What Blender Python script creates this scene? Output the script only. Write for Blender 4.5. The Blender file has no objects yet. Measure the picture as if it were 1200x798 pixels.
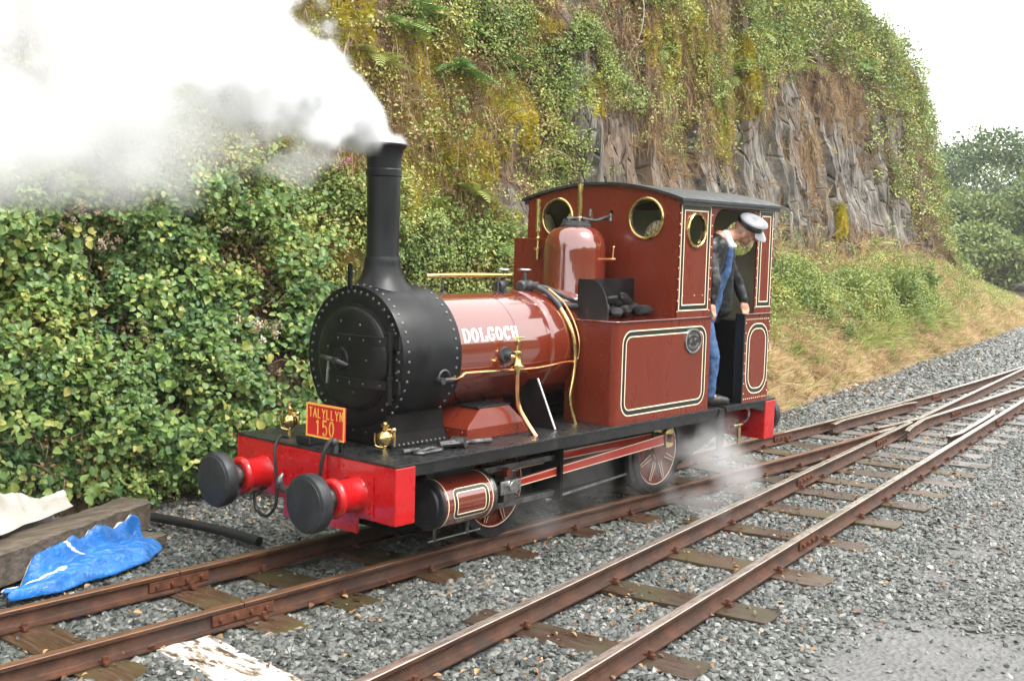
import bpy, bmesh, math, random
import numpy as np
from mathutils import Vector, Matrix, Euler, Quaternion

# ------------------------------------------------------------------ camera, sky, sun, exposure
SC = bpy.context.scene
COL = SC.collection
R = math.radians
PI = math.pi

CAM_POS = (-5.6629, -5.3785, 2.1119)
CAM_YAW, CAM_PITCH, CAM_ROLL = 0.70873, -0.08654, 0.02651
cam = bpy.data.cameras.new("camera")
cam.sensor_width = 36.0
cam.lens = 1321.9 / 1200 * 36
cam.clip_start = 0.1
cam.clip_end = 3000
camo = bpy.data.objects.new("camera", cam)
COL.objects.link(camo)
_f = Vector((math.cos(CAM_YAW) * math.cos(CAM_PITCH), math.sin(CAM_YAW) * math.cos(CAM_PITCH), math.sin(CAM_PITCH)))
_r = Vector((math.sin(CAM_YAW), -math.cos(CAM_YAW), 0))
_u = _r.cross(_f)
_r2 = _r * math.cos(CAM_ROLL) + _u * math.sin(CAM_ROLL)
_u2 = _u * math.cos(CAM_ROLL) - _r * math.sin(CAM_ROLL)
camo.matrix_world = Matrix(((_r2.x, _u2.x, -_f.x, CAM_POS[0]), (_r2.y, _u2.y, -_f.y, CAM_POS[1]), (_r2.z, _u2.z, -_f.z, CAM_POS[2]), (0, 0, 0, 1)))
SC.camera = camo

SUN_EL, SUN_AZ = R(58), R(-75)          # azimuth of the sun measured from +X towards +Y
world = bpy.data.worlds.new("World")
SC.world = world
world.use_nodes = True
wn = world.node_tree
wn.nodes.clear()
w_sky = wn.nodes.new("ShaderNodeTexSky")
w_sky.sky_type = 'NISHITA'
w_sky.sun_disc = False
w_sky.sun_elevation = SUN_EL
w_sky.sun_rotation = PI / 2 - SUN_AZ
w_sky.air_density = 2.0
w_sky.dust_density = 5.0
w_sky.ozone_density = 1.0
# overcast: the cloud layer takes the colour out of the sky and evens it
w_hs = wn.nodes.new("ShaderNodeHueSaturation")
w_hs.inputs["Saturation"].default_value = 0.12
w_mix = wn.nodes.new("ShaderNodeMix")
w_mix.data_type = 'RGBA'
w_mix.inputs[0].default_value = 0.72
w_mix.inputs[7].default_value = (10.5, 10.45, 10.4, 1)
w_bg = wn.nodes.new("ShaderNodeBackground")
w_bg.inputs["Strength"].default_value = 0.13
w_out = wn.nodes.new("ShaderNodeOutputWorld")
wn.links.new(w_sky.outputs[0], w_hs.inputs["Color"])
wn.links.new(w_hs.outputs[0], w_mix.inputs[6])
wn.links.new(w_mix.outputs[2], w_bg.inputs["Color"])
wn.links.new(w_bg.outputs[0], w_out.inputs["Surface"])

sun = bpy.data.lights.new("sun", 'SUN')
sun.energy = 1.5
sun.angle = R(24)
sun.color = (1.0, 0.97, 0.92)
suno = bpy.data.objects.new("sun", sun)
COL.objects.link(suno)
_sd = Vector((math.cos(SUN_AZ) * math.cos(SUN_EL), math.sin(SUN_AZ) * math.cos(SUN_EL), math.sin(SUN_EL)))
suno.rotation_euler = (-_sd).to_track_quat('-Z', 'Y').to_euler()
suno.location = (0, -5, 20)

SC.view_settings.view_transform = 'Standard'
SC.view_settings.look = 'None'
SC.view_settings.exposure = 1.35
SC.view_settings.gamma = 1.0
SC.render.engine = 'CYCLES'
cy = SC.cycles
cy.use_denoising = True
try:
    cy.denoiser = 'OPENIMAGEDENOISE'
    cy.denoising_input_passes = 'RGB_ALBEDO_NORMAL'
except Exception:
    pass
cy.max_bounces = 12
cy.diffuse_bounces = 3
cy.glossy_bounces = 3
cy.transmission_bounces = 4
cy.transparent_max_bounces = 8
cy.volume_bounces = 12
cy.volume_step_rate = 1.0
cy.volume_max_steps = 256
cy.use_adaptive_sampling = True
cy.adaptive_threshold = 0.02
cy.sample_clamp_indirect = 8.0

rnd = random.Random(7)
rng = np.random.default_rng(11)

# ------------------------------------------------------------------ materials
MATS = {}


def new_mat(name):
    m = bpy.data.materials.new(name)
    m.use_nodes = True
    MATS[name] = m
    return m, m.node_tree.nodes, m.node_tree.links, m.node_tree.nodes["Principled BSDF"]


def ramp(n, stops):
    r = n.new("ShaderNodeValToRGB")
    el = r.color_ramp.elements
    while len(el) < len(stops):
        el.new(0.5)
    for e, (p, c) in zip(el, stops):
        e.position = p
        e.color = (c[0], c[1], c[2], 1) if not isinstance(c, (int, float)) else (c, c, c, 1)
    return r


def mat(name, col, rough=0.5, metal=0.0, var=0.15, vscale=6.0, bump=0.0, bscale=60.0, coat=0.0, rvar=0.0, dirt=None, dscale=3.0, dth=(0.5, 0.7), spec=0.5, stretch=None):
    """Principled material with noise-driven colour variation, roughness variation, fine relief and optional dirt patches."""
    m, n, l, b = new_mat(name)
    tc = n.new("ShaderNodeTexCoord")
    src = tc.outputs["Object"]
    if stretch:
        mp = n.new("ShaderNodeMapping")
        mp.inputs["Scale"].default_value = stretch
        l.new(src, mp.inputs[0])
        src = mp.outputs[0]
    nz = n.new("ShaderNodeTexNoise")
    nz.inputs["Scale"].default_value = vscale
    nz.inputs["Detail"].default_value = 6
    l.new(src, nz.inputs["Vector"])
    lo = tuple(max(0, c * (1 - var)) for c in col)
    hi = tuple(min(1, c * (1 + var)) for c in col)
    rp = ramp(n, [(0.3, lo), (0.7, hi)])
    l.new(nz.outputs[0], rp.inputs[0])
    colsock = rp.outputs[0]
    if dirt:
        nd = n.new("ShaderNodeTexNoise")
        nd.inputs["Scale"].default_value = dscale
        nd.inputs["Detail"].default_value = 8
        nd.inputs["Roughness"].default_value = 0.65
        l.new(src, nd.inputs["Vector"])
        rd = ramp(n, [(dth[0], 0.0), (dth[1], 1.0)])
        l.new(nd.outputs[0], rd.inputs[0])
        mx = n.new("ShaderNodeMix")
        mx.data_type = 'RGBA'
        l.new(rd.outputs[0], mx.inputs[0])
        l.new(colsock, mx.inputs[6])
        mx.inputs[7].default_value = (*dirt, 1)
        colsock = mx.outputs[2]
    l.new(colsock, b.inputs["Base Color"])
    b.inputs["Metallic"].default_value = metal
    b.inputs["Roughness"].default_value = rough
    b.inputs["Specular IOR Level"].default_value = spec
    if rvar:
        rr = ramp(n, [(0.3, max(0.02, rough - rvar)), (0.7, min(1, rough + rvar))])
        n2 = n.new("ShaderNodeTexNoise")
        n2.inputs["Scale"].default_value = vscale * 2.3
        n2.inputs["Detail"].default_value = 5
        l.new(src, n2.inputs["Vector"])
        l.new(n2.outputs[0], rr.inputs[0])
        l.new(rr.outputs[0], b.inputs["Roughness"])
    if coat:
        b.inputs["Coat Weight"].default_value = coat
        b.inputs["Coat Roughness"].default_value = 0.04
        b.inputs["Coat IOR"].default_value = 1.5 + 0.5 * (coat > 0.6)
    if bump:
        nb = n.new("ShaderNodeTexNoise")
        nb.inputs["Scale"].default_value = bscale
        nb.inputs["Detail"].default_value = 6
        l.new(src, nb.inputs["Vector"])
        bp = n.new("ShaderNodeBump")
        bp.inputs["Strength"].default_value = bump
        bp.inputs["Distance"].default_value = 0.01
        l.new(nb.outputs[0], bp.inputs["Height"])
        l.new(bp.outputs[0], b.inputs["Normal"])
    return m


mat("maroon", (0.140, 0.019, 0.0078), 0.20, var=0.08, vscale=3, coat=1.0, rvar=0.06, bump=0.03, bscale=9, spec=0.35)
mat("maroon_matt", (0.138, 0.0195, 0.0080), 0.30, var=0.10, vscale=1.6, coat=0.2, rvar=0.06, bump=0.02, bscale=3, spec=0.3, dirt=(0.088, 0.016, 0.008), dscale=1.6, dth=(0.5, 0.85), stretch=(2.2, 2.2, 0.7))
mat("beam_red", (0.43, 0.005, 0.007), 0.30, var=0.12, vscale=5, coat=0.4, rvar=0.1, bump=0.05, bscale=14, dirt=(0.26, 0.008, 0.007), dscale=7, dth=(0.66, 0.9))
mat("rod_red", (0.45, 0.02, 0.012), 0.3, var=0.1, coat=0.4)
mat("smokebox_black", (0.006, 0.0065, 0.007), 0.38, var=0.5, vscale=7, rvar=0.1, spec=0.32, bump=0.08, bscale=30, dirt=(0.014, 0.015, 0.016), dscale=5, dth=(0.55, 0.8))
mat("chimney_black", (0.006, 0.007, 0.008), 0.40, var=0.4, vscale=5, rvar=0.08, spec=0.35, bump=0.05, bscale=25)
mat("frame_black", (0.006, 0.006, 0.007), 0.48, var=0.5, vscale=5, rvar=0.15, bump=0.1, bscale=40, dirt=(0.03, 0.026, 0.022), dscale=6, dth=(0.55, 0.75))
mat("footplate", (0.014, 0.015, 0.016), 0.33, var=0.6, vscale=11, rvar=0.17, bump=0.5, bscale=150)
mat("buffer_black", (0.010, 0.012, 0.014), 0.55, var=0.3, vscale=9, rvar=0.1, bump=0.06, bscale=50, dirt=(0.05, 0.055, 0.06), dscale=8, dth=(0.5, 0.8))
mat("brass", (0.66, 0.48, 0.20), 0.20, 1.0, var=0.15, vscale=15, rvar=0.1)
mat("copper", (0.88, 0.42, 0.20), 0.18, 1.0, var=0.2, vscale=12, rvar=0.1)
mat("steel", (0.46, 0.46, 0.46), 0.34, 1.0, var=0.3, vscale=20, rvar=0.12)
mat("oily_steel", (0.13, 0.13, 0.13), 0.36, 0.85, var=0.4, vscale=14, rvar=0.15, dirt=(0.03, 0.026, 0.02), dscale=9, dth=(0.5, 0.7))
mat("cast_iron", (0.055, 0.057, 0.060), 0.5, 0.3, var=0.5, vscale=20, rvar=0.15, bump=0.15, bscale=50)
mat("glint_rivet", (0.10, 0.105, 0.11), 0.2, var=0.3, coat=0.3)  # smokebox rivets: glints put into the colour as a paler grey, plus gloss
mat("cream", (0.78, 0.66, 0.46), 0.35, var=0.06, coat=0.2)
mat("lining_black", (0.008, 0.008, 0.008), 0.3, var=0.2, coat=0.4)
mat("white_paint", (0.80, 0.78, 0.76), 0.4, var=0.05)
mat("underframe_black", (0.006, 0.0055, 0.005), 0.8, var=0.5, vscale=8, spec=0.15)
mat("sign_red", (0.55, 0.010, 0.010), 0.45, var=0.08)
mat("sign_yellow", (0.85, 0.48, 0.09), 0.45, var=0.08)
mat("rivet_maroon", (0.21, 0.03, 0.018), 0.25, var=0.1, coat=0.6)
mat("rubber", (0.010, 0.010, 0.010), 0.5, var=0.3)
mat("coal", (0.012, 0.012, 0.013), 0.30, var=0.6, vscale=25, rvar=0.15, bump=0.6, bscale=30)
mat("cab_inside", (0.50, 0.45, 0.33), 0.55, var=0.15, vscale=4)
mat("roof_black", (0.022, 0.025, 0.027), 0.42, var=0.4, vscale=6, rvar=0.12, bump=0.08, bscale=40)
mat("rail_rust", (0.070, 0.028, 0.014), 0.62, 0.15, var=0.45, vscale=9, rvar=0.12, bump=0.3, bscale=70, dirt=(0.032, 0.021, 0.016), dscale=4, dth=(0.48, 0.7))
mat("rail_head", (0.40, 0.34, 0.29), 0.30, 0.75, var=0.3, vscale=14, rvar=0.14, bump=0.08, bscale=90, stretch=(0.3, 2, 2))
mat("rail_head_rust", (0.15, 0.075, 0.040), 0.46, 0.3, var=0.35, vscale=12, rvar=0.14, bump=0.15, bscale=80, stretch=(0.4, 2, 2))
mat("bolt_rust", (0.11, 0.038, 0.018), 0.6, 0.2, var=0.4, vscale=20, bump=0.3, bscale=60)
mat("glass_dark", (0.02, 0.03, 0.02), 0.05, var=0.1)


def glass_mat():
    m, n, l, b = new_mat("window_glass")
    n.remove(b)
    gl = n.new("ShaderNodeBsdfGlossy")
    gl.inputs["Roughness"].default_value = 0.02
    tr = n.new("ShaderNodeBsdfTransparent")
    tr.inputs["Color"].default_value = (0.80, 0.86, 0.80, 1)
    lw = n.new("ShaderNodeLayerWeight")
    lw.inputs[0].default_value = 0.22
    mx = n.new("ShaderNodeMixShader")
    l.new(lw.outputs["Fresnel"], mx.inputs[0])
    l.new(tr.outputs[0], mx.inputs[1])
    l.new(gl.outputs[0], mx.inputs[2])
    l.new(mx.outputs[0], n["Material Output"].inputs["Surface"])


glass_mat()


# ------------------------------------------------------------------ object helpers
def tag(o, label=None, cat=None, group=None, kind=None):
    if label:
        o["label"] = label
    if cat:
        o["category"] = cat
    if group:
        o["group"] = group
    if kind:
        o["kind"] = kind
    return o


def empty(name, loc=(0, 0, 0), rz=0.0):
    e = bpy.data.objects.new(name, None)
    e.empty_display_size = 0.2
    e.location = loc
    e.rotation_euler = (0, 0, rz)
    COL.objects.link(e)
    return e


def root_loc(o):
    v = Vector((0, 0, 0))
    while o is not None:
        v = v + o.location
        o = o.parent
    return v


def obj_from(name, me, parent=None, loc=(0, 0, 0)):
    o = bpy.data.objects.new(name, me)
    o.location = loc
    COL.objects.link(o)
    if parent is not None:
        o.parent = parent
    return o


def orth(d):
    d = Vector(d).normalized()
    a = Vector((0, 0, 1)) if abs(d.z) < 0.9 else Vector((1, 0, 0))
    u = a.cross(d).normalized()
    return u, d.cross(u).normalized()


class MB:
    """Collects shapes in world coordinates; build() links them as ONE mesh object."""

    def __init__(self):
        self.v = []
        self.f = []
        self.mi = []
        self.cur = 0

    def add(self, verts, faces):
        b = len(self.v)
        self.v.extend([tuple(p) for p in verts])
        for f in faces:
            self.f.append(tuple(b + i for i in f))
            self.mi.append(self.cur)
        return self

    def box(self, lo, hi):
        x0, y0, z0 = lo
        x1, y1, z1 = hi
        v = [(x0, y0, z0), (x1, y0, z0), (x1, y1, z0), (x0, y1, z0), (x0, y0, z1), (x1, y0, z1), (x1, y1, z1), (x0, y1, z1)]
        return self.add(v, [(0, 3, 2, 1), (4, 5, 6, 7), (0, 1, 5, 4), (1, 2, 6, 5), (2, 3, 7, 6), (3, 0, 4, 7)])

    def obox(self, c, ax, ay, az):
        c, ax, ay, az = Vector(c), Vector(ax), Vector(ay), Vector(az)
        v = [c + ax * sx + ay * sy + az * sz for sz in (-1, 1) for sx, sy in ((-1, -1), (1, -1), (1, 1), (-1, 1))]
        return self.add(v, [(0, 3, 2, 1), (4, 5, 6, 7), (0, 1, 5, 4), (1, 2, 6, 5), (2, 3, 7, 6), (3, 0, 4, 7)])

    def cyl(self, p0, p1, r0, r1=None, seg=24, caps=True):
        return self.tube([p0, p1], [r0, r0 if r1 is None else r1], seg, caps)

    def tube(self, pts, r, seg=10, caps=True, closed=False):
        pts = [Vector(p) for p in pts]
        n = len(pts)
        rs = r if isinstance(r, (list, tuple)) else [r] * n
        u = None
        vs, fs = [], []
        for i, p in enumerate(pts):
            if closed:
                t = pts[(i + 1) % n] - pts[i - 1]
            else:
                t = pts[min(i + 1, n - 1)] - pts[max(i - 1, 0)]
            t.normalize()
            if u is None:
                u, w = orth(t)
            else:
                u = (u - t * u.dot(t)).normalized()
                w = t.cross(u)
            for k in range(seg):
                a = 2 * PI * k / seg
                vs.append(p + (u * math.cos(a) + w * math.sin(a)) * rs[i])
        m = n if closed else n - 1
        for i in range(m):
            j = (i + 1) % n
            for k in range(seg):
                k2 = (k + 1) % seg
                fs.append((i * seg + k, i * seg + k2, j * seg + k2, j * seg + k))
        if caps and not closed:
            fs.append(tuple(reversed(range(seg))))
            fs.append(tuple((n - 1) * seg + k for k in range(seg)))
        return self.add(vs, fs)

    def lathe(self, prof, o=(0, 0, 0), axis=(0, 0, 1), seg=40, cap0=False, cap1=False):
        """prof: list of (radius, height along axis)."""
        o, d = Vector(o), Vector(axis).normalized()
        u, w = orth(d)
        vs, fs = [], []
        for r, h in prof:
            for k in range(seg):
                a = 2 * PI * k / seg
                vs.append(o + d * h + (u * math.cos(a) + w * math.sin(a)) * r)
        for i in range(len(prof) - 1):
            for k in range(seg):
                k2 = (k + 1) % seg
                fs.append((i * seg + k, i * seg + k2, (i + 1) * seg + k2, (i + 1) * seg + k))
        if cap0:
            fs.append(tuple(reversed(range(seg))))
        if cap1:
            fs.append(tuple((len(prof) - 1) * seg + k for k in range(seg)))
        return self.add(vs, fs)

    def prism(self, poly, f, t0, t1):
        """poly: 2-D outline; f(u, v, t) -> point; extruded from t0 to t1."""
        n = len(poly)
        vs = [f(u, v, t0) for u, v in poly] + [f(u, v, t1) for u, v in poly]
        fs = [tuple(reversed(range(n))), tuple(range(n, 2 * n))] + [(i, (i + 1) % n, n + (i + 1) % n, n + i) for i in range(n)]
        return self.add(vs, fs)

    def ring(self, outer, inner, f, t0, t1):
        """closed band between two outlines of equal count."""
        n = len(outer)
        vs = [f(u, v, t0) for u, v in outer] + [f(u, v, t0) for u, v in inner] + [f(u, v, t1) for u, v in outer] + [f(u, v, t1) for u, v in inner]
        fs = []
        for i in range(n):
            j = (i + 1) % n
            fs.append((2 * n + i, 2 * n + j, 3 * n + j, 3 * n + i))
            fs.append((i, n + i, n + j, j))
            fs.append((i, j, 2 * n + j, 2 * n + i))
            fs.append((n + i, 3 * n + i, 3 * n + j, n + j))
        return self.add(vs, fs)

    def sphere(self, c, r, seg=12, rings=8, sc=(1, 1, 1)):
        c = Vector(c)
        vs, fs = [c + Vector((0, 0, r * sc[2]))], []
        for i in range(1, rings):
            th = PI * i / rings
            for k in range(seg):
                a = 2 * PI * k / seg
                vs.append(c + Vector((r * sc[0] * math.sin(th) * math.cos(a), r * sc[1] * math.sin(th) * math.sin(a), r * sc[2] * math.cos(th))))
        vs.append(c - Vector((0, 0, r * sc[2])))
        for k in range(seg):
            k2 = (k + 1) % seg
            fs.append((0, 1 + k, 1 + k2))
            for i in range(rings - 2):
                fs.append((1 + i * seg + k, 1 + (i + 1) * seg + k, 1 + (i + 1) * seg + k2, 1 + i * seg + k2))
            e = len(vs) - 1
            fs.append((1 + (rings - 2) * seg + k, e, 1 + (rings - 2) * seg + k2))
        return self.add(vs, fs)

    def rivet(self, p, nrm, r=0.009):
        """small domed head."""
        p, d = Vector(p), Vector(nrm).normalized()
        u, w = orth(d)
        vs, fs = [], []
        for rr, h in ((1.0, -0.25), (0.82, 0.42)):
            for k in range(6):
                a = PI / 3 * k
                vs.append(p + d * (r * h) + (u * math.cos(a) + w * math.sin(a)) * r * rr)
        vs.append(p + d * r * 0.72)
        for k in range(6):
            k2 = (k + 1) % 6
            fs.append((k, k2, 6 + k2, 6 + k))
            fs.append((6 + k, 6 + k2, 12))
        return self.add(vs, fs)

    def build(self, name, mats, parent=None, smooth=35, bevel=0.0, label=None, kind=None, origin=None):
        me = bpy.data.meshes.new(name)
        off = root_loc(parent) if parent is not None else Vector(origin or (0, 0, 0))
        me.from_pydata([(v[0] - off.x, v[1] - off.y, v[2] - off.z) for v in self.v], [], self.f)
        bm = bmesh.new()
        bm.from_mesh(me)
        bmesh.ops.recalc_face_normals(bm, faces=bm.faces)
        bm.to_mesh(me)
        bm.free()
        if isinstance(mats, str):
            mats = [mats]
        for m in mats:
            me.materials.append(MATS[m])
        if len(mats) > 1:
            me.polygons.foreach_set("material_index", self.mi)
        if smooth:
            me.polygons.foreach_set("use_smooth", [True] * len(me.polygons))
            me.set_sharp_from_angle(angle=R(smooth))
        me.update()
        o = obj_from(name, me, parent, (0, 0, 0) if parent is not None else off)
        if bevel:
            md = o.modifiers.new("bevel", 'BEVEL')
            md.width = bevel
            md.segments = 2
            md.limit_method = 'ANGLE'
            md.angle_limit = R(40)
            md.harden_normals = False
        if label:
            o["label"] = label
        if kind:
            o["kind"] = kind
        return o


def arc(cx, cy_, r, a0, a1, n=8, ry=None):
    ry = r if ry is None else ry
    return [(cx + r * math.cos(R(a0 + (a1 - a0) * i / n)), cy_ + ry * math.sin(R(a0 + (a1 - a0) * i / n))) for i in range(n + 1)]


def rrect(u0, u1, v0, v1, r, n=6):
    """rounded rectangle outline."""
    return arc(u1 - r, v1 - r, r, 0, 90, n) + arc(u0 + r, v1 - r, r, 90, 180, n) + arc(u0 + r, v0 + r, r, 180, 270, n) + arc(u1 - r, v0 + r, r, 270, 360, n)


def smooth_path(pts, n=6):
    """Catmull-Rom through the points."""
    P = [Vector(p) for p in pts]
    out = []
    for i in range(len(P) - 1):
        p0, p1, p2, p3 = P[max(i - 1, 0)], P[i], P[i + 1], P[min(i + 2, len(P) - 1)]
        for k in range(n):
            t = k / n
            out.append(0.5 * ((2 * p1) + (p2 - p0) * t + (2 * p0 - 5 * p1 + 4 * p2 - p3) * t * t + (3 * p1 - p0 - 3 * p2 + p3) * t ** 3))
    out.append(P[-1])
    return out


# stroke lettering: each glyph is a list of poly-lines in a 0..1 box (u right, v up)
def _o(x0, x1, y0, y1, a0=0, a1=360, n=14):
    return arc((x0 + x1) / 2, (y0 + y1) / 2, (x1 - x0) / 2, a0, a1, n, (y1 - y0) / 2)


GL = {
    'T': [[(0, 1), (1, 1)], [(.5, 1), (.5, 0)]],
    'A': [[(0, 0), (.5, 1), (1, 0)], [(.2, .35), (.8, .35)]],
    'L': [[(.1, 1), (.1, 0), (.9, 0)]],
    'Y': [[(0, 1), (.5, .5), (1, 1)], [(.5, .5), (.5, 0)]],
    'N': [[(.08, 0), (.08, 1), (.92, 0), (.92, 1)]],
    '1': [[(.2, .82), (.5, 1), (.5, 0)]],
    '5': [[(.9, 1), (.2, 1), (.14, .56)] + _o(.05, .95, 0, .64, 120, -140, 12)],
    '0': [_o(.08, .92, 0, 1, 0, 360, 18)],
    '6': [[(.8, .97), (.4, .8), (.12, .45)], _o(.1, .9, 0, .6, 0, 360, 14)],
    '3': [_o(.1, .85, .5, 1, 150, -90, 10), _o(.05, .92, 0, .52, 90, -150, 10)],
    'o': [_o(.15, .85, .3, 1, 0, 360, 12)],
    'D': [[(.12, 0), (.12, 1)], [(0, 1), (.5, 1)] + _o(-.0, .95, 0, 1, 80, -80, 12) + [(.5, 0), (0, 0)]],
    'O': [_o(.08, .92, 0, 1, 0, 360, 20)],
    'G': [_o(.08, .94, 0, 1, 40, 320, 16) + [(.9, .25), (.9, .42)], [(.58, .45), (1, .45)], [(.9, .78), (.9, 1)]],
    'C': [_o(.08, .94, 0, 1, 40, 320, 16), [(.9, .75), (.9, 1)]],
    'H': [[(.15, 0), (.15, 1)], [(.85, 0), (.85, 1)], [(.15, .5), (.85, .5)], [(0, 1), (.32, 1)], [(0, 0), (.32, 0)], [(.68, 1), (1, 1)], [(.68, 0), (1, 0)]],
    'l': [[(.22, 1), (.22, 0)], [(0, 1), (.46, 1)], [(0, 0), (1, 0), (1, .3)]],
}


def strokes(mb, text, u0, v0, w, h, gap, sw, f, t0, t1, thin=None):
    """lays flat stroke letters: f(u, v, t) maps to space. Stems get width sw, level strokes thin."""
    thin = thin or sw
    u = u0
    for ch in text:
        if ch != ' ':
            for pl in GL[ch]:
                pts = [(u + a * w, v0 + b * h) for a, b in pl]
                for (a, b), (c, d) in zip(pts[:-1], pts[1:]):
                    dx, dy = c - a, d - b
                    L = math.hypot(dx, dy)
                    if L < 1e-6:
                        continue
                    k = abs(dy) / L
                    ww = (sw * k + thin * (1 - k)) / 2
                    nx, ny = -dy / L * ww, dx / L * ww
                    ex, ey = dx / L * ww * 0.45, dy / L * ww * 0.45
                    q = [(a - ex + nx, b - ey + ny), (a - ex - nx, b - ey - ny), (c + ex - nx, d + ey - ny), (c + ex + nx, d + ey + ny)]
                    m = max(1, int(L / (h * 0.25)))
                    vs = []
                    for i in range(m + 1):
                        t = i / m
                        pa = (q[0][0] * (1 - t) + q[3][0] * t, q[0][1] * (1 - t) + q[3][1] * t)
                        pb = (q[1][0] * (1 - t) + q[2][0] * t, q[1][1] * (1 - t) + q[2][1] * t)
                        vs += [f(*pa, t1), f(*pb, t1), f(*pa, t0), f(*pb, t0)]
                    fs = []
                    for i in range(m):
                        o = 4 * i
                        fs += [(o, o + 1, o + 5, o + 4), (o + 2, o + 6, o + 7, o + 3), (o, o + 4, o + 6, o + 2), (o + 1, o + 3, o + 7, o + 5)]
                    mb.add(vs, fs)
        u += w + gap
    return u


# ------------------------------------------------------------------ numpy noise
_perm = rng.permutation(512)
_perm = np.concatenate([_perm, _perm, _perm])
_grad = rng.normal(size=(512, 3))
_grad /= np.linalg.norm(_grad, axis=1, keepdims=True)


def noise3(x, y, z):
    x, y, z = np.broadcast_arrays(np.asarray(x, float), np.asarray(y, float), np.asarray(z, float))
    xi, yi, zi = np.floor(x).astype(int), np.floor(y).astype(int), np.floor(z).astype(int)
    xf, yf, zf = x - xi, y - yi, z - zi
    u, v, w = (t * t * t * (t * (t * 6 - 15) + 10) for t in (xf, yf, zf))
    res = 0
    for dx in (0, 1):
        for dy in (0, 1):
            for dz in (0, 1):
                h = _perm[(_perm[(_perm[(xi + dx) % 512] + yi + dy) % 512] + zi + dz) % 512]
                g = _grad[h]
                dot = g[..., 0] * (xf - dx) + g[..., 1] * (yf - dy) + g[..., 2] * (zf - dz)
                res = res + dot * (u if dx else 1 - u) * (v if dy else 1 - v) * (w if dz else 1 - w)
    return res * 1.5


def fbm(x, y, z, oct=4, gain=0.5):
    s, a = 0, 1.0
    for i in range(oct):
        s = s + a * noise3(x * 2 ** i + 17.3 * i, y * 2 ** i + 5.1 * i, z * 2 ** i + 9.7 * i)
        a *= gain
    return s


def sstep(a, b, x):
    t = np.clip((x - a) / (b - a), 0, 1)
    return t * t * (3 - 2 * t)


def raw_mesh(name, verts, faces, mats, smooth=False):
    """quad or triangle mesh from numpy arrays."""
    verts = np.asarray(verts, np.float32)
    faces = np.asarray(faces, np.int32)
    me = bpy.data.meshes.new(name)
    nf, k = faces.shape
    me.vertices.add(len(verts))
    me.vertices.foreach_set("co", verts.ravel())
    me.loops.add(nf * k)
    me.loops.foreach_set("vertex_index", faces.ravel())
    me.polygons.add(nf)
    me.polygons.foreach_set("loop_start", np.arange(0, nf * k, k, dtype=np.int32))
    me.polygons.foreach_set("loop_total", np.full(nf, k, np.int32))
    if smooth:
        me.polygons.foreach_set("use_smooth", np.ones(nf, bool))
    for m in ([mats] if isinstance(mats, str) else mats):
        me.materials.append(MATS[m])
    me.update(calc_edges=True)
    return me

# ================================================================== THE LOCOMOTIVE
from mathutils.geometry import tessellate_polygon

ZR = 0.12                 # top of rail
FP = 0.821                # top of footplate
LOCO = empty("steam_locomotive", (1.0, 0.0, ZR))
tag(LOCO, "maroon narrow-gauge steam locomotive with black smokebox and red buffer beams", "locomotive")


def side(s):
    """map (u, v, t) on a plane of constant y: u = x, v = z, t = distance outwards from |y|."""
    return lambda y: (lambda u, v, t: (u, s * (y + t), v))


def densify(poly, L):
    out = []
    n = len(poly)
    for i in range(n):
        a, b = poly[i], poly[(i + 1) % n]
        m = max(1, int(math.hypot(b[0] - a[0], b[1] - a[1]) / L))
        for k in range(m):
            t = k / m
            out.append((a[0] + (b[0] - a[0]) * t, a[1] + (b[1] - a[1]) * t))
    return out


def sheet(mb, outer, holes, f, t0, t1):
    """flat plate with holes."""
    loops = [outer] + holes
    flat = [p for L in loops for p in L]
    tris = tessellate_polygon([[Vector((a, b, 0)) for a, b in L] for L in loops])
    n = len(flat)
    vs = [f(a, b, t0) for a, b in flat] + [f(a, b, t1) for a, b in flat]
    fs = [tuple(t) for t in tris] + [tuple(n + i for i in reversed(t)) for t in tris]
    o = 0
    for L in loops:
        m = len(L)
        for i in range(m):
            j = (i + 1) % m
            fs.append((o + i, o + j, n + o + j, n + o + i))
        o += m
    mb.add(vs, fs)


def lining(parent, f, u0, u1, v0, v1, r, w=(0.0095, 0.032, 0.0095), dens=None):
    """cream, black, cream band round a panel: three thin painted bands."""
    offs = [0, w[0], w[0] + w[1], sum(w)]
    names = ["cream", "lining_black", "cream"]
    for k in range(3):
        a, b = offs[k], offs[k + 1]
        oo = rrect(u0 + a, u1 - a, v0 + a, v1 - a, max(r - a, 0.004))
        ii = rrect(u0 + b, u1 - b, v0 + b, v1 - b, max(r - b, 0.003))
        if dens:
            no, ni = [], []
            n = len(oo)
            for i in range(n):
                j = (i + 1) % n
                m = max(1, int(math.hypot(oo[j][0] - oo[i][0], oo[j][1] - oo[i][1]) / dens))
                for q in range(m):
                    t = q / m
                    no.append((oo[i][0] + (oo[j][0] - oo[i][0]) * t, oo[i][1] + (oo[j][1] - oo[i][1]) * t))
                    ni.append((ii[i][0] + (ii[j][0] - ii[i][0]) * t, ii[i][1] + (ii[j][1] - ii[i][1]) * t))
            oo, ii = no, ni
        mb = MB()
        mb.ring(oo, ii, f, -0.002, 0.0022 if k != 1 else 0.0018)
        mb.build("lining_band", names[k], parent, smooth=0)


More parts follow.
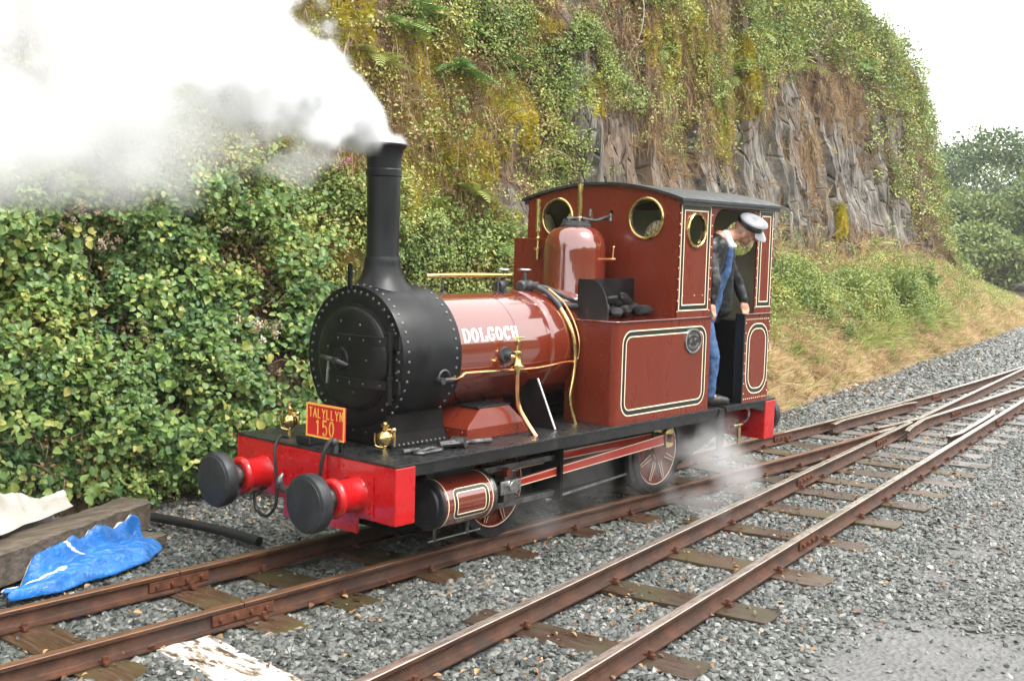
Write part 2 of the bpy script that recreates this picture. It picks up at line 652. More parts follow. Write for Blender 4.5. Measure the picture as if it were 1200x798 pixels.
# ---- frames, footplate, beams
for s in (-1, 1):
    m = MB()
    poly = [(-1.09, 0.42), (-0.5, 0.30), (2.6, 0.30), (3.11, 0.45), (3.11, 0.772), (-1.09, 0.772)]
    m.prism(poly, side(s)(0.275), 0, 0.022)
    m.build("main_frame", "frame_black", LOCO, bevel=0.003)
m = MB()
m.box((-1.0, -0.25, 0.36), (2.9, 0.25, 0.765))
m.build("well_tank", "underframe_black", LOCO, bevel=0.01)
m = MB()
m.prism([(-0.95, 0.36), (-0.75, 0.24), (0.3, 0.20), (1.9, 0.20), (2.6, 0.26), (2.85, 0.36)], lambda u, v, t: (u, t, v), -0.262, 0.262)
m.build("underframe_light_block", "underframe_black", LOCO, smooth=0, bevel=0.006)  # block added between the frames to stop light passing under the engine
fpt = MB()
fpt.box((-1.262, -0.757, FP - 0.014), (2.36, 0.757, FP))
fpt.box((2.3601, -0.60, FP - 0.014), (2.44, 0.60, FP))
fpt.box((2.4401, -0.757, FP - 0.014), (3.295, 0.757, FP))
footplate = fpt.build("footplate", "footplate", LOCO, smooth=0, bevel=0.002)
for s in (-1, 1):
    m = MB()
    m.prism([(-1.098, 0.742), (2.05, 0.728), (2.2, 0.735), (2.34, 0.79), (2.34, FP - 0.0145), (-1.098, FP - 0.0145)], side(s)(0.734), 0, 0.016)
    m.build("valance", "frame_black", footplate, smooth=0, bevel=0.002)
    m = MB()
    m.prism([(2.46, FP - 0.0145), (2.47, 0.775), (2.9, 0.765), (3.115, 0.71), (3.115, FP - 0.0145)], side(s)(0.736), 0, 0.014)
    m.build("valance", "frame_black", footplate, smooth=0, bevel=0.002)
    # cab step below the door
    m = MB()
    m.box((2.36, s * 0.735 - 0.012, 0.42), (2.44, s * 0.735 + 0.012, FP - 0.016))
    m.box((2.28, min(s * 0.62, s * 0.80), 0.42), (2.52, max(s * 0.62, s * 0.80), 0.436))
    m.build("cab_step", "frame_black", LOCO, smooth=0, bevel=0.003)

beam = MB().box((-1.258, -0.757, 0.466), (-1.100, 0.757, FP - 0.0145)).build("front_buffer_beam", "beam_red", LOCO, smooth=0, bevel=0.008)
MB().box((-1.272, -0.16, 0.50), (-1.2581, 0.33, FP - 0.02)).build("packing_plate", "beam_red", beam, smooth=0, bevel=0.002)
MB().box((-1.236, -0.40, 0.36), (-1.215, -0.10, 0.4655)).build("guard_plate", "beam_red", beam, smooth=0, bevel=0.003)
MB().box((-1.232, -0.098, 0.34), (-1.21, 0.30, 0.4655)).build("guard_plate", "beam_red", beam, smooth=0, bevel=0.003)
rv = MB()
for y in (0.27, 0.18, -0.06, -0.13):
    for z in (0.73, 0.62, 0.535):
        rv.rivet((-1.272, y, z), (-1, 0, 0), 0.0125)
for y in (-0.68, 0.66, 0.6, -0.3):
    for z in (0.76, 0.51):
        rv.rivet((-1.2585, y, z), (-1, 0, 0), 0.010)
rv.build("bolt_heads", "beam_red", beam, kind="stuff")
rbeam = MB().box((3.12, -0.757, 0.470), (3.294, 0.757, FP - 0.0145)).build("rear_buffer_beam", "beam_red", LOCO, smooth=0, bevel=0.008)


def buffer(y, sgn, x0, name):
    """spring buffer: flange plate, flanged housing, ram and round head."""
    d = Vector((sgn, 0, 0))
    o = (x0, y, 0.612)
    b = MB()
    b.lathe([(0.0, 0.0), (0.125, 0.0), (0.125, 0.014), (0.104, 0.018), (0.098, 0.03), (0.098, 0.165), (0.102, 0.17), (0.113, 0.178), (0.118, 0.188), (0.118, 0.205), (0.108, 0.222), (0.092, 0.228), (0.075, 0.228)], o, d, 36)
    h = b.build(name, "beam_red", LOCO, smooth=40)
    MB().obox((x0 + sgn * 0.006, y, 0.612), (0.0055, 0, 0), (0, 0.135, 0), (0, 0, 0.125)).build("base_plate", "beam_red", h, smooth=0, bevel=0.002)
    r = MB()
    r.lathe([(0.071, 0.18), (0.071, 0.25), (0.074, 0.30), (0.085, 0.325)], o, d, 30)
    r.build("ram", "oily_steel", h, smooth=40)
    q = MB()
    q.lathe([(0.085, 0.322), (0.155, 0.326), (0.166, 0.332), (0.170, 0.345), (0.170, 0.392), (0.166, 0.402), (0.158, 0.407), (0.150, 0.409), (0.147, 0.4135), (0.10, 0.421), (0.05, 0.4245), (0.0, 0.4255)], o, d, 44)
    q.build("buffer_head", "buffer_black", h, smooth=30)
    n = MB()
    for a in (45, 135, 225, 315):
        n.cyl((x0 + sgn * 0.010, y + 0.145 * math.cos(R(a)), 0.612 + 0.13 * math.sin(R(a))), (x0 + sgn * 0.026, y + 0.145 * math.cos(R(a)), 0.612 + 0.13 * math.sin(R(a))), 0.014, seg=6)
    n.build("fixing_nuts", "beam_red", h, kind="stuff")
    return h


buffer(0.44, -1, -1.258, "buffer")
buffer(-0.44, -1, -1.258, "buffer")
buffer(0.44, 1, 3.294, "buffer")
buffer(-0.44, 1, 3.294, "buffer")

# draw hook at the middle of the front beam
dh = MB()
dh.tube(smooth_path([(-1.25, 0.02, 0.60), (-1.34, 0.02, 0.60), (-1.41, 0.02, 0.585), (-1.46, 0.02, 0.60), (-1.48, 0.02, 0.65), (-1.455, 0.02, 0.69)], 5), [0.024] * 20 + [0.022, 0.020, 0.018, 0.015, 0.012, 0.008], 10)
dh.build("draw_hook", "oily_steel", LOCO)

# hoses on the front beam
MB().tube(smooth_path([(-1.20, 0.30, FP + 0.02), (-1.27, 0.29, FP + 0.035), (-1.325, 0.27, FP - 0.03), (-1.335, 0.25, 0.70), (-1.33, 0.24, 0.52), (-1.34, 0.25, 0.42), (-1.36, 0.31, 0.36), (-1.37, 0.39, 0.39), (-1.365, 0.42, 0.46), (-1.33, 0.42, 0.50), (-1.28, 0.42, 0.51)], 6), 0.0105, 8).build("brake_hose", "rubber", LOCO)
hs = MB().tube(smooth_path([(-1.235, -0.20, FP + 0.05), (-1.275, -0.20, FP + 0.075), (-1.315, -0.195, FP + 0.02), (-1.33, -0.18, 0.73), (-1.335, -0.165, 0.62)], 6), 0.0125, 8).build("brake_hose", "rubber", LOCO)
MB().cyl((-1.235, -0.20, FP - 0.005), (-1.235, -0.20, FP + 0.055), 0.018, seg=12).sphere((-1.245, -0.20, FP + 0.065), 0.026, 10, 6).build("hose_elbow", "cast_iron", hs)

# ---- smokebox
AX = 1.368                # boiler axis height
XS0, XS1 = -0.92, -0.402
sb = MB()
sb.lathe([(0.0, XS0), (0.440, XS0), (0.448, XS0 + 0.002), (0.452, XS0 + 0.010), (0.452, XS1 - 0.004), (0.448, XS1), (0.38, XS1)], (0, 0, AX), (1, 0, 0), 96)
smokebox = sb.build("smokebox", "smokebox_black", LOCO, smooth=30)
m = MB()
m.prism([(-0.36, FP + 0.001), (0.36, FP + 0.001), (0.31, 0.90), (0.29, 1.06), (-0.29, 1.06), (-0.31, 0.90)], lambda u, v, t: (t, u, v), XS0 + 0.006, XS1 - 0.006)
m.build("smokebox_saddle", "underframe_black", smokebox, smooth=0, bevel=0.01)
# raised ring round the door and the dished door
m = MB()
m.lathe([(0.345, 0.0), (0.345, 0.010), (0.330, 0.014)], (XS0, 0, AX - 0.01), (-1, 0, 0), 72)
m.build("door_ring", "smokebox_black", smokebox, smooth=30)
dm = MB()
dm.lathe([(0.328, -0.002), (0.328, 0.016), (0.322, 0.024), (0.30, 0.032), (0.24, 0.044), (0.16, 0.053), (0.08, 0.057), (0.0, 0.058)], (XS0, 0, AX - 0.01), (-1, 0, 0), 72)
door = dm.build("smokebox_door", "smokebox_black", LOCO, smooth=40)


def door_x(y, z):
    r = math.hypot(y, z - AX + 0.01)
    return XS0 - float(np.interp(r, [0, .08, .16, .24, .30, .322, .36], [.058, .057, .053, .044, .032, .024, .006]))


for zz in (1.485, 1.212):
    m = MB()
    ys = [0.10 - 0.045 * i for i in range(11)]
    vs, fs = [], []
    for y in ys:
        x = door_x(y, zz)
        vs += [(x + 0.004, y, zz - 0.027), (x - 0.011, y, zz - 0.027), (x - 0.011, y, zz + 0.027), (x + 0.004, y, zz + 0.027)]
    for i in range(10):
        for k in range(4):
            fs.append((i * 4 + k, i * 4 + (k + 1) % 4, i * 4 + 4 + (k + 1) % 4, i * 4 + 4 + k))
    fs += [(0, 1, 2, 3), (43, 42, 41, 40)]
    m.add(vs, fs)
    m.build("hinge_strap", "smokebox_black", door, smooth=30, bevel=0.002)
    m = MB()
    m.cyl((XS0 - 0.026, -0.362, zz - 0.05), (XS0 - 0.026, -0.362, zz + 0.05), 0.022, seg=16)
    m.cyl((XS0 - 0.026, -0.362, zz + 0.051), (XS0 - 0.026, -0.362, zz + 0.062), 0.026, seg=16)
    m.box((XS0 - 0.02, -0.43, zz - 0.04), (XS0 - 0.001, -0.36, zz + 0.04))
    m.build("hinge_knuckle", "smokebox_black", smokebox, smooth=30)
MB().cyl((XS0 - 0.026, -0.362, 1.10), (XS0 - 0.026, -0.362, 1.57), 0.012, seg=12).build("hinge_pin", "smokebox_black", smokebox)
m = MB()
m.lathe([(0.075, 0), (0.075, 0.008), (0.066, 0.014), (0.03, 0.016), (0.028, 0.03), (0.0, 0.03)], (door_x(0.06, AX) + 0.005, 0.06, 1.352), (-1, 0, 0), 24)
m.build("dart_boss", "smokebox_black", door, smooth=30)
m = MB()
hx = XS0 - 0.10
m.tube([(hx, 0.20, 1.36), (hx, 0.06, 1.345), (hx + 0.005, -0.055, 1.322)], [0.012, 0.017, 0.010], 10)
m.cyl((XS0 - 0.06, 0.06, 1.345), (hx - 0.02, 0.06, 1.345), 0.02, seg=14)
m.tube([(hx - 0.025, 0.10, 1.34), (hx - 0.03, 0.105, 1.20)], [0.008, 0.011], 8)
m.build("dart_handle", "oily_steel", door)
# rivets
rv = MB()
for k in range(44):
    a = 2 * PI * k / 44
    if -0.80 < math.sin(a):
        rv.rivet((XS0 - 0.001, 0.412 * math.cos(a), AX + 0.412 * math.sin(a)), (-1, 0, 0), 0.0115)
for xx in (XS0 + 0.045, XS1 - 0.05):
    for k in range(46):
        a = 2 * PI * k / 46
        n = (0, math.cos(a), math.sin(a))
        rv.rivet((xx, 0.452 * n[1], AX + 0.452 * n[2]), n, 0.0115)
for z in (1.05, 1.13, 1.21, 1.30, 1.38, 1.46, 1.56):
    rv.rivet((XS0 - 0.001, -0.388 if 1.15 < z < 1.5 else -0.36, z), (-1, 0, 0), 0.008)
for k in range(7):
    rv.rivet((XS0 - 0.001, -0.36 + 0.12 * k, 0.90), (-1, 0, 0), 0.009)
for zz in (1.485, 1.212):
    for y in (0.08, -0.03, -0.15, -0.28):
        rv.rivet((door_x(y, zz) - 0.0115, y, zz), (-1, 0, 0), 0.008)
for y, z in ((0.08, 1.59), (-0.1, 1.575), (0.17, 1.28), (-0.17, 1.36), (-0.05, 1.15), (0.2, 1.42)):
    rv.rivet((door_x(y, z) - 0.0005, y, z), (-1, 0, 0), 0.008)
for k in range(12):
    rv.rivet((XS0 + 0.03 + 0.04 * k, -0.350, 0.84), (0, -1, 0.3), 0.009)
rv.build("rivet_heads", "glint_rivet" if "glint_rivet" in MATS else "smokebox_black", smokebox, kind="stuff")
MB().box((-0.935, 0.02, 1.79), (-0.921, 0.058, 1.955)).build("lamp_iron", "smokebox_black", smokebox, smooth=0, bevel=0.004)

# ---- chimney
CX = -0.69
ch = MB()
base = [(0.185, 0), (0.172, 0.02), (0.150, 0.06), (0.132, 0.10), (0.121, 0.14), (0.116, 0.17), (0.1155, 0.178), (0.1085, 0.180)]
seg = 64
u0 = []
vs, fs = [], []
for i, (r, h) in enumerate(base):
    for k in range(seg):
        a = 2 * PI * k / seg
        x, y = r * math.cos(a), r * math.sin(a)
        zs = AX + math.sqrt(0.4525 ** 2 - y * y)
        blend = 1 - i / (len(base) - 1)
        z = (1 - blend ** 0.7) * (1.820 + h) + blend ** 0.7 * (zs + h * 0.6)
        vs.append((CX + x, y, z))
for i in range(len(base) - 1):
    for k in range(seg):
        k2 = (k + 1) % seg
        fs.append((i * seg + k, i * seg + k2, (i + 1) * seg + k2, (i + 1) * seg + k))
ch.add(vs, fs)
chimney = ch.build("chimney_base", "chimney_black", LOCO, smooth=35)
m = MB()
m.lathe([(0.1045, 1.99), (0.1045, 2.000), (0.104, 2.003), (0.1045, 2.25), (0.107, 2.508), (0.114, 2.512), (0.1145, 2.552), (0.112, 2.556), (0.1085, 2.559), (0.1095, 2.60), (0.115, 2.645), (0.126, 2.68), (0.142, 2.698), (0.147, 2.702), (0.148, 2.710), (0.143, 2.716), (0.128, 2.718), (0.112, 2.715), (0.104, 2.70), (0.095, 2.6), (0.09, 2.2)], (CX, 0, 0), (0, 0, 1), 64)
m.build("chimney", "chimney_black", LOCO, smooth=30)
m = MB()
for k in range(10):
    a = 2 * PI * k / 10 + 0.2
    x, y = 0.163 * math.cos(a), 0.163 * math.sin(a)
    n = Vector((0, y, math.sqrt(0.4525 ** 2 - y * y)))
    m.rivet((CX + x, y, AX + n.z + 0.012), n, 0.008)
m.build("rivet_heads", "chimney_black", chimney, kind="stuff")
# small brass whistle behind the chimney
m = MB()
m.lathe([(0.012, 0), (0.012, 0.04), (0.020, 0.045), (0.020, 0.06), (0.026, 0.065), (0.026, 0.135), (0.018, 0.145), (0.008, 0.15), (0.008, 0.17), (0, 0.172)], (-0.50, 0.06, 1.81), (0, 0, 1), 18)
m.build("brass_oil_cup", "brass", LOCO)

# ---- boiler
RB = 0.385
XB1 = 1.66
bl = MB()
prof = [(0.375, XS1 + 0.001), (RB, XS1 + 0.002)]
for xb in (0.235, 0.56):
    prof += [(RB, xb - 0.0025), (RB - 0.0035, xb - 0.0015), (RB - 0.0035, xb + 0.0015), (RB, xb + 0.0025)]
prof += [(RB, 0.60), (RB + 0.012, 0.62), (RB + 0.016, 0.66), (RB + 0.016, XB1), (0.0, XB1)]
bl.lathe(prof, (0, 0, AX), (1, 0, 0), 128)
boiler = bl.build("boiler_cladding", "maroon", LOCO, smooth=25)


def on_boiler(rr=RB):
    def f(u, v, t):      # u along x, v = arc height measured on the skin from the axis level, t outwards
        a = v / rr
        return (u, -(rr + t) * math.cos(a), AX + (rr + t) * math.sin(a))
    return f


m = MB()
strokes(m, "DOLGOCH".replace("L", "l"), -0.300, 0.090, 0.058, 0.084, 0.0225, 0.0195, on_boiler(), -0.001, 0.0016, thin=0.0095)
m.build("name_lettering", "white_paint", boiler, smooth=0, label="white DOLGOCH lettering on the boiler side")
# feed clack: pad, valve and pipe
m = MB()
m.lathe([(0.098, -0.02), (0.098, 0.010), (0.09, 0.016), (0.06, 0.018)], (0.09, -0.36, 1.352), (0, -1, 0), 36)
m.build("clack_pad", "maroon", boiler, smooth=30)
m = MB()
for k in range(12):
    a = 2 * PI * k / 12
    m.rivet((0.09 + 0.08 * math.cos(a), -0.3765, 1.352 + 0.08 * math.sin(a)), (0, -1, 0), 0.006)
m.build("rivet_heads", "rivet_maroon", boiler, kind="stuff")
m = MB()
m.lathe([(0.056, 0), (0.058, 0.012), (0.054, 0.03), (0.03, 0.034), (0.024, 0.075), (0, 0.075)], (0.09, -0.375, 1.352), (0, -1, 0), 20)
m.build("clack_flange", "cast_iron", LOCO)
VX, VY = 0.125, -0.47
m = MB()
m.lathe([(0.016, 1.22), (0.022, 1.235), (0.022, 1.26), (0.050, 1.265), (0.052, 1.285), (0.034, 1.295), (0.026, 1.31), (0.024, 1.355), (0.032, 1.362), (0.032, 1.376), (0.016, 1.385), (0.014, 1.42), (0.022, 1.43), (0.024, 1.452), (0.010, 1.458), (0.008, 1.472), (0.0, 1.474)], (VX, VY, 0), (0, 0, 1), 18)
m.cyl((VX - 0.06, VY, 1.474), (VX + 0.06, VY, 1.474), 0.007, seg=8)
m.cyl((0.09, -0.44, 1.345), (VX, VY, 1.34), 0.018, seg=12)
valve = m.build("check_valve", "brass", LOCO)
MB().tube(smooth_path([(VX, VY, 1.24), (VX, VY, 1.16), (VX + 0.002, VY - 0.002, 1.08), (VX + 0.012, VY - 0.02, 0.99), (VX + 0.03, VY - 0.075, 0.90), (VX + 0.045, VY - 0.145, FP - 0.01)], 6), 0.0175, 12).build("feed_pipe", "copper", LOCO)
# copper pipe along the boiler
m = MB()
m.tube(smooth_path([(-0.52, -0.462, 1.236), (-0.44, -0.44, 1.232), (-0.37, -0.418, 1.240), (-0.33, -0.408, 1.256), (-0.25, -0.402, 1.256), (0.05, -0.402, 1.250), (0.40, -0.404, 1.244), (0.66, -0.42, 1.262), (0.86, -0.43, 1.266)], 6), 0.0095, 10)
m.build("copper_pipe", "copper", LOCO)
m = MB()
m.cyl((-0.60, -0.472, 1.236), (-0.50, -0.464, 1.236), 0.016, seg=14)
m.cyl((-0.612, -0.43, 1.236), (-0.612, -0.495, 1.236), 0.022, seg=14)
m.tube(arc_pts := [(-0.575 + 0.05 * math.cos(R(a)), -0.463, 1.25 + 0.05 * math.sin(R(a))) for a in range(20, 200, 15)], 0.007, 8)
m.build("blower_valve", "oily_steel", LOCO)
# pipe from the boiler top down to the footplate and a thin copper one next to it
MB().tube(smooth_path([(0.72, -0.10, 1.80), (0.755, -0.19, 1.76), (0.775, -0.262, 1.70), (0.785, -0.31, 1.645)], 6), 0.019, 12).build("iron_pipe", "cast_iron", LOCO)
MB().tube(smooth_path([(0.785, -0.31, 1.645), (0.80, -0.385, 1.53), (0.812, -0.42, 1.42), (0.815, -0.434, 1.30), (0.80, -0.436, 1.18), (0.775, -0.436, 1.08), (0.762, -0.436, 1.01), (0.768, -0.445, 0.93), (0.79, -0.475, FP - 0.01)], 6), 0.0165, 12).build("brass_pipe", "brass", LOCO)
MB().tube(smooth_path([(0.80, -0.16, 1.79), (0.83, -0.28, 1.70), (0.85, -0.35, 1.61), (0.855, -0.408, 1.50), (0.855, -0.436, 1.40), (0.85, -0.435, 1.30), (0.835, -0.425, 1.275)], 6), 0.0085, 8).build("copper_pipe", "copper", LOCO)
MB().tube(smooth_path([(0.74, -0.05, 1.80), (0.80, -0.16, 1.785), (0.93, -0.27, 1.71), (1.05, -0.30, 1.66)], 5), 0.016, 10).build("iron_pipe", "cast_iron", LOCO)
MB().tube(smooth_path([(0.78, -0.26, 1.70), (0.86, -0.30, 1.665), (0.95, -0.33, 1.66)], 5), 0.02, 10).build("iron_pipe", "cast_iron", LOCO)


def top_valve(x, y, big):
    m = MB()
    z = AX + math.sqrt(RB ** 2 - y * y)
    m.lathe([(0.045, -0.02), (0.045, 0.012), (0.03, 0.016), (0.026, 0.05), (0.036, 0.055), (0.036, 0.075), (0.018, 0.085), (0.015, 0.13), (0.009, 0.135), (0.009, 0.165), (0, 0.165)], (x, y, z), (0, 0, 1), 16)
    m.lathe([(0.0, 0), (0.034, 0), (0.042, 0.01), (0.042, 0.03), (0.03, 0.045), (0, 0.045)], (x - 0.02, y, z + 0.045), (-1, -0.2, 0), 12)
    if big:
        m.sphere((x + 0.02, y - 0.03, z + 0.045), 0.045, 12, 8)
        m.cyl((x, y, z + 0.045), (x + 0.04, y - 0.10, z + 0.05), 0.03, seg=12)
    o = m.build("steam_valve", "cast_iron", LOCO)
    h = MB()
    h.tube([(x + 0.046 * math.cos(2 * PI * k / 16), y + 0.046 * math.sin(2 * PI * k / 16), z + 0.163) for k in range(16)], 0.007, 6, closed=True)
    h.cyl((x - 0.045, y, z + 0.163), (x + 0.045, y, z + 0.163), 0.005, seg=6)
    h.cyl((x, y - 0.045, z + 0.1632), (x, y + 0.045, z + 0.1632), 0.005, seg=6)
    h.build("hand_wheel", "steel", o)


top_valve(0.52, 0.02, False)
top_valve(0.70, -0.03, True)
# brass rail above the boiler
m = MB()
m.tube([(-0.295, 0.0, 1.872), (-0.10, 0, 1.876), (0.2, 0, 1.876), (0.575, 0, 1.872)], 0.0165, 12)
hr = m.build("brass_rail", "brass", LOCO)
for x in (-0.13, 0.44):
    m = MB()
    m.cyl((x, 0, AX + RB - 0.005), (x, 0, 1.87), 0.008, seg=8)
    m.lathe([(0.045, 0), (0.045, 0.006), (0.012, 0.012)], (x, 0, AX + RB - 0.004), (0, 0, 1), 16)
    m.build("rail_post", "oily_steel", hr)

# ---- dome, safety valves, whistles
DX = 1.335
m = MB()
dp = [(0.262, 1.70), (0.248, 1.722), (0.241, 1.75), (0.241, 2.06)]
for k in range(1, 11):
    a = R(90 * k / 10)
    dp.append((0.112 + 0.129 * math.cos(a), 2.06 + 0.185 * math.sin(a)))
m.lathe(dp, (DX, 0, 0), (0, 0, 1), 72)
dome = m.build("dome", "maroon", LOCO, smooth=35)
m = MB()
m.lathe([(0.118, 2.24), (0.118, 2.262), (0.110, 2.266), (0.108, 2.285), (0.05, 2.29), (0.0, 2.29)], (DX, 0, 0), (0, 0, 1), 32)
for k in range(8):
    a = 2 * PI * k / 8
    m.cyl((DX + 0.09 * math.cos(a), 0.09 * math.sin(a), 2.28), (DX + 0.09 * math.cos(a), 0.09 * math.sin(a), 2.305), 0.014, seg=6)
m.build("dome_cover", "cast_iron", dome)
m = MB()
m.tube(smooth_path([(DX - 0.08, 0.03, 2.305), (DX + 0.05, 0.0, 2.315), (DX + 0.17, -0.06, 2.30), (DX + 0.26, -0.10, 2.33), (1.66, -0.11, 2.345)], 5), 0.013, 8)
m.build("safety_valve_lever", "cast_iron", LOCO)
m = MB()
m.lathe([(0.022, 2.285), (0.022, 2.32), (0.014, 2.33), (0.018, 2.335), (0.018, 2.38), (0.021, 2.385), (0.021, 2.565), (0.024, 2.568), (0.024, 2.578), (0.016, 2.58), (0, 2.58)], (1.385, 0.0, 0), (0, 0, 1), 18)
m.build("safety_valve", "brass", LOCO)
m = MB()
m.lathe([(0.0, 1.98), (0.016, 1.98), (0.016, 2.05), (0.034, 2.055), (0.034, 2.075), (0.014, 2.08), (0.012, 2.13), (0.017, 2.135), (0.021, 2.15), (0.017, 2.165), (0.010, 2.17), (0.010, 2.20), (0.023, 2.205), (0.023, 2.45), (0.026, 2.453), (0.026, 2.465), (0, 2.468)], (1.44, 0.46, 0), (0, 0, 1), 18)
m.build("whistle", "brass", LOCO)
m = MB()
m.tube([(1.40, -0.20, 2.0), (1.41, -0.34, 2.005)], 0.011, 8)
m.tube([(1.41, -0.31, 2.0), (1.41, -0.315, 2.09)], 0.006, 8)
m.sphere((1.41, -0.315, 2.095), 0.011, 8, 6)
m.build("test_cock", "copper", LOCO)

# ---- side tanks
YT = 0.745
XT0, XT1 = 0.872, 2.168
TZ = 1.572


def tank(s):
    m = MB()
    # plan outline with rounded outer front corner, cut back to the boiler on the inside
    pl = [(XT1, 0.30), (XT1, YT)] + [(a, b) for a, b in arc(XT0 + 0.05, YT - 0.05, 0.05, 90, 180, 6)] + [(XT0, 0.30)]
    m.prism(pl, lambda u, v, t: (u, s * v, t), FP + 0.001, TZ - 0.012)
    o = m.build("side_tank", "maroon_matt", LOCO, smooth=30)
    m = MB()
    ou = [(XT1 + 0.002, 0.29), (XT1 + 0.002, YT + 0.012)] + arc(XT0 + 0.05, YT - 0.05, 0.062, 90, 180, 6) + [(XT0 - 0.012, 0.29)]
    m.prism(ou, lambda u, v, t: (u, s * v, t), TZ - 0.0115, TZ)
    m.build("tank_top_beading", "maroon", o, smooth=30, bevel=0.004)
    return o


tankL = tank(-1)
tankR = tank(1)
rv = MB()
fo = side(-1)(YT)
for z in np.arange(0.90, 1.54, 0.105):
    rv.rivet((XT0 - 0.0005, -0.62 + 0.0, z), (-1, 0, 0), 0.0065)
    rv.rivet((XT0 - 0.0005, -0.47, z), (-1, 0, 0), 0.006) if z > 1.0 else None
for x in np.arange(0.95, 2.15, 0.056):
    rv.rivet((x, -YT - 0.0005, 0.848), (0, -1, 0), 0.0065)
for z in np.arange(0.90, 1.54, 0.10):
    rv.rivet((2.142, -YT - 0.0005, z), (0, -1, 0), 0.0065)
for z in np.arange(1.0, 1.47, 0.105):
    rv.rivet((1.60, -YT - 0.0005, z), (0, -1, 0), 0.0065)
for k in range(7):
    rv.rivet((XT0 - 0.0005, -0.44 - 0.045 * k, 0.85), (-1, 0, 0), 0.006)
rv.build("rivet_heads", "rivet_maroon", tankL, kind="stuff")
lining(tankL, fo, 0.957, 2.106, 0.876, 1.502, 0.105)
# oval works plate
m = MB()
pc = (1.905, 1.388)
ell = lambda a, b: [(pc[0] + a * math.cos(2 * PI * k / 36), pc[1] + b * math.sin(2 * PI * k / 36)) for k in range(36)]
m.prism(ell(0.118, 0.096), fo, -0.001, 0.008)
wp = m.build("works_plate", "lining_black", LOCO, smooth=30, label="oval brass-edged works plate on the tank side")
m = MB()
m.ring(ell(0.120, 0.098), ell(0.104, 0.083), fo, 0.0, 0.012)
for (yy, a0, a1, ww) in ((0.0, 0.078, 0.05, 0.010), (0.0, 0.088, 0.066, 0.005)):
    for sg in (1, -1):
        for k in range(9):
            t0 = R(90 * sg - 56 + 14 * k - (0 if sg > 0 else 0))
            t1 = t0 + R(9)
            q = [(pc[0] + rr_ * a0 / 0.078 * math.cos(t), pc[1] + rr_ * a1 / 0.078 * math.sin(t)) for rr_, t in ((0.070, t0), (0.070, t1), (0.070 + ww, t1), (0.070 + ww, t0))]
            m.prism(q, fo, 0.007, 0.011)
strokes(m, "No 63", pc[0] - 0.055, pc[1] - 0.020, 0.017, 0.038, 0.006, 0.0065, fo, 0.007, 0.011)
m.build("raised_lettering", "steel", wp, smooth=0)
# far side tank rises higher in front of the cab
MB().box((1.475, 0.22, TZ + 0.001), (1.645, YT, 2.150)).build("tall_tank_end", "maroon_matt", tankR, smooth=0, bevel=0.006)

# coal bunker plates on the near tank
m = MB()
poly = [(0.33, TZ - 0.01), (0.33, 1.86), (0.445, 1.86)] + arc(0.445, 1.60, 0.165, 90, 0, 10, 0.26)[1:] + [(0.61, TZ - 0.01)]
m.prism(poly, lambda u, v, t: (t, -u, v), 0.955, 0.963)
bk = m.build("bunker_front_plate", "frame_black", LOCO, smooth=30)
m = MB()
m.box((0.9635, -0.352, TZ - 0.01), (1.646, -0.344, 1.858))
m.build("bunker_inner_plate", "frame_black", LOCO, smooth=0)
rv = MB()
for z in (1.66, 1.75, 1.83):
    rv.rivet((0.9545, -0.35, z), (-1, 0, 0), 0.006)
    rv.rivet((1.62, -0.3525, z), (0, -1, 0), 0.006)
rv.build("rivet_heads", "frame_black", bk, kind="stuff")

# ---- cab
XC0, XC1 = 1.648, 3.150
EZ = 2.468


def roof_z(y):
    return EZ + 0.118 * (1 - (y / 0.76) ** 2)


def circle(c, r, n=40, ry=None):
    return [(c[0] + r * math.cos(2 * PI * k / n), c[1] + (ry or r) * math.sin(2 * PI * k / n)) for k in range(n)]


wy = [(-0.447, 2.325), (0.425, 2.325)]
m = MB()
outer = [(-0.745, TZ + 0.001), (0.745, TZ + 0.001)] + [(0.745 - 1.49 * k / 24, roof_z(0.745 - 1.49 * k / 24) - 0.001) for k in range(25)]
slots = [[(y - 0.016, z0), (y + 0.016, z0), (y + 0.016, z1), (y - 0.016, z1)] for y, z0, z1 in ((0.088, 2.315, 2.40), (-0.111, 2.30, 2.385))]
ff = lambda u, v, t: (XC0 + t, u, v)
sheet(m, outer, [circle(c, 0.146) for c in wy] + slots, ff, 0, 0.010)
cabf = m.build("cab_front", "maroon_matt", LOCO, smooth=0)
m = MB()
sheet(m, [(a * 0.985, b if b < 2 else b - 0.012) for a, b in outer], [circle(c, 0.146) for c in wy] + slots, ff, 0.0105, 0.014)
m.build("cab_front_inner_face", "cab_inside", LOCO, smooth=0)
for c in wy:
    m = MB()
    pr = [(0.144, 0.004), (0.144, -0.016), (0.148, -0.020), (0.158, -0.020), (0.166, -0.014), (0.168, 0.0)]
    m.lathe(pr, (XC0, c[0], c[1]), (1, 0, 0), 48)
    wr = m.build("window_ring", "brass", cabf, smooth=30)
    m = MB()
    m.lathe([(0.145, 0), (0.0, 0)], (XC0 + 0.004, c[0], c[1]), (1, 0, 0), 40)
    m.build("window_pane", "window_glass", cabf)
for y, z0 in ((0.088, 2.335), (-0.111, 2.30)):
    MB().cyl((XC0 - 0.008, y, z0), (XC0 - 0.008, y, z0 + 0.06), 0.015, seg=10).build("valve_spring", "steel", cabf)
rv = MB()
for z in np.arange(1.64, 2.44, 0.072):
    for sgn in (-1, 1):
        rv.rivet((XC0 - 0.0005, sgn * 0.715, z), (-1, 0, 0), 0.0065)
for y in np.arange(-0.66, -0.36, 0.08):
    rv.rivet((XC0 - 0.0005, y, 1.60), (-1, 0, 0), 0.0065)
for y in np.arange(-0.66, 0.70, 0.22):
    rv.rivet((XC0 - 0.0005, y, roof_z(y) - 0.045), (-1, 0, 0), 0.005)
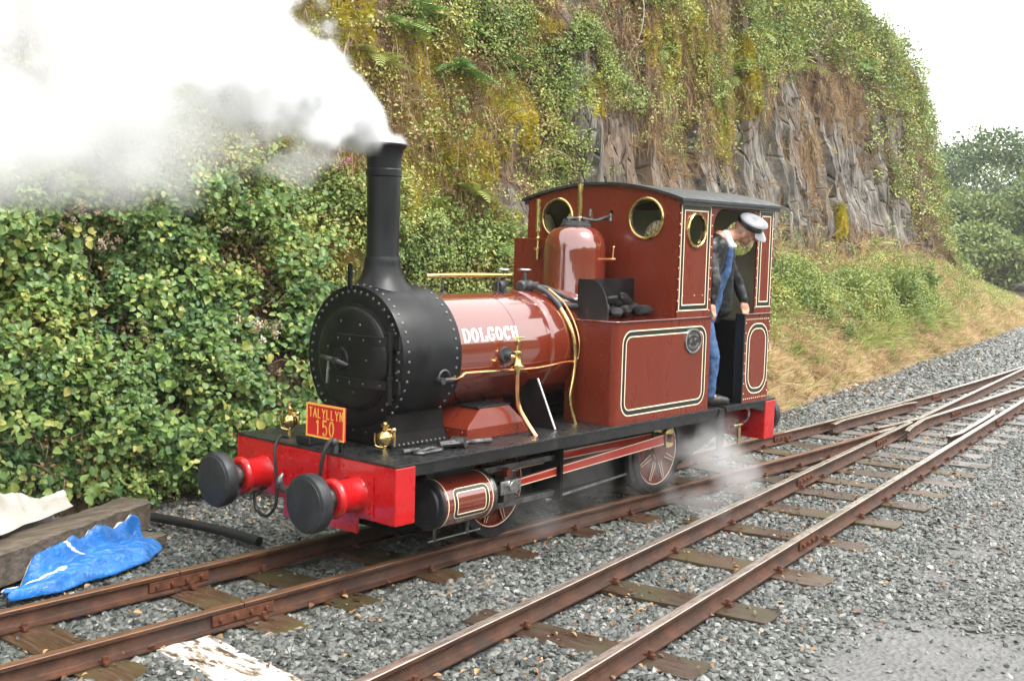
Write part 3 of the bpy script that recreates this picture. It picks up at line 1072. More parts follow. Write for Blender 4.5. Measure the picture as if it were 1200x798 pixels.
rv.build("rivet_heads", "rivet_maroon", cabf, kind="stuff")

for s in (-1, 1):
    f = side(s)(YT - 0.012)
    m = MB()
    # upper sheet with the doorway cut out and the oval window
    top = EZ - 0.004
    out = [(XC0 + 0.0005, TZ + 0.001), (2.150, TZ + 0.001), (2.150, 2.27)] + [(2.29 + 0.14 * math.cos(R(a)), 2.28 + 0.14 * math.sin(R(a))) for a in range(170, 89, -16)] + \
          [(2.74 + 0.12 * math.cos(R(a)), 2.30 + 0.12 * math.sin(R(a))) for a in range(90, -1, -15)] + [(2.862, TZ + 0.001), (XC1, TZ + 0.001), (XC1, top), (XC0 + 0.0005, top)]
    sheet(m, out, [circle((1.892, 2.243), 0.118, 36, 0.125)], f, 0, 0.012)
    sd = m.build("cab_side", "maroon_matt", LOCO, smooth=0)
    m = MB()
    m.lathe([(0.117, -0.004), (0.117, 0.014), (0.122, 0.020), (0.132, 0.020), (0.139, 0.013), (0.141, 0.0)], (1.892, s * YT, 2.243), (0, s, 0), 44)
    m.build("window_ring", "brass", sd, smooth=30)
    m = MB()
    m.lathe([(0.12, 0), (0.0, 0)], (1.892, s * (YT - 0.006), 2.243), (0, s, 0), 36)
    m.build("window_pane", "window_glass", sd)
    m = MB()
    sheet(m, [(2.722, FP + 0.001), (XC1, FP + 0.001), (XC1, TZ - 0.012), (2.722, TZ - 0.012)], [], f, 0, 0.012)
    lo = m.build("cab_lower_side", "maroon_matt", LOCO, smooth=0)
    m = MB()
    m.obox(((2.715 + XC1 + 0.012) / 2, s * (YT - 0.004), TZ - 0.005), ((XC1 + 0.012 - 2.715) / 2, 0, 0), (0, 0.018, 0), (0, 0, 0.0065))
    m.build("waist_beading", "maroon", lo, smooth=0, bevel=0.004)
    MB().obox((2.712, s * (YT - 0.04), (FP + TZ) / 2), (0.009, 0, 0), (0, 0.045, 0), (0, 0, (TZ - FP) / 2 - 0.002)).build("door_pillar", "lining_black", lo, smooth=0, bevel=0.003)
    if s == -1:
        fo2 = side(s)(YT)
        lining(sd, fo2, 1.676, 2.104, 1.622, 2.437, 0.006)
        lining(sd, fo2, 2.886, 3.126, 1.622, 2.432, 0.006)
        lining(lo, fo2, 2.757, 3.132, 0.888, 1.488, 0.155)
        rv = MB()
        for z in np.arange(1.62, 2.42, 0.083):
            rv.rivet((1.660, -YT - 0.0005, z), (0, -1, 0), 0.0065)
            rv.rivet((2.125, -YT - 0.0005, z), (0, -1, 0), 0.0065)
            rv.rivet((2.873, -YT - 0.0005, z), (0, -1, 0), 0.0065)
            rv.rivet((3.138, -YT - 0.0005, z), (0, -1, 0), 0.0065)
        for x in (1.73, 1.9, 2.02):
            rv.rivet((x, -YT - 0.0005, 1.74), (0, -1, 0), 0.006)
        rv.build("rivet_heads", "cream", sd, kind="stuff")
        rv = MB()
        for x in np.arange(2.745, 3.14, 0.034):
            rv.rivet((x, -YT - 0.0005, 1.522), (0, -1, 0), 0.0065)
            rv.rivet((x, -YT - 0.0005, 0.852), (0, -1, 0), 0.0065)
        for z in np.arange(0.90, 1.5, 0.085):
            rv.rivet((2.738, -YT - 0.0005, z), (0, -1, 0), 0.0065)
            rv.rivet((3.139, -YT - 0.0005, z), (0, -1, 0), 0.0065)
        rv.build("rivet_heads", "cream", lo, kind="stuff")
        rv = MB()
        for z in np.arange(0.9, 1.5, 0.075):
            rv.rivet((2.712, -YT - 0.0055, z), (0, -1, 0), 0.007)
        rv.build("rivet_heads", "frame_black", lo, kind="stuff")
m = MB()
sheet(m, [(-0.732, FP + 0.001), (0.732, FP + 0.001)] + [(0.732 - 1.464 * k / 20, roof_z(0.732 - 1.464 * k / 20) - 0.002) for k in range(21)], [circle((y, 2.2), 0.15) for y in (-0.42, 0.42)], lambda u, v, t: (XC1 - 0.011 + t, u, v), 0, 0.010)
cabr = m.build("cab_rear", "maroon_matt", LOCO, smooth=0)
m = MB()
sheet(m, [(-0.72, FP + 0.01), (0.72, FP + 0.01), (0.72, 2.44), (-0.72, 2.44)], [circle((y, 2.2), 0.15) for y in (-0.42, 0.42)], lambda u, v, t: (XC1 - 0.016 + t, u, v), 0, 0.004)
m.build("cab_rear_inner_face", "cab_inside", LOCO, smooth=0)
MB().box((2.86, -0.70, FP + 0.001), (3.13, 0.70, 1.50)).build("rear_locker", "lining_black", LOCO, smooth=0, bevel=0.01)
m = MB()
m.lathe([(0.0, 1.66), (0.40, 1.66), (0.40, 1.95), (0.38, 1.97), (0.0, 1.97)], (0, 0, AX), (1, 0, 0), 40)
m.box((1.67, -0.38, FP + 0.001), (1.96, 0.38, AX))
m.build("firebox_backhead", "frame_black", LOCO, smooth=30)
m = MB()
m.tube([(1.97, 0.0, 1.55), (2.10, 0.0, 1.56), (2.12, -0.22, 1.62)], 0.014, 8)
m.tube([(1.97, 0.25, 1.2), (2.08, 0.25, 1.2), (2.10, 0.25, 1.9)], 0.012, 8)
m.build("regulator_handle", "steel", LOCO)
# roof: curved plate with thickness
m = MB()
ys = [-0.795 + 1.59 * k / 28 for k in range(29)]
pl = [(y, roof_z(y) if abs(y) < 0.76 else EZ - 0.012 * (abs(y) - 0.76) / 0.035) for y in ys]
poly = [(y, z + 0.022) for y, z in pl] + [(y, z + 0.001) for y, z in reversed(pl)]
m.prism(poly, lambda u, v, t: (t, u, v), 1.612, 3.192)
roof = m.build("cab_roof", "roof_black", LOCO, smooth=30)
for s in (-1, 1):
    MB().box((1.640, min(s * 0.748, s * 0.782), EZ - 0.036), (3.18, max(s * 0.748, s * 0.782), EZ - 0.004)).build("rain_strip", "roof_black", roof, smooth=0, bevel=0.003)

# ---- ejector/sand box beside the smokebox: flared riveted casting
m = MB()
lv = [(FP + 0.001, -0.385, 0.285, -0.475), (FP + 0.075, -0.372, 0.245, -0.468), (FP + 0.10, -0.345, 0.20, -0.455), (FP + 0.135, -0.285, 0.165, -0.44), (1.012, -0.185, 0.128, -0.402)]
vs, fs = [], []
for z, x0, x1, y in lv:
    vs += [(x0, -0.10, z), (x0 + 0.02, y, z), (x1, y, z), (x1, -0.10, z)]
for i in range(len(lv) - 1):
    for k in range(4):
        fs.append((4 * i + k, 4 * i + (k + 1) % 4, 4 * i + 4 + (k + 1) % 4, 4 * i + 4 + k))
e = 4 * (len(lv) - 1)
fs += [(3, 2, 1, 0), (e, e + 1, e + 2, e + 3)]
m.add(vs, fs)
sbx = m.build("sand_box", "maroon_matt", LOCO, smooth=20, bevel=0.004)
MB().box((-0.19, -0.408, 1.0125), (0.132, -0.16, 1.022)).build("sand_box_lid", "footplate", sbx, smooth=0, bevel=0.003)
rv = MB()
for z, x0, x1, y in lv[1:]:
    rv.rivet((x0 + 0.045, y - 0.001, z - 0.01), (0, -1, 0.15), 0.0075)
    rv.rivet((x1 - 0.025, y - 0.001, z - 0.01), (0, -1, 0.15), 0.0075)
    rv.rivet((x0 + 0.004, y + 0.035, z - 0.02), (-1, 0, 0.2), 0.0075)
    rv.rivet((x0 + 0.004, y + 0.17, z - 0.02), (-1, 0, 0.2), 0.0075)
for k in range(7):
    rv.rivet((-0.02 + 0.043 * k, -0.476, FP + 0.022 + 0.006 * k), (0, -1, 0.15), 0.0075)
rv.build("rivet_heads", "rivet_maroon", sbx, kind="stuff")
# stay plate between boiler and footplate
m = MB()
m.prism([(-0.20, FP + 0.001), (-0.20, 1.14), (-0.385, 1.165), (-0.40, 1.15), (-0.565, FP + 0.001)], lambda u, v, t: (t, u, v), 0.435, 0.449)
m.build("stay_plate", "frame_black", LOCO, smooth=0, bevel=0.002)
MB().tube([(0.442, -0.392, 1.165), (0.442, -0.562, FP + 0.003)], 0.0085, 8).build("stay_edge", "steel", LOCO)


# ---- brass displacement lubricators on the front footplate
def lubricator(x, y):
    m = MB()
    z = FP
    m.lathe([(0.020, 0), (0.020, 0.02), (0.012, 0.024), (0.012, 0.04), (0.022, 0.046), (0.046, 0.07), (0.052, 0.095), (0.046, 0.12), (0.024, 0.138), (0.016, 0.142), (0.016, 0.16), (0.028, 0.164), (0.030, 0.176), (0.014, 0.182), (0.012, 0.192), (0, 0.194)], (x, y, z), (0, 0, 1), 24)
    m.tube(smooth_path([(x, y, z + 0.035), (x - 0.02, y + 0.05, z + 0.04), (x - 0.025, y + 0.062, z + 0.07), (x - 0.025, y + 0.062, z + 0.12)], 4), 0.008, 8)
    m.tube(smooth_path([(x, y, z + 0.15), (x + 0.02, y - 0.05, z + 0.145), (x + 0.022, y - 0.062, z + 0.12), (x + 0.02, y - 0.06, z + 0.05)], 4), 0.007, 8)
    m.sphere((x + 0.02, y - 0.055, z + 0.146), 0.017, 10, 6)
    return m.build("lubricator", "brass", LOCO, smooth=40)


lubricator(-1.03, -0.415)
lubricator(-1.06, 0.46)
MB().box((-1.22, 0.06, FP + 0.001), (-1.12, 0.20, FP + 0.055)).build("sign_socket", "frame_black", LOCO, smooth=0, bevel=0.01)

# ---- wheels
WZ = ZR + 0.345
PIN = (-0.10, 0.137)


def wheel(x, s):
    yo = s * 0.42
    d = Vector((0, s, 0))
    m = MB()
    m.lathe([(0.06, -0.09), (0.285, -0.09), (0.285, -0.016), (0.262, -0.012), (0.250, -0.030), (0.10, -0.030), (0.088, -0.004), (0.085, 0.006), (0.0, 0.006)], (x, yo, WZ), d, 56)
    w = m.build("wheel", "maroon_matt", LOCO, smooth=30)
    m = MB()
    m.lathe([(0.284, -0.10), (0.365, -0.10), (0.368, -0.092), (0.362, -0.082), (0.347, -0.076), (0.345, -0.01), (0.341, 0.0), (0.290, 0.002), (0.284, -0.006)], (x, yo, WZ), d, 64)
    m.build("tyre", "frame_black", w, smooth=30)
    sp = MB()
    ln = MB()
    for k in range(8):
        a = 2 * PI * k / 8 + 0.39
        rad = Vector((math.cos(a), 0, math.sin(a)))
        tg = Vector((-math.sin(a), 0, math.cos(a)))
        c0 = Vector((x, yo - s * 0.021, WZ))
        vs = [c0 + rad * r_ + tg * w_ + d * t_ for t_ in (-0.012, 0.012) for r_, w_ in ((0.08, -0.026), (0.08, 0.026), (0.262, 0.017), (0.262, -0.017))]
        sp.add(vs, [(0, 1, 2, 3), (4, 7, 6, 5), (0, 4, 5, 1), (1, 5, 6, 2), (2, 6, 7, 3), (3, 7, 4, 0)])
        for sg in (-1, 1):
            vs = [c0 + rad * r_ + tg * (w_ * sg) + d * t_ for t_ in (0.011, 0.0135) for r_, w_ in ((0.10, 0.016), (0.10, 0.021), (0.255, 0.013), (0.255, 0.0085))]
            ln.add(vs, [(0, 1, 2, 3), (4, 7, 6, 5), (0, 4, 5, 1), (1, 5, 6, 2), (2, 6, 7, 3), (3, 7, 4, 0)])
    sp.build("spokes", "maroon_matt", w, smooth=0, kind="stuff")
    ln.lathe([(0.270, -0.0145), (0.276, -0.011), (0.276, -0.017), (0.270, -0.0145)], (x, yo, WZ), d, 56)
    ln.lathe([(0.072, 0.0062), (0.078, 0.008), (0.078, 0.004), (0.072, 0.0062)], (x, yo, WZ), d, 30)
    ln.build("cream_lining", "cream", w, smooth=0, kind="stuff")
    m = MB()
    px, pz = x + PIN[0], WZ + PIN[1]
    cd = Vector((PIN[0], 0, PIN[1])).normalized()
    ct = Vector((-cd.z, 0, cd.x))
    vs = []
    pts = [(-0.06, -0.075), (0.17, -0.06), (0.22, -0.035), (0.235, 0), (0.22, 0.035), (0.17, 0.06), (-0.06, 0.075), (-0.085, 0)]
    m.prism(pts, lambda u, v, t: Vector((x, yo, WZ)) + cd * u + ct * v + d * t, -0.012, 0.018)
    m.cyl((px, yo, pz), (px, yo + s * 0.20, pz), 0.03, seg=16)
    m.build("crank", "maroon_matt", w, smooth=30, bevel=0.002)
    return w


for x in (0.0, 1.98):
    for s in (-1, 1):
        wheel(x, s)
for x in (0.0, 1.98):
    MB().cyl((x, -0.40, WZ), (x, 0.40, WZ), 0.055, seg=20).build("axle", "oily_steel", LOCO)


def rod(p0, p1, h0, h1, y, th, name, red, s):
    """straight rod with enlarged brass-bushed ends and a cream edge line."""
    a, b = Vector((p0[0], 0, p0[1])), Vector((p1[0], 0, p1[1]))
    d = (b - a).normalized()
    n = Vector((-d.z, 0, d.x))
    L = (b - a).length
    f = lambda u, v, t: (a + d * u + n * v) + Vector((0, s * (y + t), 0))
    m = MB()
    e = 0.075
    m.prism([(e, -h0 / 2), (L - e, -h1 / 2), (L - e, h1 / 2), (e, h0 / 2)], f, 0, th)
    r = m.build(name, red, LOCO, smooth=0, bevel=0.002)
    m = MB()
    for sg in (-1, 1):
        q = [(e, sg * h0 / 2), (L - e, sg * h1 / 2), (L - e, sg * (h1 / 2 - 0.007)), (e, sg * (h0 / 2 - 0.007))]
        m.prism(q, f, th, th + 0.0015)
    m.build("edge_line", "cream", r, smooth=0, kind="stuff")
    for uu, hh in ((0, h0), (L, h1)):
        m = MB()
        m.prism(rrect(uu - 0.055, uu + 0.055, -0.075, 0.075, 0.03, 5), f, -0.006, th + 0.006)
        m.build("rod_end", "brass" if uu else "oily_steel", r, smooth=30, bevel=0.004)
        m = MB()
        c = Vector(f(uu, 0, th))
        m.cyl(c, c + Vector((0, s * 0.022, 0)), 0.036, seg=20)
        m.build("pin_cap", "oily_steel", r, bevel=0.003)
    return r


CYZ = 0.487
for s in (-1, 1):
    rod((PIN[0], WZ + PIN[1]), (1.98 + PIN[0], WZ + PIN[1]), 0.062, 0.062, 0.445, 0.022, "coupling_rod", "rod_red", s)
    rod((-0.055, CYZ + 0.02), (1.98 + PIN[0], WZ + PIN[1]), 0.052, 0.078, 0.555, 0.026, "connecting_rod", "rod_red", s)
    yc = s * 0.545
    # cylinder with end covers
    m = MB()
    m.lathe([(0.156, -0.775), (0.156, -0.335)], (0, yc, CYZ), (1, 0, 0), 56)
    cyl = m.build("cylinder", "maroon", LOCO, smooth=40)
    m = MB()
    m.lathe([(0.0, -0.838), (0.05, -0.836), (0.12, -0.826), (0.128, -0.81), (0.146, -0.806), (0.158, -0.80), (0.160, -0.776), (0.150, -0.774)], (0, yc, CYZ), (1, 0, 0), 44)
    m.build("front_cover", "buffer_black", cyl, smooth=30)
    m = MB()
    m.lathe([(0.155, -0.336), (0.158, -0.33), (0.158, -0.306), (0.12, -0.300), (0.055, -0.296), (0.05, -0.25), (0.03, -0.245), (0.0, -0.245)], (0, yc, CYZ), (1, 0, 0), 44)
    m.build("rear_cover", "oily_steel", cyl, smooth=30)
    MB().box((-0.76, min(s * 0.30, s * 0.50), 0.50), (-0.35, max(s * 0.30, s * 0.50), 0.765)).build("steam_chest", "frame_black", LOCO, smooth=0, bevel=0.01)

    def on_cyl(u, v, t, s=s, yc=yc):
        a = v / 0.156
        return (u, yc + s * (0.156 + t) * math.cos(a), CYZ + (0.156 + t) * math.sin(a))
    lining(cyl, on_cyl, -0.705, -0.385, -0.088, 0.112, 0.045, w=(0.006, 0.022, 0.006), dens=0.015)
    m = MB()
    for xx in (-0.755, -0.350):
        m.lathe([(0.1555, xx - 0.003), (0.1575, xx - 0.003), (0.1575, xx + 0.003), (0.1555, xx + 0.003)], (0, yc, CYZ), (1, 0, 0), 56)
    m.build("cream_ring", "cream", cyl, smooth=0, kind="stuff")
    # slide bars, crosshead, piston rod, motion bracket
    MB().cyl((-0.25, yc, CYZ), (-0.08, yc, CYZ + 0.01), 0.017, seg=14).build("piston_rod", "steel", LOCO)
    MB().box((-0.30, yc - 0.028, 0.612), (0.445, yc + 0.028, 0.650)).build("slide_bar", "oily_steel", LOCO, smooth=0, bevel=0.003)
    MB().box((-0.30, yc - 0.028, 0.362), (0.445, yc + 0.028, 0.398)).build("slide_bar", "oily_steel", LOCO, smooth=0, bevel=0.003)
    m = MB()
    m.box((-0.115, yc - 0.045, 0.399), (0.005, yc + 0.045, 0.611))
    xh = m.build("crosshead", "oily_steel", LOCO, smooth=0, bevel=0.008)
    m = MB()
    m.box((-0.16, yc - 0.055, 0.455), (0.045, yc + 0.055, 0.545))
    m.cyl((-0.055, yc, CYZ + 0.02), (-0.055, yc + s * 0.075, CYZ + 0.02), 0.036, seg=18)
    m.build("crosshead_slipper", "steel", xh, smooth=30, bevel=0.004)
    m = MB()
    m.box((0.446, min(s * 0.30, s * 0.62), 0.33), (0.474, max(s * 0.30, s * 0.62), 0.772))
    m.build("motion_bracket", "underframe_black", LOCO, smooth=0, bevel=0.003)
    # brake gear and cylinder drain cocks
    m = MB()
    m.tube([(-0.72, yc, 0.34), (-0.72, yc, 0.24)], 0.012, 8)
    m.tube([(-0.42, yc, 0.34), (-0.42, yc, 0.24)], 0.012, 8)
    m.tube([(-0.78, yc, 0.25), (-0.3, yc, 0.25)], 0.008, 8)
    m.build("drain_cock", "oily_steel", LOCO, kind="stuff")
    MB().tube([(0.55, s * 0.40, 0.28), (1.55, s * 0.40, 0.33)], 0.013, 8).build("brake_rod", "oily_steel", LOCO)
    for xx in (0.42, 1.57):
        m = MB()
        poly = arc(0 if xx < 1 else 1.98, WZ, 0.352, -35 if xx < 1 else 215, 15 if xx < 1 else 165, 6) + list(reversed(arc(0 if xx < 1 else 1.98, WZ, 0.40, -35 if xx < 1 else 215, 15 if xx < 1 else 165, 6)))
        m.prism(poly, side(s)(0.345), 0, 0.06)
        m.build("brake_block", "frame_black", LOCO, smooth=30)
# injector piping at the rear
m = MB()
m.tube(smooth_path([(2.98, -0.62, 0.62), (3.05, -0.62, 0.64), (3.08, -0.62, 0.70), (3.03, -0.62, 0.75)], 5), 0.014, 10)
m.build("injector_pipe", "steel", LOCO)
m = MB()
m.lathe([(0.0, 0), (0.022, 0), (0.024, 0.03), (0.014, 0.036), (0.014, 0.09), (0.026, 0.095), (0.026, 0.15), (0.014, 0.155), (0.014, 0.19)], (2.80, -0.62, 0.605), (1, 0, 0), 14)
m.tube([(2.92, -0.62, 0.60), (2.925, -0.62, 0.44)], [0.016, 0.019], 10)
m.build("injector", "brass", LOCO, smooth=40)
m = MB()
m.cyl((0.30, -0.60, 0.77), (0.30, -0.60, 0.70), 0.014, seg=10)
m.build("oil_cup", "brass", LOCO)

# ================================================================== THINGS ON THE LOCOMOTIVE
# headboard
hb = empty("headboard", (-1.20, -0.09, FP))
tag(hb, "small red sign with yellow border reading TALYLLYN 150 above the front buffer beam", "sign")
fh = lambda u, v, t: (-1.205 - t + 0.06 * (v - 0.88) * 0.2, -u, v)
MB().prism(rrect(-0.108, 0.250, 0.883, 1.093, 0.004, 2), fh, -0.006, 0.006).build("board", "sign_red", hb, smooth=0, bevel=0.001)
m = MB()
m.ring(rrect(-0.108, 0.250, 0.883, 1.093, 0.004, 2), rrect(-0.096, 0.238, 0.895, 1.081, 0.003, 2), fh, 0.006, 0.008)
m.build("border", "sign_yellow", hb, smooth=0)
m = MB()
strokes(m, "TALYLLYN", -0.080, 1.008, 0.0275, 0.056, 0.0135, 0.0075, fh, 0.0055, 0.0078)
strokes(m, "150", -0.018, 0.905, 0.044, 0.088, 0.020, 0.0105, fh, 0.0055, 0.0078)
m.build("lettering", "sign_yellow", hb, smooth=0)
MB().box((-1.200, 0.045, FP + 0.0555), (-1.19, 0.075, 0.96)).build("support_bar", "frame_black", hb, smooth=0)
MB().box((-1.200, -0.215, FP + 0.001), (-1.19, -0.19, 0.96)).build("support_bar", "frame_black", hb, smooth=0)

# screw coupling laid on the footplate
cp = empty("screw_coupling", (-0.62, -0.56, FP))
tag(cp, "steel screw coupling with loop links lying on the footplate beside the smokebox", "coupling")
cz = FP + 0.017


def link_loop(p, ang, L, w, r, z, name):
    ca, sa = math.cos(ang), math.sin(ang)
    pts = []
    for a, b in arc(L, 0, w, -90, 90, 8) + arc(0, 0, w * 0.7, 90, 270, 8):
        pts.append((p[0] + ca * a - sa * b, p[1] + sa * a + ca * b, z))
    m = MB()
    m.tube(pts, r, 8, closed=True)
    m.build(name, "oily_steel", cp)


link_loop((-0.90, -0.585), R(8), 0.15, 0.042, 0.0125, cz - 0.004, "link")
link_loop((-0.66, -0.545), R(-12), 0.15, 0.036, 0.0125, cz + 0.016, "link")
m = MB()
m.tube([(-0.70, -0.548, cz + 0.012), (-0.50, -0.575, cz + 0.012)], 0.022, 10)
m.tube([(-0.56, -0.53, cz + 0.016), (-0.53, -0.62, cz + 0.02)], 0.034, 12)
m.build("turnbuckle", "oily_steel", cp)
MB().tube([(-0.52, -0.57, cz + 0.01), (-0.30, -0.625, cz + 0.006)], [0.015, 0.018], 10).build("screw_handle", "oily_steel", cp)
MB().tube([(-0.98, -0.52, cz), (-0.86, -0.535, cz)], 0.016, 10).build("shackle_pin", "oily_steel", cp)


# coal lumps
def coal_mesh(seed):
    r = random.Random(seed)
    bm = bmesh.new()
    bmesh.ops.create_icosphere(bm, subdivisions=2, radius=1.0)
    dirs = [Vector((r.gauss(0, 1), r.gauss(0, 1), r.gauss(0, 1))).normalized() for _ in range(9)]
    for v in bm.verts:
        p = v.co.normalized()
        h = min(1.0, min(0.62 / max(0.05, p.dot(d)) if p.dot(d) > 0 else 9 for d in dirs))
        v.co = p * h
    me = bpy.data.meshes.new("coal_lump")
    bm.to_mesh(me)
    bm.free()
    me.materials.append(MATS["coal"])
    return me


cms = [coal_mesh(i) for i in range(4)]
for i, (x, y, z, sx, sy, sz, a) in enumerate([(1.10, -0.46, 1.625, .10, .075, .06, .3), (1.30, -0.50, 1.62, .12, .07, .055, 1.0), (1.42, -0.43, 1.63, .09, .08, .07, 2.0), (1.24, -0.40, 1.625, .10, .06, .06, .7),
                                              (1.53, -0.52, 1.615, .09, .075, .05, 2.6), (1.38, -0.46, 1.71, .13, .06, .05, .45), (1.16, -0.54, 1.612, .07, .06, .045, 1.6), (1.20, -0.45, 1.70, .09, .07, .05, 2.2), (1.56, -0.42, 1.622, .075, .06, .055, 0.2)]):
    o = obj_from("coal_lump", cms[i % 4], None, (x, y, z))
    o.rotation_euler = (0.3 * (i % 3), 0.2 * (i % 2), a)
    o.scale = (sx, sy, sz)
    tag(o, "black lump of coal in the bunker in front of the cab", "coal", "coal lumps in the bunker")

# ================================================================== THE DRIVER
mat("skin", (0.52, 0.27, 0.18), 0.5, var=0.12, vscale=30)
mat("jacket", (0.013, 0.014, 0.016), 0.42, var=0.4, vscale=14, rvar=0.12, bump=0.35, bscale=22)
mat("denim", (0.042, 0.095, 0.215), 0.8, var=0.3, vscale=16, bump=0.35, bscale=26)
mat("shirt", (0.72, 0.72, 0.74), 0.8, var=0.06)
mat("cap_cloth", (0.20, 0.205, 0.22), 0.35, var=0.08, vscale=10)
mat("cap_olive", (0.36, 0.32, 0.20), 0.7, var=0.12)
mat("cap_band", (0.010, 0.012, 0.014), 0.3, var=0.3)
mat("boot", (0.022, 0.020, 0.019), 0.45, var=0.4, vscale=14)
mat("hair_grey", (0.33, 0.28, 0.24), 0.7, var=0.25, vscale=60, bump=0.5, bscale=120)


class Blob(MB):
    def cap(self, p0, p1, r0, r1=None, n=None, seg=14):
        p0, p1 = Vector(p0), Vector(p1)
        r1 = r0 if r1 is None else r1
        L = (p1 - p0).length
        n = n or max(2, int(L / (min(r0, r1) * 0.5)) + 1)
        for i in range(n + 1):
            t = i / n
            self.sphere(p0.lerp(p1, t), r0 + (r1 - r0) * t, seg, seg // 2 + 1)
        return self

    def ell(self, c, X, Y, Z):
        """ellipsoid with given half-axis vectors."""
        c, X, Y, Z = Vector(c), Vector(X), Vector(Y), Vector(Z)
        b = len(self.v)
        self.sphere((0, 0, 0), 1.0, 18, 12)
        for i in range(b, len(self.v)):
            p = self.v[i]
            self.v[i] = tuple(c + X * p[0] + Y * p[1] + Z * p[2])
        return self

    def skin(self, name, m, parent, vox=0.009, it=5, disp=0.0, dscale=0.1):
        o = self.build(name, m, parent, smooth=180)
        rm = o.modifiers.new("remesh", 'REMESH')
        rm.mode = 'VOXEL'
        rm.voxel_size = vox
        rm.use_smooth_shade = True
        sm = o.modifiers.new("smooth", 'SMOOTH')
        sm.factor = 0.6
        sm.iterations = it
        if disp:
            tx = bpy.data.textures.new(name + "_folds", 'CLOUDS')
            tx.noise_scale = dscale
            tx.noise_depth = 2
            dp = o.modifiers.new("folds", 'DISPLACE')
            dp.texture = tx
            dp.strength = disp
            dp.mid_level = 0.5
        return o


DY = Vector((0.0, 0.055, 0.0))
PER = empty("person", (2.45, -0.57, FP))
tag(PER, "driver in black jacket, blue dungarees and pale peaked cap leaning out of the cab", "person")
hf = Vector((0.58, -0.62, -0.46)).normalized()          # where the face points
hu = Vector((-0.14, -0.60, 0.76))
hu = (hu - hf * hu.dot(hf)).normalized()                # crown of the head
hl = hu.cross(hf)                                       # to the head's left
HC = Vector((2.625, -0.815, 2.262))                       # head centre
neck = Vector((2.395, -0.735, 2.185))
pelvis = Vector((2.42, -0.60, 1.66))
chest = Vector((2.40, -0.665, 1.98))
shL, shR = Vector((2.245, -0.715, 2.10)), Vector((2.60, -0.66, 2.09))
elL, elR = Vector((2.225, -0.775, 1.84)), Vector((2.75, -0.715, 1.83))
haL, haR = Vector((2.205, -0.775, 1.635)), Vector((2.765, -0.745, 1.635))
hipL, hipR = Vector((2.36, -0.62, 1.62)), Vector((2.50, -0.57, 1.62))
knL, knR = Vector((2.375, -0.69, 1.23)), Vector((2.47, -0.56, 1.22))
anL, anR = Vector((2.385, -0.665, 0.90)), Vector((2.47, -0.55, 0.90))
neck, pelvis, chest = neck + DY * 0.6, pelvis + DY, chest + DY * 0.8
shL, shR, elR = shL + DY * 0.6, shR + DY, elR + DY * 0.5
hipL, hipR = hipL + DY, hipR + DY

b = Blob()
b.ell(HC + hu * 0.018 - hf * 0.012, hf * 0.098, hl * 0.076, hu * 0.092)
b.ell(HC - hu * 0.055 + hf * 0.030, hf * 0.060, hl * 0.055, hu * 0.062)
b.ell(HC - hu * 0.10 + hf * 0.055, hf * 0.030, hl * 0.032, hu * 0.022)
b.cap(HC + hf * 0.088 + hu * 0.005, HC + hf * 0.108 - hu * 0.035, 0.010, 0.014)
b.cap(HC + hf * 0.078 + hu * 0.020 + hl * 0.035, HC + hf * 0.078 + hu * 0.020 - hl * 0.035, 0.014)
for sgn in (-1, 1):
    b.ell(HC + hl * (0.076 * sgn) - hf * 0.012 - hu * 0.018, hf * 0.020, hl * 0.010, hu * 0.032)
    b.ell(HC + hl * (0.040 * sgn) + hf * 0.066 - hu * 0.025, hf * 0.02, hl * 0.022, hu * 0.022)
b.cap(HC - hu * 0.06 - hf * 0.035, neck, 0.056, 0.060)
b.cap(neck, chest, 0.07, 0.13)
b.cap(chest, pelvis, 0.12, 0.12)
b.cap(chest + (shL - chest) * 0.3, shL, 0.08, 0.055)
b.cap(chest + (shR - chest) * 0.3, shR, 0.08, 0.055)
b.cap(pelvis, hipL, 0.10, 0.09)
b.cap(pelvis, hipR, 0.10, 0.09)
for sh, el, ha in ((shL, elL, haL), (shR, elR, haR)):
    b.cap(sh, el, 0.048, 0.040)
    wr = ha + Vector((0, 0.01, 0.03))
    b.cap(el, wr, 0.038, 0.027)
for hip, kn, an in ((hipL, knL, anL), (hipR, knR, anR)):
    b.cap(hip, kn, 0.080, 0.055)
    b.cap(kn, an, 0.052, 0.038)
    b.cap(an, an + Vector((0.10, -0.05, -0.045)), 0.035, 0.028)
# hands gripping the edges: palm, four curled fingers, thumb from the side of the palm
for ha, ax in ((haL, Vector((0.25, -1, 0)).normalized()), (haR, Vector((-0.2, -1, 0)).normalized())):
    across = Vector((ax.y, -ax.x, 0)) * -1
    dn = Vector((0, 0, -1))
    b.ell(ha + dn * 0.005, ax * 0.024, across * 0.042, dn * 0.045)
    for k in range(4):
        off = across * (-0.030 + 0.020 * k)
        Lk = (0.034, 0.040, 0.038, 0.030)[k]
        k0 = ha + off + dn * 0.035 + ax * 0.010
        k1 = k0 + dn * (Lk * 0.8) + ax * 0.012
        k2 = k1 + dn * (Lk * 0.75) - ax * 0.010
        b.cap(k0, k1, 0.0095, 0.009)
        b.cap(k1, k2, 0.009, 0.0075)
    t0 = ha + across * 0.036 - dn * 0.012
    t1 = t0 + across * 0.016 + dn * 0.030 + ax * 0.006
    b.cap(t0, t1, 0.012, 0.010)
    b.cap(t1, t1 + dn * 0.028 + ax * 0.006, 0.010, 0.008)
body = b.skin("body", "skin", PER, vox=0.0065, it=2)

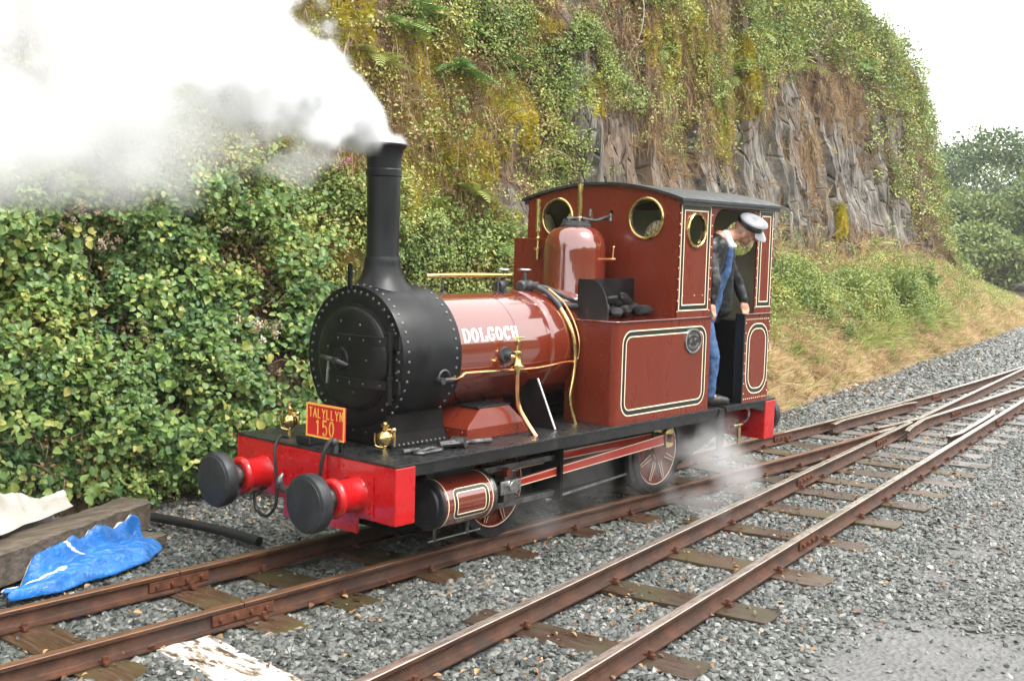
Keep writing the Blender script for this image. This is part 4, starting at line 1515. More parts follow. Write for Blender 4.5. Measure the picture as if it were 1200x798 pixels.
j = Blob()
j.cap(neck + Vector((-0.02, 0.01, -0.04)), chest, 0.09, 0.150)
j.cap(chest, pelvis + Vector((0, 0, 0.03)), 0.135, 0.140)
j.cap(chest + (shL - chest) * 0.2 + Vector((0, 0, 0.03)), shL, 0.10, 0.078)
j.cap(chest + (shR - chest) * 0.2 + Vector((0, 0, 0.03)), shR, 0.10, 0.078)
for sh, el, ha in ((shL, elL, haL), (shR, elR, haR)):
    j.cap(sh, el, 0.066, 0.054)
    j.cap(el, ha + Vector((0, 0.008, 0.055)), 0.053, 0.042)
j.cap(neck + Vector((-0.07, 0.0, -0.045)), shL + Vector((0.02, 0, 0.005)), 0.072, 0.074)
j.cap(neck + Vector((0.05, 0.03, -0.05)), shR + Vector((-0.02, 0, 0.0)), 0.07, 0.074)
# open jacket fronts hanging down
j.cap(pelvis + Vector((0.13, -0.03, 0.10)), pelvis + Vector((0.20, -0.02, -0.12)), 0.075, 0.055)
j.cap(pelvis + Vector((-0.10, -0.02, 0.10)), pelvis + Vector((-0.13, -0.01, -0.06)), 0.07, 0.05)
j.cap(chest + Vector((0.14, -0.07, 0.06)), pelvis + Vector((0.17, -0.09, -0.04)), 0.075, 0.09)
j.cap(neck + Vector((-0.06, -0.05, -0.05)), chest + Vector((-0.09, -0.10, -0.05)), 0.06, 0.06)
j.cap(chest + Vector((-0.09, -0.10, -0.05)), pelvis + Vector((-0.12, -0.09, 0.06)), 0.06, 0.055)
jacket = j.skin("jacket", "jacket", PER, vox=0.011, it=4, disp=0.016, dscale=0.045)
t = Blob()
t.cap(pelvis + Vector((0, 0, 0.06)), pelvis, 0.135, 0.135)
t.cap(pelvis, hipL, 0.12, 0.105)
t.cap(pelvis, hipR, 0.12, 0.105)
for hip, kn, an in ((hipL, knL, anL), (hipR, knR, anR)):
    t.cap(hip, kn, 0.090, 0.066)
    t.cap(kn, an + Vector((0, 0, 0.02)), 0.066, 0.058)
t.skin("trousers", "denim", PER, vox=0.011, it=4, disp=0.016, dscale=0.045)
# bib of the dungarees between the jacket fronts
d = Blob()
d.cap(neck + Vector((0.035, -0.080, -0.08)), chest + Vector((0.035, -0.130, -0.05)), 0.036, 0.044)
d.cap(chest + Vector((0.035, -0.130, -0.05)), pelvis + Vector((-0.03, -0.120, 0.05)), 0.046, 0.060)
d.cap(pelvis + Vector((0.0, -0.12, 0.05)), hipL + Vector((0.02, -0.05, -0.08)), 0.07, 0.08)
d.skin("bib", "denim", PER, vox=0.010, it=3, disp=0.015, dscale=0.05)
sh_ = Blob()
sh_.cap(neck + Vector((0.015, -0.045, 0.035)), neck + Vector((0.03, -0.085, -0.045)), 0.040, 0.036)
sh_.cap(neck + Vector((0.03, -0.085, -0.045)), neck + Vector((0.10, -0.085, -0.055)), 0.030, 0.022)
sh_.skin("shirt_collar", "shirt", PER, vox=0.009, it=2)
for an, dx in ((anL, Vector((0.15, -0.075, 0))), (anR, Vector((0.13, -0.09, 0)))):
    f = Blob()
    base = Vector((an.x, an.y, FP + 0.042))
    f.cap(an + Vector((0, 0, 0.03)), base, 0.052, 0.046)
    f.cap(base, base + dx * 0.6 + Vector((0, 0, -0.002)), 0.045, 0.042)
    f.cap(base + dx * 0.6, base + dx + Vector((0, 0, -0.008)), 0.042, 0.034)
    f.skin("boot", "boot", PER, vox=0.009, it=2)
# hair at the nape and sides
h = Blob()
h.ell(HC - hf * 0.034 + hu * 0.004, hf * 0.068, hl * 0.0775, hu * 0.052)
h.skin("hair", "hair_grey", PER, vox=0.008, it=2)
# peaked cap: olive back, black band with lobes, pale crown, pale peak
cc = HC + hu * 0.055 - hf * 0.005


def capf(u, v, w):
    return cc + hf * u + hl * v + hu * w


c = MB()
seg = 40
pr = [(0.094, 0.000), (0.099, 0.028), (0.110, 0.042), (0.113, 0.050), (0.104, 0.062), (0.070, 0.070), (0.0, 0.073)]
vs, fs = [], []
for r_, w_ in pr:
    for k in range(seg):
        a = 2 * PI * k / seg
        vs.append(capf(r_ * 1.08 * math.cos(a) + (0.012 if w_ > 0.03 else 0), r_ * 0.94 * math.sin(a), w_ + 0.016 * math.cos(a) * (1 if w_ > 0.02 else 0)))
for i in range(len(pr) - 1):
    for k in range(seg):
        k2 = (k + 1) % seg
        fs.append((i * seg + k, i * seg + k2, (i + 1) * seg + k2, (i + 1) * seg + k))
c.add(vs, fs)
capo = c.build("cap", "cap_cloth", PER, smooth=50)
m = MB()
vs, fs = [], []
for r_, w_ in ((0.103, -0.004), (0.110, 0.004), (0.112, 0.028), (0.107, 0.032)):
    for k in range(seg):
        a = 2 * PI * k / seg
        vs.append(capf(r_ * 1.08 * math.cos(a), r_ * 0.94 * math.sin(a), w_ + (0.007 * (1 + math.sin(6 * a)) / 2 if w_ > 0.02 else 0)))
for i in range(3):
    for k in range(seg):
        k2 = (k + 1) % seg
        fs.append((i * seg + k, i * seg + k2, (i + 1) * seg + k2, (i + 1) * seg + k))
m.add(vs, fs)
m.build("cap_band", "cap_band", capo, smooth=50)
m = MB()
vs, fs = [], []
for i, (a0, d0, w0) in enumerate(((0.108, 0, 0.004), (0.150, 0, -0.022), (0.172, 0, -0.040))):
    for k in range(13):
        a = R(-62 + 124 * k / 12)
        q = a0 if i == 0 else 0.108 + (a0 - 0.108) * math.cos(a) ** 0.7
        vs.append(capf(q * 1.08 * math.cos(a), q * 0.94 * math.sin(a), w0 * (math.cos(a) if i else 1)))
n0 = len(vs)
vs += [Vector(v) - hu * 0.004 for v in vs]
for i in range(2):
    for k in range(12):
        q = (i * 13 + k, i * 13 + k + 1, (i + 1) * 13 + k + 1, (i + 1) * 13 + k)
        fs += [q, tuple(n0 + x for x in reversed(q))]
m.add(vs, fs)
m.build("peak", "cap_cloth", capo, smooth=60)
m = MB()
for sgn in (-1, 1):
    e = HC + hf * 0.083 + hl * (0.032 * sgn) + hu * 0.002
    m.tube([e + (hl * math.cos(2 * PI * k / 14) * 0.021 + hu * math.sin(2 * PI * k / 14) * 0.017) + hf * 0.012 for k in range(14)], 0.0018, 5, closed=True)
    m.tube([e + hl * (0.022 * sgn) + hf * 0.01, HC + hl * (0.080 * sgn) - hf * 0.01], 0.0018, 5)
m.build("spectacles", "steel", PER, kind="stuff")

PER.location.y += 0.045

# ================================================================== GROUND AND TRACKS
def gravel_ground():
    m, n, l, b = new_mat("ballast_bed")
    tc = n.new("ShaderNodeTexCoord")
    v1 = n.new("ShaderNodeTexVoronoi")
    v1.inputs["Scale"].default_value = 30
    l.new(tc.outputs["Object"], v1.inputs["Vector"])
    n1 = n.new("ShaderNodeTexNoise")
    n1.inputs["Scale"].default_value = 1.1
    n1.inputs["Detail"].default_value = 7
    l.new(tc.outputs["Object"], n1.inputs["Vector"])
    r1 = ramp(n, [(0.0, (0.030, 0.029, 0.026)), (0.5, (0.075, 0.073, 0.068)), (1.0, (0.15, 0.145, 0.135))])
    l.new(v1.outputs["Color"], r1.inputs[0])
    at = n.new("ShaderNodeAttribute")
    at.attribute_name = "fines"
    mx = n.new("ShaderNodeMix")
    mx.data_type = 'RGBA'
    l.new(at.outputs["Fac"], mx.inputs[0])
    l.new(r1.outputs[0], mx.inputs[6])
    n2 = n.new("ShaderNodeTexNoise")
    n2.inputs["Scale"].default_value = 14
    n2.inputs["Detail"].default_value = 9
    n2.inputs["Roughness"].default_value = 0.7
    l.new(tc.outputs["Object"], n2.inputs["Vector"])
    r2 = ramp(n, [(0.3, (0.085, 0.085, 0.084)), (0.7, (0.16, 0.16, 0.157))])
    l.new(n2.outputs[0], r2.inputs[0])
    l.new(r2.outputs[0], mx.inputs[7])
    a2 = n.new("ShaderNodeAttribute")
    a2.attribute_name = "soil"
    m2 = n.new("ShaderNodeMix")
    m2.data_type = 'RGBA'
    l.new(a2.outputs["Fac"], m2.inputs[0])
    l.new(mx.outputs[2], m2.inputs[6])
    m2.inputs[7].default_value = (0.060, 0.036, 0.020, 1)
    l.new(m2.outputs[2], b.inputs["Base Color"])
    rr = ramp(n, [(0.35, 0.34), (0.6, 0.68)])
    l.new(n1.outputs[0], rr.inputs[0])
    l.new(rr.outputs[0], b.inputs["Roughness"])
    bp = n.new("ShaderNodeBump")
    bp.inputs["Strength"].default_value = 0.8
    bp.inputs["Distance"].default_value = 0.02
    ad = n.new("ShaderNodeMath")
    ad.operation = 'ADD'
    l.new(v1.outputs["Distance"], ad.inputs[0])
    l.new(n2.outputs[0], ad.inputs[1])
    l.new(ad.outputs[0], bp.inputs["Height"])
    l.new(bp.outputs[0], b.inputs["Normal"])


gravel_ground()


def c_loco(x):
    return np.interp(x, [-30, 0, 2, 4.3, 6.3, 8, 10, 11.7, 13, 14.5, 16, 18, 60], [0, 0, -.008, -.045, -.03, .015, .09, .175, .25, .355, .48, .655, 6.26])


_cx = np.linspace(-30, 60, 1801)
_cy = c_loco(_cx)
for _ in range(2):
    _cy = np.convolve(np.pad(_cy, 15, mode='edge'), np.ones(31) / 31, 'valid')


def c_loco(x):
    return np.interp(x, _cx, _cy)


NS = 0.1335


def rail_A(x):
    return -1.352 + NS * np.asarray(x, float)


def rail_B(x):
    return rail_A(x) - 0.748


def ground_z(x, y):
    """height of the ballast surface."""
    x, y = np.asarray(x, float), np.asarray(y, float)
    z = -0.022 + 0.016 * fbm(x * 0.7, y * 0.7, 0.3, 3)
    far = sstep(10, 60, np.hypot(x, y))
    z = z * (1 - far)
    # low heap between the two tracks, slight fall to the yard on the right
    dA = rail_A(x) - y
    z = z + 0.035 * np.exp(-((y + 0.85) / 0.30) ** 2) * sstep(3.5, 0, x) + 0.02 * sstep(0.9, 2.4, dA) * 0
    return z


gx = np.concatenate([np.linspace(-65, -8, 20)[:-1], np.linspace(-8, 20, 225)[:-1], np.linspace(20, 60, 60)[:-1], np.linspace(60, 415, 40)])
gy = np.concatenate([np.linspace(-58, -8, 20)[:-1], np.linspace(-8, 6, 113)[:-1], np.linspace(6, 40, 40)[:-1], np.linspace(40, 255, 40)])
GX, GY = np.meshgrid(gx, gy, indexing='ij')
GZ = ground_z(GX, GY)
ni, nj = GX.shape
idx = np.arange(ni * nj).reshape(ni, nj)
fc = np.stack([idx[:-1, :-1], idx[1:, :-1], idx[1:, 1:], idx[:-1, 1:]], -1).reshape(-1, 4)
gme = raw_mesh("ground", np.stack([GX, GY, GZ], -1).reshape(-1, 3), fc, "ballast_bed", smooth=True)
fin = sstep(0.35, 0.75, 0.5 + 0.5 * fbm(GX * 0.55, GY * 0.55, 4.2, 4) + 0.75 * np.exp(-(((GX + 0.2) / 1.3) ** 2 + ((GY + 3.75) / 0.85) ** 2)) - 0.1) * sstep(0.9, 1.8, rail_A(GX) - GY)
soil = sstep(0.30, 0.55, 0.5 + 0.5 * fbm(GX * 1.3, GY * 1.3, 8.8, 4) + 0.5 * sstep(1.0, 2.0, GY) - 0.45)
for nm, arr in (("fines", fin), ("soil", soil)):
    a = gme.attributes.new(nm, 'FLOAT', 'POINT')
    a.data.foreach_set("value", arr.ravel().astype(np.float32))
ground = obj_from("ground", gme)
tag(ground, kind="structure")

# ---- the wooded side of the valley across the yard, behind the camera
mat("wooded_slope", (0.040, 0.062, 0.026), 0.9, var=0.7, vscale=0.9, bump=0.8, bscale=2.0, dirt=(0.018, 0.026, 0.012), dscale=1.4)
WX, WY = np.meshgrid(np.linspace(-66, 150, 150), np.linspace(-13, -56, 50), indexing='ij')
rise = sstep(-13, -21, WY)
WZ_ = -0.3 + rise * (6.2 + 2.2 * fbm(WX * 0.12, WY * 0.12, 3.0, 4)) + 2.5 * sstep(-21, -50, WY)
ixw = np.arange(WX.size).reshape(WX.shape)
wme_ = raw_mesh("wooded_hillside", np.stack([WX, WY + 1.2 * fbm(WX * .3, WZ_ * .3, 8.0, 3), WZ_], -1).reshape(-1, 3), np.stack([ixw[:-1, :-1], ixw[1:, :-1], ixw[1:, 1:], ixw[:-1, 1:]], -1).reshape(-1, 4), "wooded_slope", smooth=True)
tag(obj_from("wooded_hillside", wme_), kind="structure")

# ---- rails
RAIL = [(-0.050, 0.0), (0.050, 0.0), (0.050, 0.009), (0.012, 0.018), (0.0075, 0.026), (0.0075, 0.078), (0.012, 0.084), (0.0265, 0.089), (0.0275, 0.108), (0.024, 0.1125), (-0.024, 0.1125), (-0.0275, 0.108), (-0.0265, 0.089), (-0.012, 0.084), (-0.0075, 0.078), (-0.0075, 0.026), (-0.012, 0.018), (-0.050, 0.009)]
RZ = ZR - 0.1125


def rail(pts, parent, name="rail", head="rail_head", dz=0.0):
    m = MB()
    pts = [Vector((p[0], p[1], 0)) for p in pts]
    n, k = len(pts), len(RAIL)
    vs = []
    for i, p in enumerate(pts):
        t = (pts[min(i + 1, n - 1)] - pts[max(i - 1, 0)]).normalized()
        nn = Vector((-t.y, t.x, 0))
        for a, b in RAIL:
            vs.append(p + nn * a + Vector((0, 0, RZ + b + dz)))
    m.add(vs, [])
    for i in range(n - 1):
        for q in range(k):
            q2 = (q + 1) % k
            m.f.append((i * k + q, i * k + q2, (i + 1) * k + q2, (i + 1) * k + q))
            m.mi.append(1 if q in (9, 8, 10) else 0)
    m.f.append(tuple(reversed(range(k))))
    m.mi.append(0)
    m.f.append(tuple((n - 1) * k + q for q in range(k)))
    m.mi.append(0)
    o = m.build(name, ["rail_rust", head], parent, smooth=30)
    return o


def path(fy, x0, x1, step=0.35):
    xs = np.linspace(x0, x1, max(2, int((x1 - x0) / step)))
    return [(x, float(fy(x))) for x in xs]


def fishplate(x, fy, parent, L=0.40):
    """pair of bolted joint plates, both faces of the web."""
    y0 = float(fy(x))
    tan = Vector((1, (float(fy(x + .1)) - float(fy(x - .1))) / .2, 0)).normalized()
    nn = Vector((-tan.y, tan.x, 0))
    m = MB()
    for s in (-1, 1):
        c = Vector((x, y0, RZ + 0.052)) + nn * (0.016 * s)
        m.obox(c, tan * (L / 2), nn * 0.0075, (0, 0, 0.030))
        for k in range(4):
            p = c + tan * (-0.15 + 0.10 * k) + nn * (0.0075 * s)
            m.cyl(p, p + nn * (0.016 * s), 0.014, seg=8)
    m.build("fishplate", "bolt_rust", parent, smooth=30, bevel=0.0015)
    # the joint gap in the head
    return m


trk1 = empty("railway_track", (0, 0, 0))
tag(trk1, "rusty narrow-gauge track the locomotive stands on, along the foot of the bank", "railway track")
trk2 = empty("railway_track", (0, 0, 0))
tag(trk2, "rusty narrow-gauge track in the foreground curving past the gravel yard", "railway track")
trk2["label"] = "empty rusty narrow-gauge track in the foreground beside the gravel yard"

far1 = lambda x: c_loco(x) + 0.3705
near1 = lambda x: c_loco(x) - 0.3705
JOINT1 = (-1.95, 5.6)
r_ = rail(path(far1, -9, -1.957), trk1, head="rail_head_rust")
r_far = rail(path(far1, -1.951, 5.597), trk1, head="rail_head_rust")
r_far2 = rail(path(far1, 5.603, 16.2), trk1)
fishplate(-1.954, far1, r_far)
fishplate(5.6, far1, r_far2)
fishplate(10.6, far1, r_far2, 0.36)
rn0 = rail(path(near1, -9, -2.037), trk1, head="rail_head_rust")
rn = rail(path(near1, -2.031, 6.45), trk1, head="rail_head_rust")
fishplate(-2.034, near1, rn)
rn2 = rail(path(near1, 6.456, 7.02), trk1)
fishplate(6.45, near1, rn)
# foreground track, its crossing and wing rails
rA0 = rail(path(rail_A, -9, 3.697), trk2)
rA1 = rail(path(rail_A, 3.703, 7.52), trk2)
fishplate(3.7, rail_A, rA1)
fishplate(6.2, rail_A, rA1, 0.36)


def wingA(x):
    t = sstep(7.3, 8.1, x)
    return (near1(x) + 0.095) * (1 - t) + rail_A(x) * t + 0.05 * sstep(7.15, 6.7, x)


def wingN(x):
    t = sstep(7.35, 8.15, x)
    return (rail_A(x) - 0.095) * (1 - t) + near1(x) * t - 0.05 * sstep(7.2, 6.75, x)


rA2 = rail(path(wingA, 6.75, 40, 0.2), trk2)
rN2 = rail(path(wingN, 6.8, 16.0, 0.2), trk1)
fishplate(9.1, wingN, rN2, 0.36)
rB = rail(path(rail_B, -9, 1.697), trk2)
rB2 = rail(path(rail_B, 1.703, 40), trk2)
fishplate(1.7, rail_B, rB2)
fishplate(8.9, rail_B, rB2, 0.36)


def check1(x):
    return far1(x) - 0.092 - 0.05 * (sstep(7.0, 6.6, x) + sstep(9.0, 9.35, x))


def check2(x):
    return rail_B(x) + 0.092 + 0.05 * (sstep(7.2, 6.8, x) + sstep(9.0, 9.4, x))


rail(path(check1, 6.6, 9.35, 0.12), trk1, "check_rail")
rail(path(check2, 6.8, 9.4, 0.12), trk2, "check_rail")


# ---- sleepers
def sleeper_mat(name, cols, moss):
    m, n, l, b = new_mat(name)
    tc = n.new("ShaderNodeTexCoord")
    oi = n.new("ShaderNodeObjectInfo")
    va = n.new("ShaderNodeVectorMath")
    va.operation = 'ADD'
    sc_ = n.new("ShaderNodeVectorMath")
    sc_.operation = 'SCALE'
    sc_.inputs["Scale"].default_value = 37.0
    cx = n.new("ShaderNodeCombineXYZ")
    for i in range(3):
        l.new(oi.outputs["Random"], cx.inputs[i])
    l.new(cx.outputs[0], sc_.inputs[0])
    l.new(tc.outputs["Object"], va.inputs[0])
    l.new(sc_.outputs[0], va.inputs[1])
    mp = n.new("ShaderNodeMapping")
    mp.inputs["Scale"].default_value = (9, 1.0, 9)
    l.new(va.outputs[0], mp.inputs[0])
    gr = n.new("ShaderNodeTexNoise")
    gr.inputs["Scale"].default_value = 5
    gr.inputs["Detail"].default_value = 8
    gr.inputs["Roughness"].default_value = 0.65
    l.new(mp.outputs[0], gr.inputs["Vector"])
    rg = ramp(n, [(0.28, cols[0]), (0.5, cols[1]), (0.72, cols[2])])
    l.new(gr.outputs[0], rg.inputs[0])
    nm = n.new("ShaderNodeTexNoise")
    nm.inputs["Scale"].default_value = 3.2
    nm.inputs["Detail"].default_value = 6
    l.new(va.outputs[0], nm.inputs["Vector"])
    rm = ramp(n, [(moss[0], 0.0), (moss[1], 1.0)])
    l.new(nm.outputs[0], rm.inputs[0])
    mx = n.new("ShaderNodeMix")
    mx.data_type = 'RGBA'
    l.new(rm.outputs[0], mx.inputs[0])
    l.new(rg.outputs[0], mx.inputs[6])
    mx.inputs[7].default_value = (*moss[2], 1)
    # each timber a little lighter or darker than the next
    br = ramp(n, [(0, 0.7), (1, 1.3)])
    l.new(oi.outputs["Random"], br.inputs[0])
    mu = n.new("ShaderNodeMix")
    mu.data_type = 'RGBA'
    mu.blend_type = 'MULTIPLY'
    mu.inputs[0].default_value = 1.0
    l.new(mx.outputs[2], mu.inputs[6])
    l.new(br.outputs[0], mu.inputs[7])
    l.new(mu.outputs[2], b.inputs["Base Color"])
    rr = ramp(n, [(0.35, 0.22), (0.65, 0.6)])
    l.new(nm.outputs[0], rr.inputs[0])
    l.new(rr.outputs[0], b.inputs["Roughness"])
    bp = n.new("ShaderNodeBump")
    bp.inputs["Strength"].default_value = 0.5
    bp.inputs["Distance"].default_value = 0.008
    l.new(gr.outputs[0], bp.inputs["Height"])
    l.new(bp.outputs[0], b.inputs["Normal"])


sleeper_mat("sleeper_wood", [(0.022, 0.013, 0.008), (0.055, 0.031, 0.017), (0.10, 0.062, 0.038)], (0.48, 0.66, (0.050, 0.040, 0.010)))
sleeper_mat("sleeper_grey", [(0.045, 0.036, 0.030), (0.10, 0.085, 0.072), (0.18, 0.16, 0.14)], (0.60, 0.8, (0.10, 0.08, 0.03)))


def sleeper_mesh(L, W, seed):
    r = random.Random(seed)
    bm = bmesh.new()
    nx, ny = 3, 9
    top = []
    for i in range(nx + 1):
        row = []
        for jj in range(ny + 1):
            x = (i / nx - 0.5) * W + (r.uniform(-.006, .006) if i in (0, nx) else 0)
            y = (jj / ny - 0.5) * L + (r.uniform(-.012, .012) if jj in (0, ny) else 0)
            row.append(bm.verts.new((x, y, r.uniform(-0.004, 0.002) - (0.006 if i in (0, nx) or jj in (0, ny) else 0))))
        top.append(row)
    for i in range(nx):
        for jj in range(ny):
            bm.faces.new((top[i][jj], top[i + 1][jj], top[i + 1][jj + 1], top[i][jj + 1]))
    ext = bmesh.ops.extrude_edge_only(bm, edges=[e for e in bm.edges if e.is_boundary])
    for v in [g for g in ext["geom"] if isinstance(g, bmesh.types.BMVert)]:
        v.co.z = -0.13
    bmesh.ops.recalc_face_normals(bm, faces=bm.faces)
    me = bpy.data.meshes.new("sleeper")
    bm.to_mesh(me)
    bm.free()
    me.polygons.foreach_set("use_smooth", [True] * len(me.polygons))
    me.set_sharp_from_angle(angle=R(30))
    return me


SLM = {}
for k, (L, W) in enumerate([(1.36, 0.28), (1.42, 0.25), (1.30, 0.27), (1.95, 0.24)]):
    for mm in ("sleeper_wood", "sleeper_grey"):
        me = sleeper_mesh(L, W, k)
        me.materials.append(MATS[mm])
        SLM[(k, mm)] = me
SLEEPERS = []                          # footprints, kept clear of stones


def sleeper(x, y, rz, k, mm, parent, z=0.007, L=None):
    o = obj_from("sleeper", SLM[(k, mm)], parent, (x, y, z))
    o.rotation_euler = (rnd.uniform(-.006, .006), rnd.uniform(-.02, .02), rz + rnd.uniform(-.025, .025))
    dims = [(1.36, 0.28), (1.42, 0.25), (1.30, 0.27), (1.95, 0.24)][k]
    SLEEPERS.append((x, y, o.rotation_euler.z, dims[0], dims[1]))
    return o


spike_me = MB()
spike_me.box((-0.014, -0.03, 0), (0.014, 0.03, 0.016))
spike_me.cyl((0, 0.004, 0.0161), (0, 0.004, 0.038), 0.015, seg=6)
_s = spike_me.build("rail_clip", "bolt_rust", None, smooth=0, bevel=0.002)
SPK = _s.data
bpy.data.objects.remove(_s)
SPKMOD = True


def clips(o, lines, parent_rz):
    """a clip on each side of each rail that crosses this sleeper."""
    for fy in lines:
        x = o.location.x
        for _ in range(3):
            y = float(fy(x))
            x = o.location.x - (y - o.location.y) * math.tan(o.rotation_euler.z)
        for s in (-1, 1):
            c = obj_from("rail_clip", SPK, o)
            w = Vector((x + rnd.uniform(-.03, .03), y + s * 0.058, RZ + 0.007))
            loc = w - o.location
            loc.rotate(Euler((0, 0, -o.rotation_euler.z)))
            c.location = loc
            c.rotation_euler = (0, 0, 0 if s > 0 else PI)


for i, x in enumerate([-5.6, -4.8, -3.85, -2.89, -1.91, -1.36, -0.6, 0.12, 0.9, 1.62, 2.35, 3.05, 3.75, 4.4, 5.05, 5.65]):
    sl = sleeper(x, float(c_loco(x)) + rnd.uniform(-.03, .03), 0, i % 3, "sleeper_wood", trk1)
    clips(sl, (far1, near1), 0)
for i, x in enumerate([-4.9, -3.9, -2.9, -1.94, -0.94, 0.06, 0.98, 1.93, 2.78, 3.55, 4.15]):
    sl = sleeper(x, float(rail_A(x)) - 0.374 - 0.06 + rnd.uniform(-.05, .05), math.atan(NS), i % 3, "sleeper_wood", trk2)
    clips(sl, (rail_A, rail_B), 0)
for i, x in enumerate([4.72, 5.28, 5.85, 6.4, 6.95, 7.5, 8.05, 8.6, 9.2, 9.8, 10.4, 11.0, 11.6, 12.2, 12.8, 13.5, 14.2, 14.9, 15.6]):
    yc = (float(rail_B(x)) + float(far1(x))) / 2
    far = 4.7 < x < 6.2
    sl = sleeper(x, float(rail_B(x)) + 0.374 - 0.12 if far else yc - 0.1, math.atan(NS) * 0.7, 1 if far else (3 if x < 11.5 else 1), "sleeper_grey" if i > 1 else "sleeper_wood", trk2)
    if x < 11:
        clips(sl, (rail_B,), 0)
for i in range(14):
    x = 16.3 + 0.8 * i
    sleeper(x, float(rail_A(x)) - 0.374, math.atan(NS), i % 3, "sleeper_grey", trk2)

# white painted timber end by the left-hand rail
m, n, l, b = new_mat("flaking_white")
tc = n.new("ShaderNodeTexCoord")
mp = n.new("ShaderNodeMapping")
mp.inputs["Scale"].default_value = (3.2, 0.9, 2)
l.new(tc.outputs["Object"], mp.inputs[0])
nz = n.new("ShaderNodeTexNoise")
nz.inputs["Scale"].default_value = 4.5
nz.inputs["Detail"].default_value = 9
nz.inputs["Roughness"].default_value = 0.7
l.new(mp.outputs[0], nz.inputs["Vector"])
rp = ramp(n, [(0.40, (0.05, 0.036, 0.022)), (0.455, (0.24, 0.19, 0.13)), (0.50, (0.52, 0.50, 0.48)), (0.75, (0.70, 0.68, 0.67))])
l.new(nz.outputs[0], rp.inputs[0])
l.new(rp.outputs[0], b.inputs["Base Color"])
b.inputs["Roughness"].default_value = 0.5
bp = n.new("ShaderNodeBump")
bp.inputs["Strength"].default_value = 0.5
bp.inputs["Distance"].default_value = 0.006
l.new(nz.outputs[0], bp.inputs["Height"])
l.new(bp.outputs[0], b.inputs["Normal"])
wme = sleeper_mesh(1.30, 0.31, 77)
wme.materials.append(MATS["flaking_white"])
wb = obj_from("painted_timber", wme, None, (-2.478, -1.09, 0.022))
wb.rotation_euler = (0, 0, R(-3))
SLEEPERS.append((-2.478, -1.09, R(-3), 1.30, 0.31))
tag(wb, "timber with flaking white paint lying beside the left rail end", "timber")

# ---- timber baulk, tarpaulins and pipe at the left
mat("old_timber", (0.115, 0.088, 0.065), 0.6, var=0.55, vscale=5, rvar=0.2, bump=0.6, bscale=14, stretch=(1.2, 9, 9), dirt=(0.05, 0.045, 0.02), dscale=4)
bm_ = MB()
a0, a1 = Vector((-3.9, 0.53, 0.0)), Vector((-1.50, 1.60, 0.0))
dr = (a1 - a0).normalized()
nr = Vector((-dr.y, dr.x, 0))
nseg = 22
vs, fs = [], []
for i in range(nseg + 1):
    p = a0.lerp(a1, i / nseg)
    j_ = [rnd.uniform(-.007, .007) for _ in range(8)]
    for k, (a, b) in enumerate(((-.115, .075), (.115, .075), (.12, .26), (.10, .275), (-.10, .275), (-.12, .26))):
        vs.append(p + nr * (a + j_[k]) + Vector((0, 0, b + j_[(k + 3) % 8])))
for i in range(nseg):
    for k in range(6):
        fs.append((i * 6 + k, i * 6 + (k + 1) % 6, (i + 1) * 6 + (k + 1) % 6, (i + 1) * 6 + k))
fs += [tuple(reversed(range(6))), tuple(nseg * 6 + k for k in range(6))]
bm_.add(vs, fs)
bk_ = bm_.build("timber_baulk", "old_timber", None, smooth=40, origin=(-2.6, 1.1, 0))
tag(bk_, "thick weathered grey timber baulk lying between the white sheet and blue tarpaulin", "timber")
bm_ = MB()
c0 = a0.lerp(a1, 0.93)
bm_.obox(c0 + Vector((0, 0, 0.035)), dr * 0.12, nr * 0.30, (0, 0, 0.038))
o = bm_.build("timber_packer", "old_timber", None, smooth=0, bevel=0.006, origin=tuple(c0))
tag(o, "short timber packer under the end of the weathered baulk", "timber")


def cloth_mat(name, col, rough, bs=18):
    m, n, l, b = new_mat(name)
    tc = n.new("ShaderNodeTexCoord")
    nz = n.new("ShaderNodeTexNoise")
    nz.inputs["Scale"].default_value = 7
    nz.inputs["Detail"].default_value = 8
    l.new(tc.outputs["Object"], nz.inputs["Vector"])
    rp = ramp(n, [(0.3, tuple(c * 0.72 for c in col)), (0.7, tuple(min(1, c * 1.12) for c in col))])
    l.new(nz.outputs[0], rp.inputs[0])
    l.new(rp.outputs[0], b.inputs["Base Color"])
    b.inputs["Roughness"].default_value = rough
    n2 = n.new("ShaderNodeTexNoise")
    n2.inputs["Scale"].default_value = bs
    n2.inputs["Detail"].default_value = 5
    n2.inputs["Distortion"].default_value = 1.6
    l.new(tc.outputs["Object"], n2.inputs["Vector"])
    bp = n.new("ShaderNodeBump")
    bp.inputs["Strength"].default_value = 0.55
    bp.inputs["Distance"].default_value = 0.02
    l.new(n2.outputs[0], bp.inputs["Height"])
    l.new(bp.outputs[0], b.inputs["Normal"])


cloth_mat("tarp_blue", (0.018, 0.15, 0.47), 0.30)
cloth_mat("tarp_white", (0.72, 0.69, 0.60), 0.6)
cloth_mat("sheet_white", (0.54, 0.51, 0.45), 0.7, 12)


def creases(x, y, k, seed):
    """sharp folds: ridged noise."""
    a = 1 - np.abs(noise3(x * k, y * k * 0.6, seed)) * 2
    b = 1 - np.abs(noise3(x * k * 2.1 + 3, y * k * 2.1, seed + 5)) * 2
    return a * 0.65 + b * 0.35


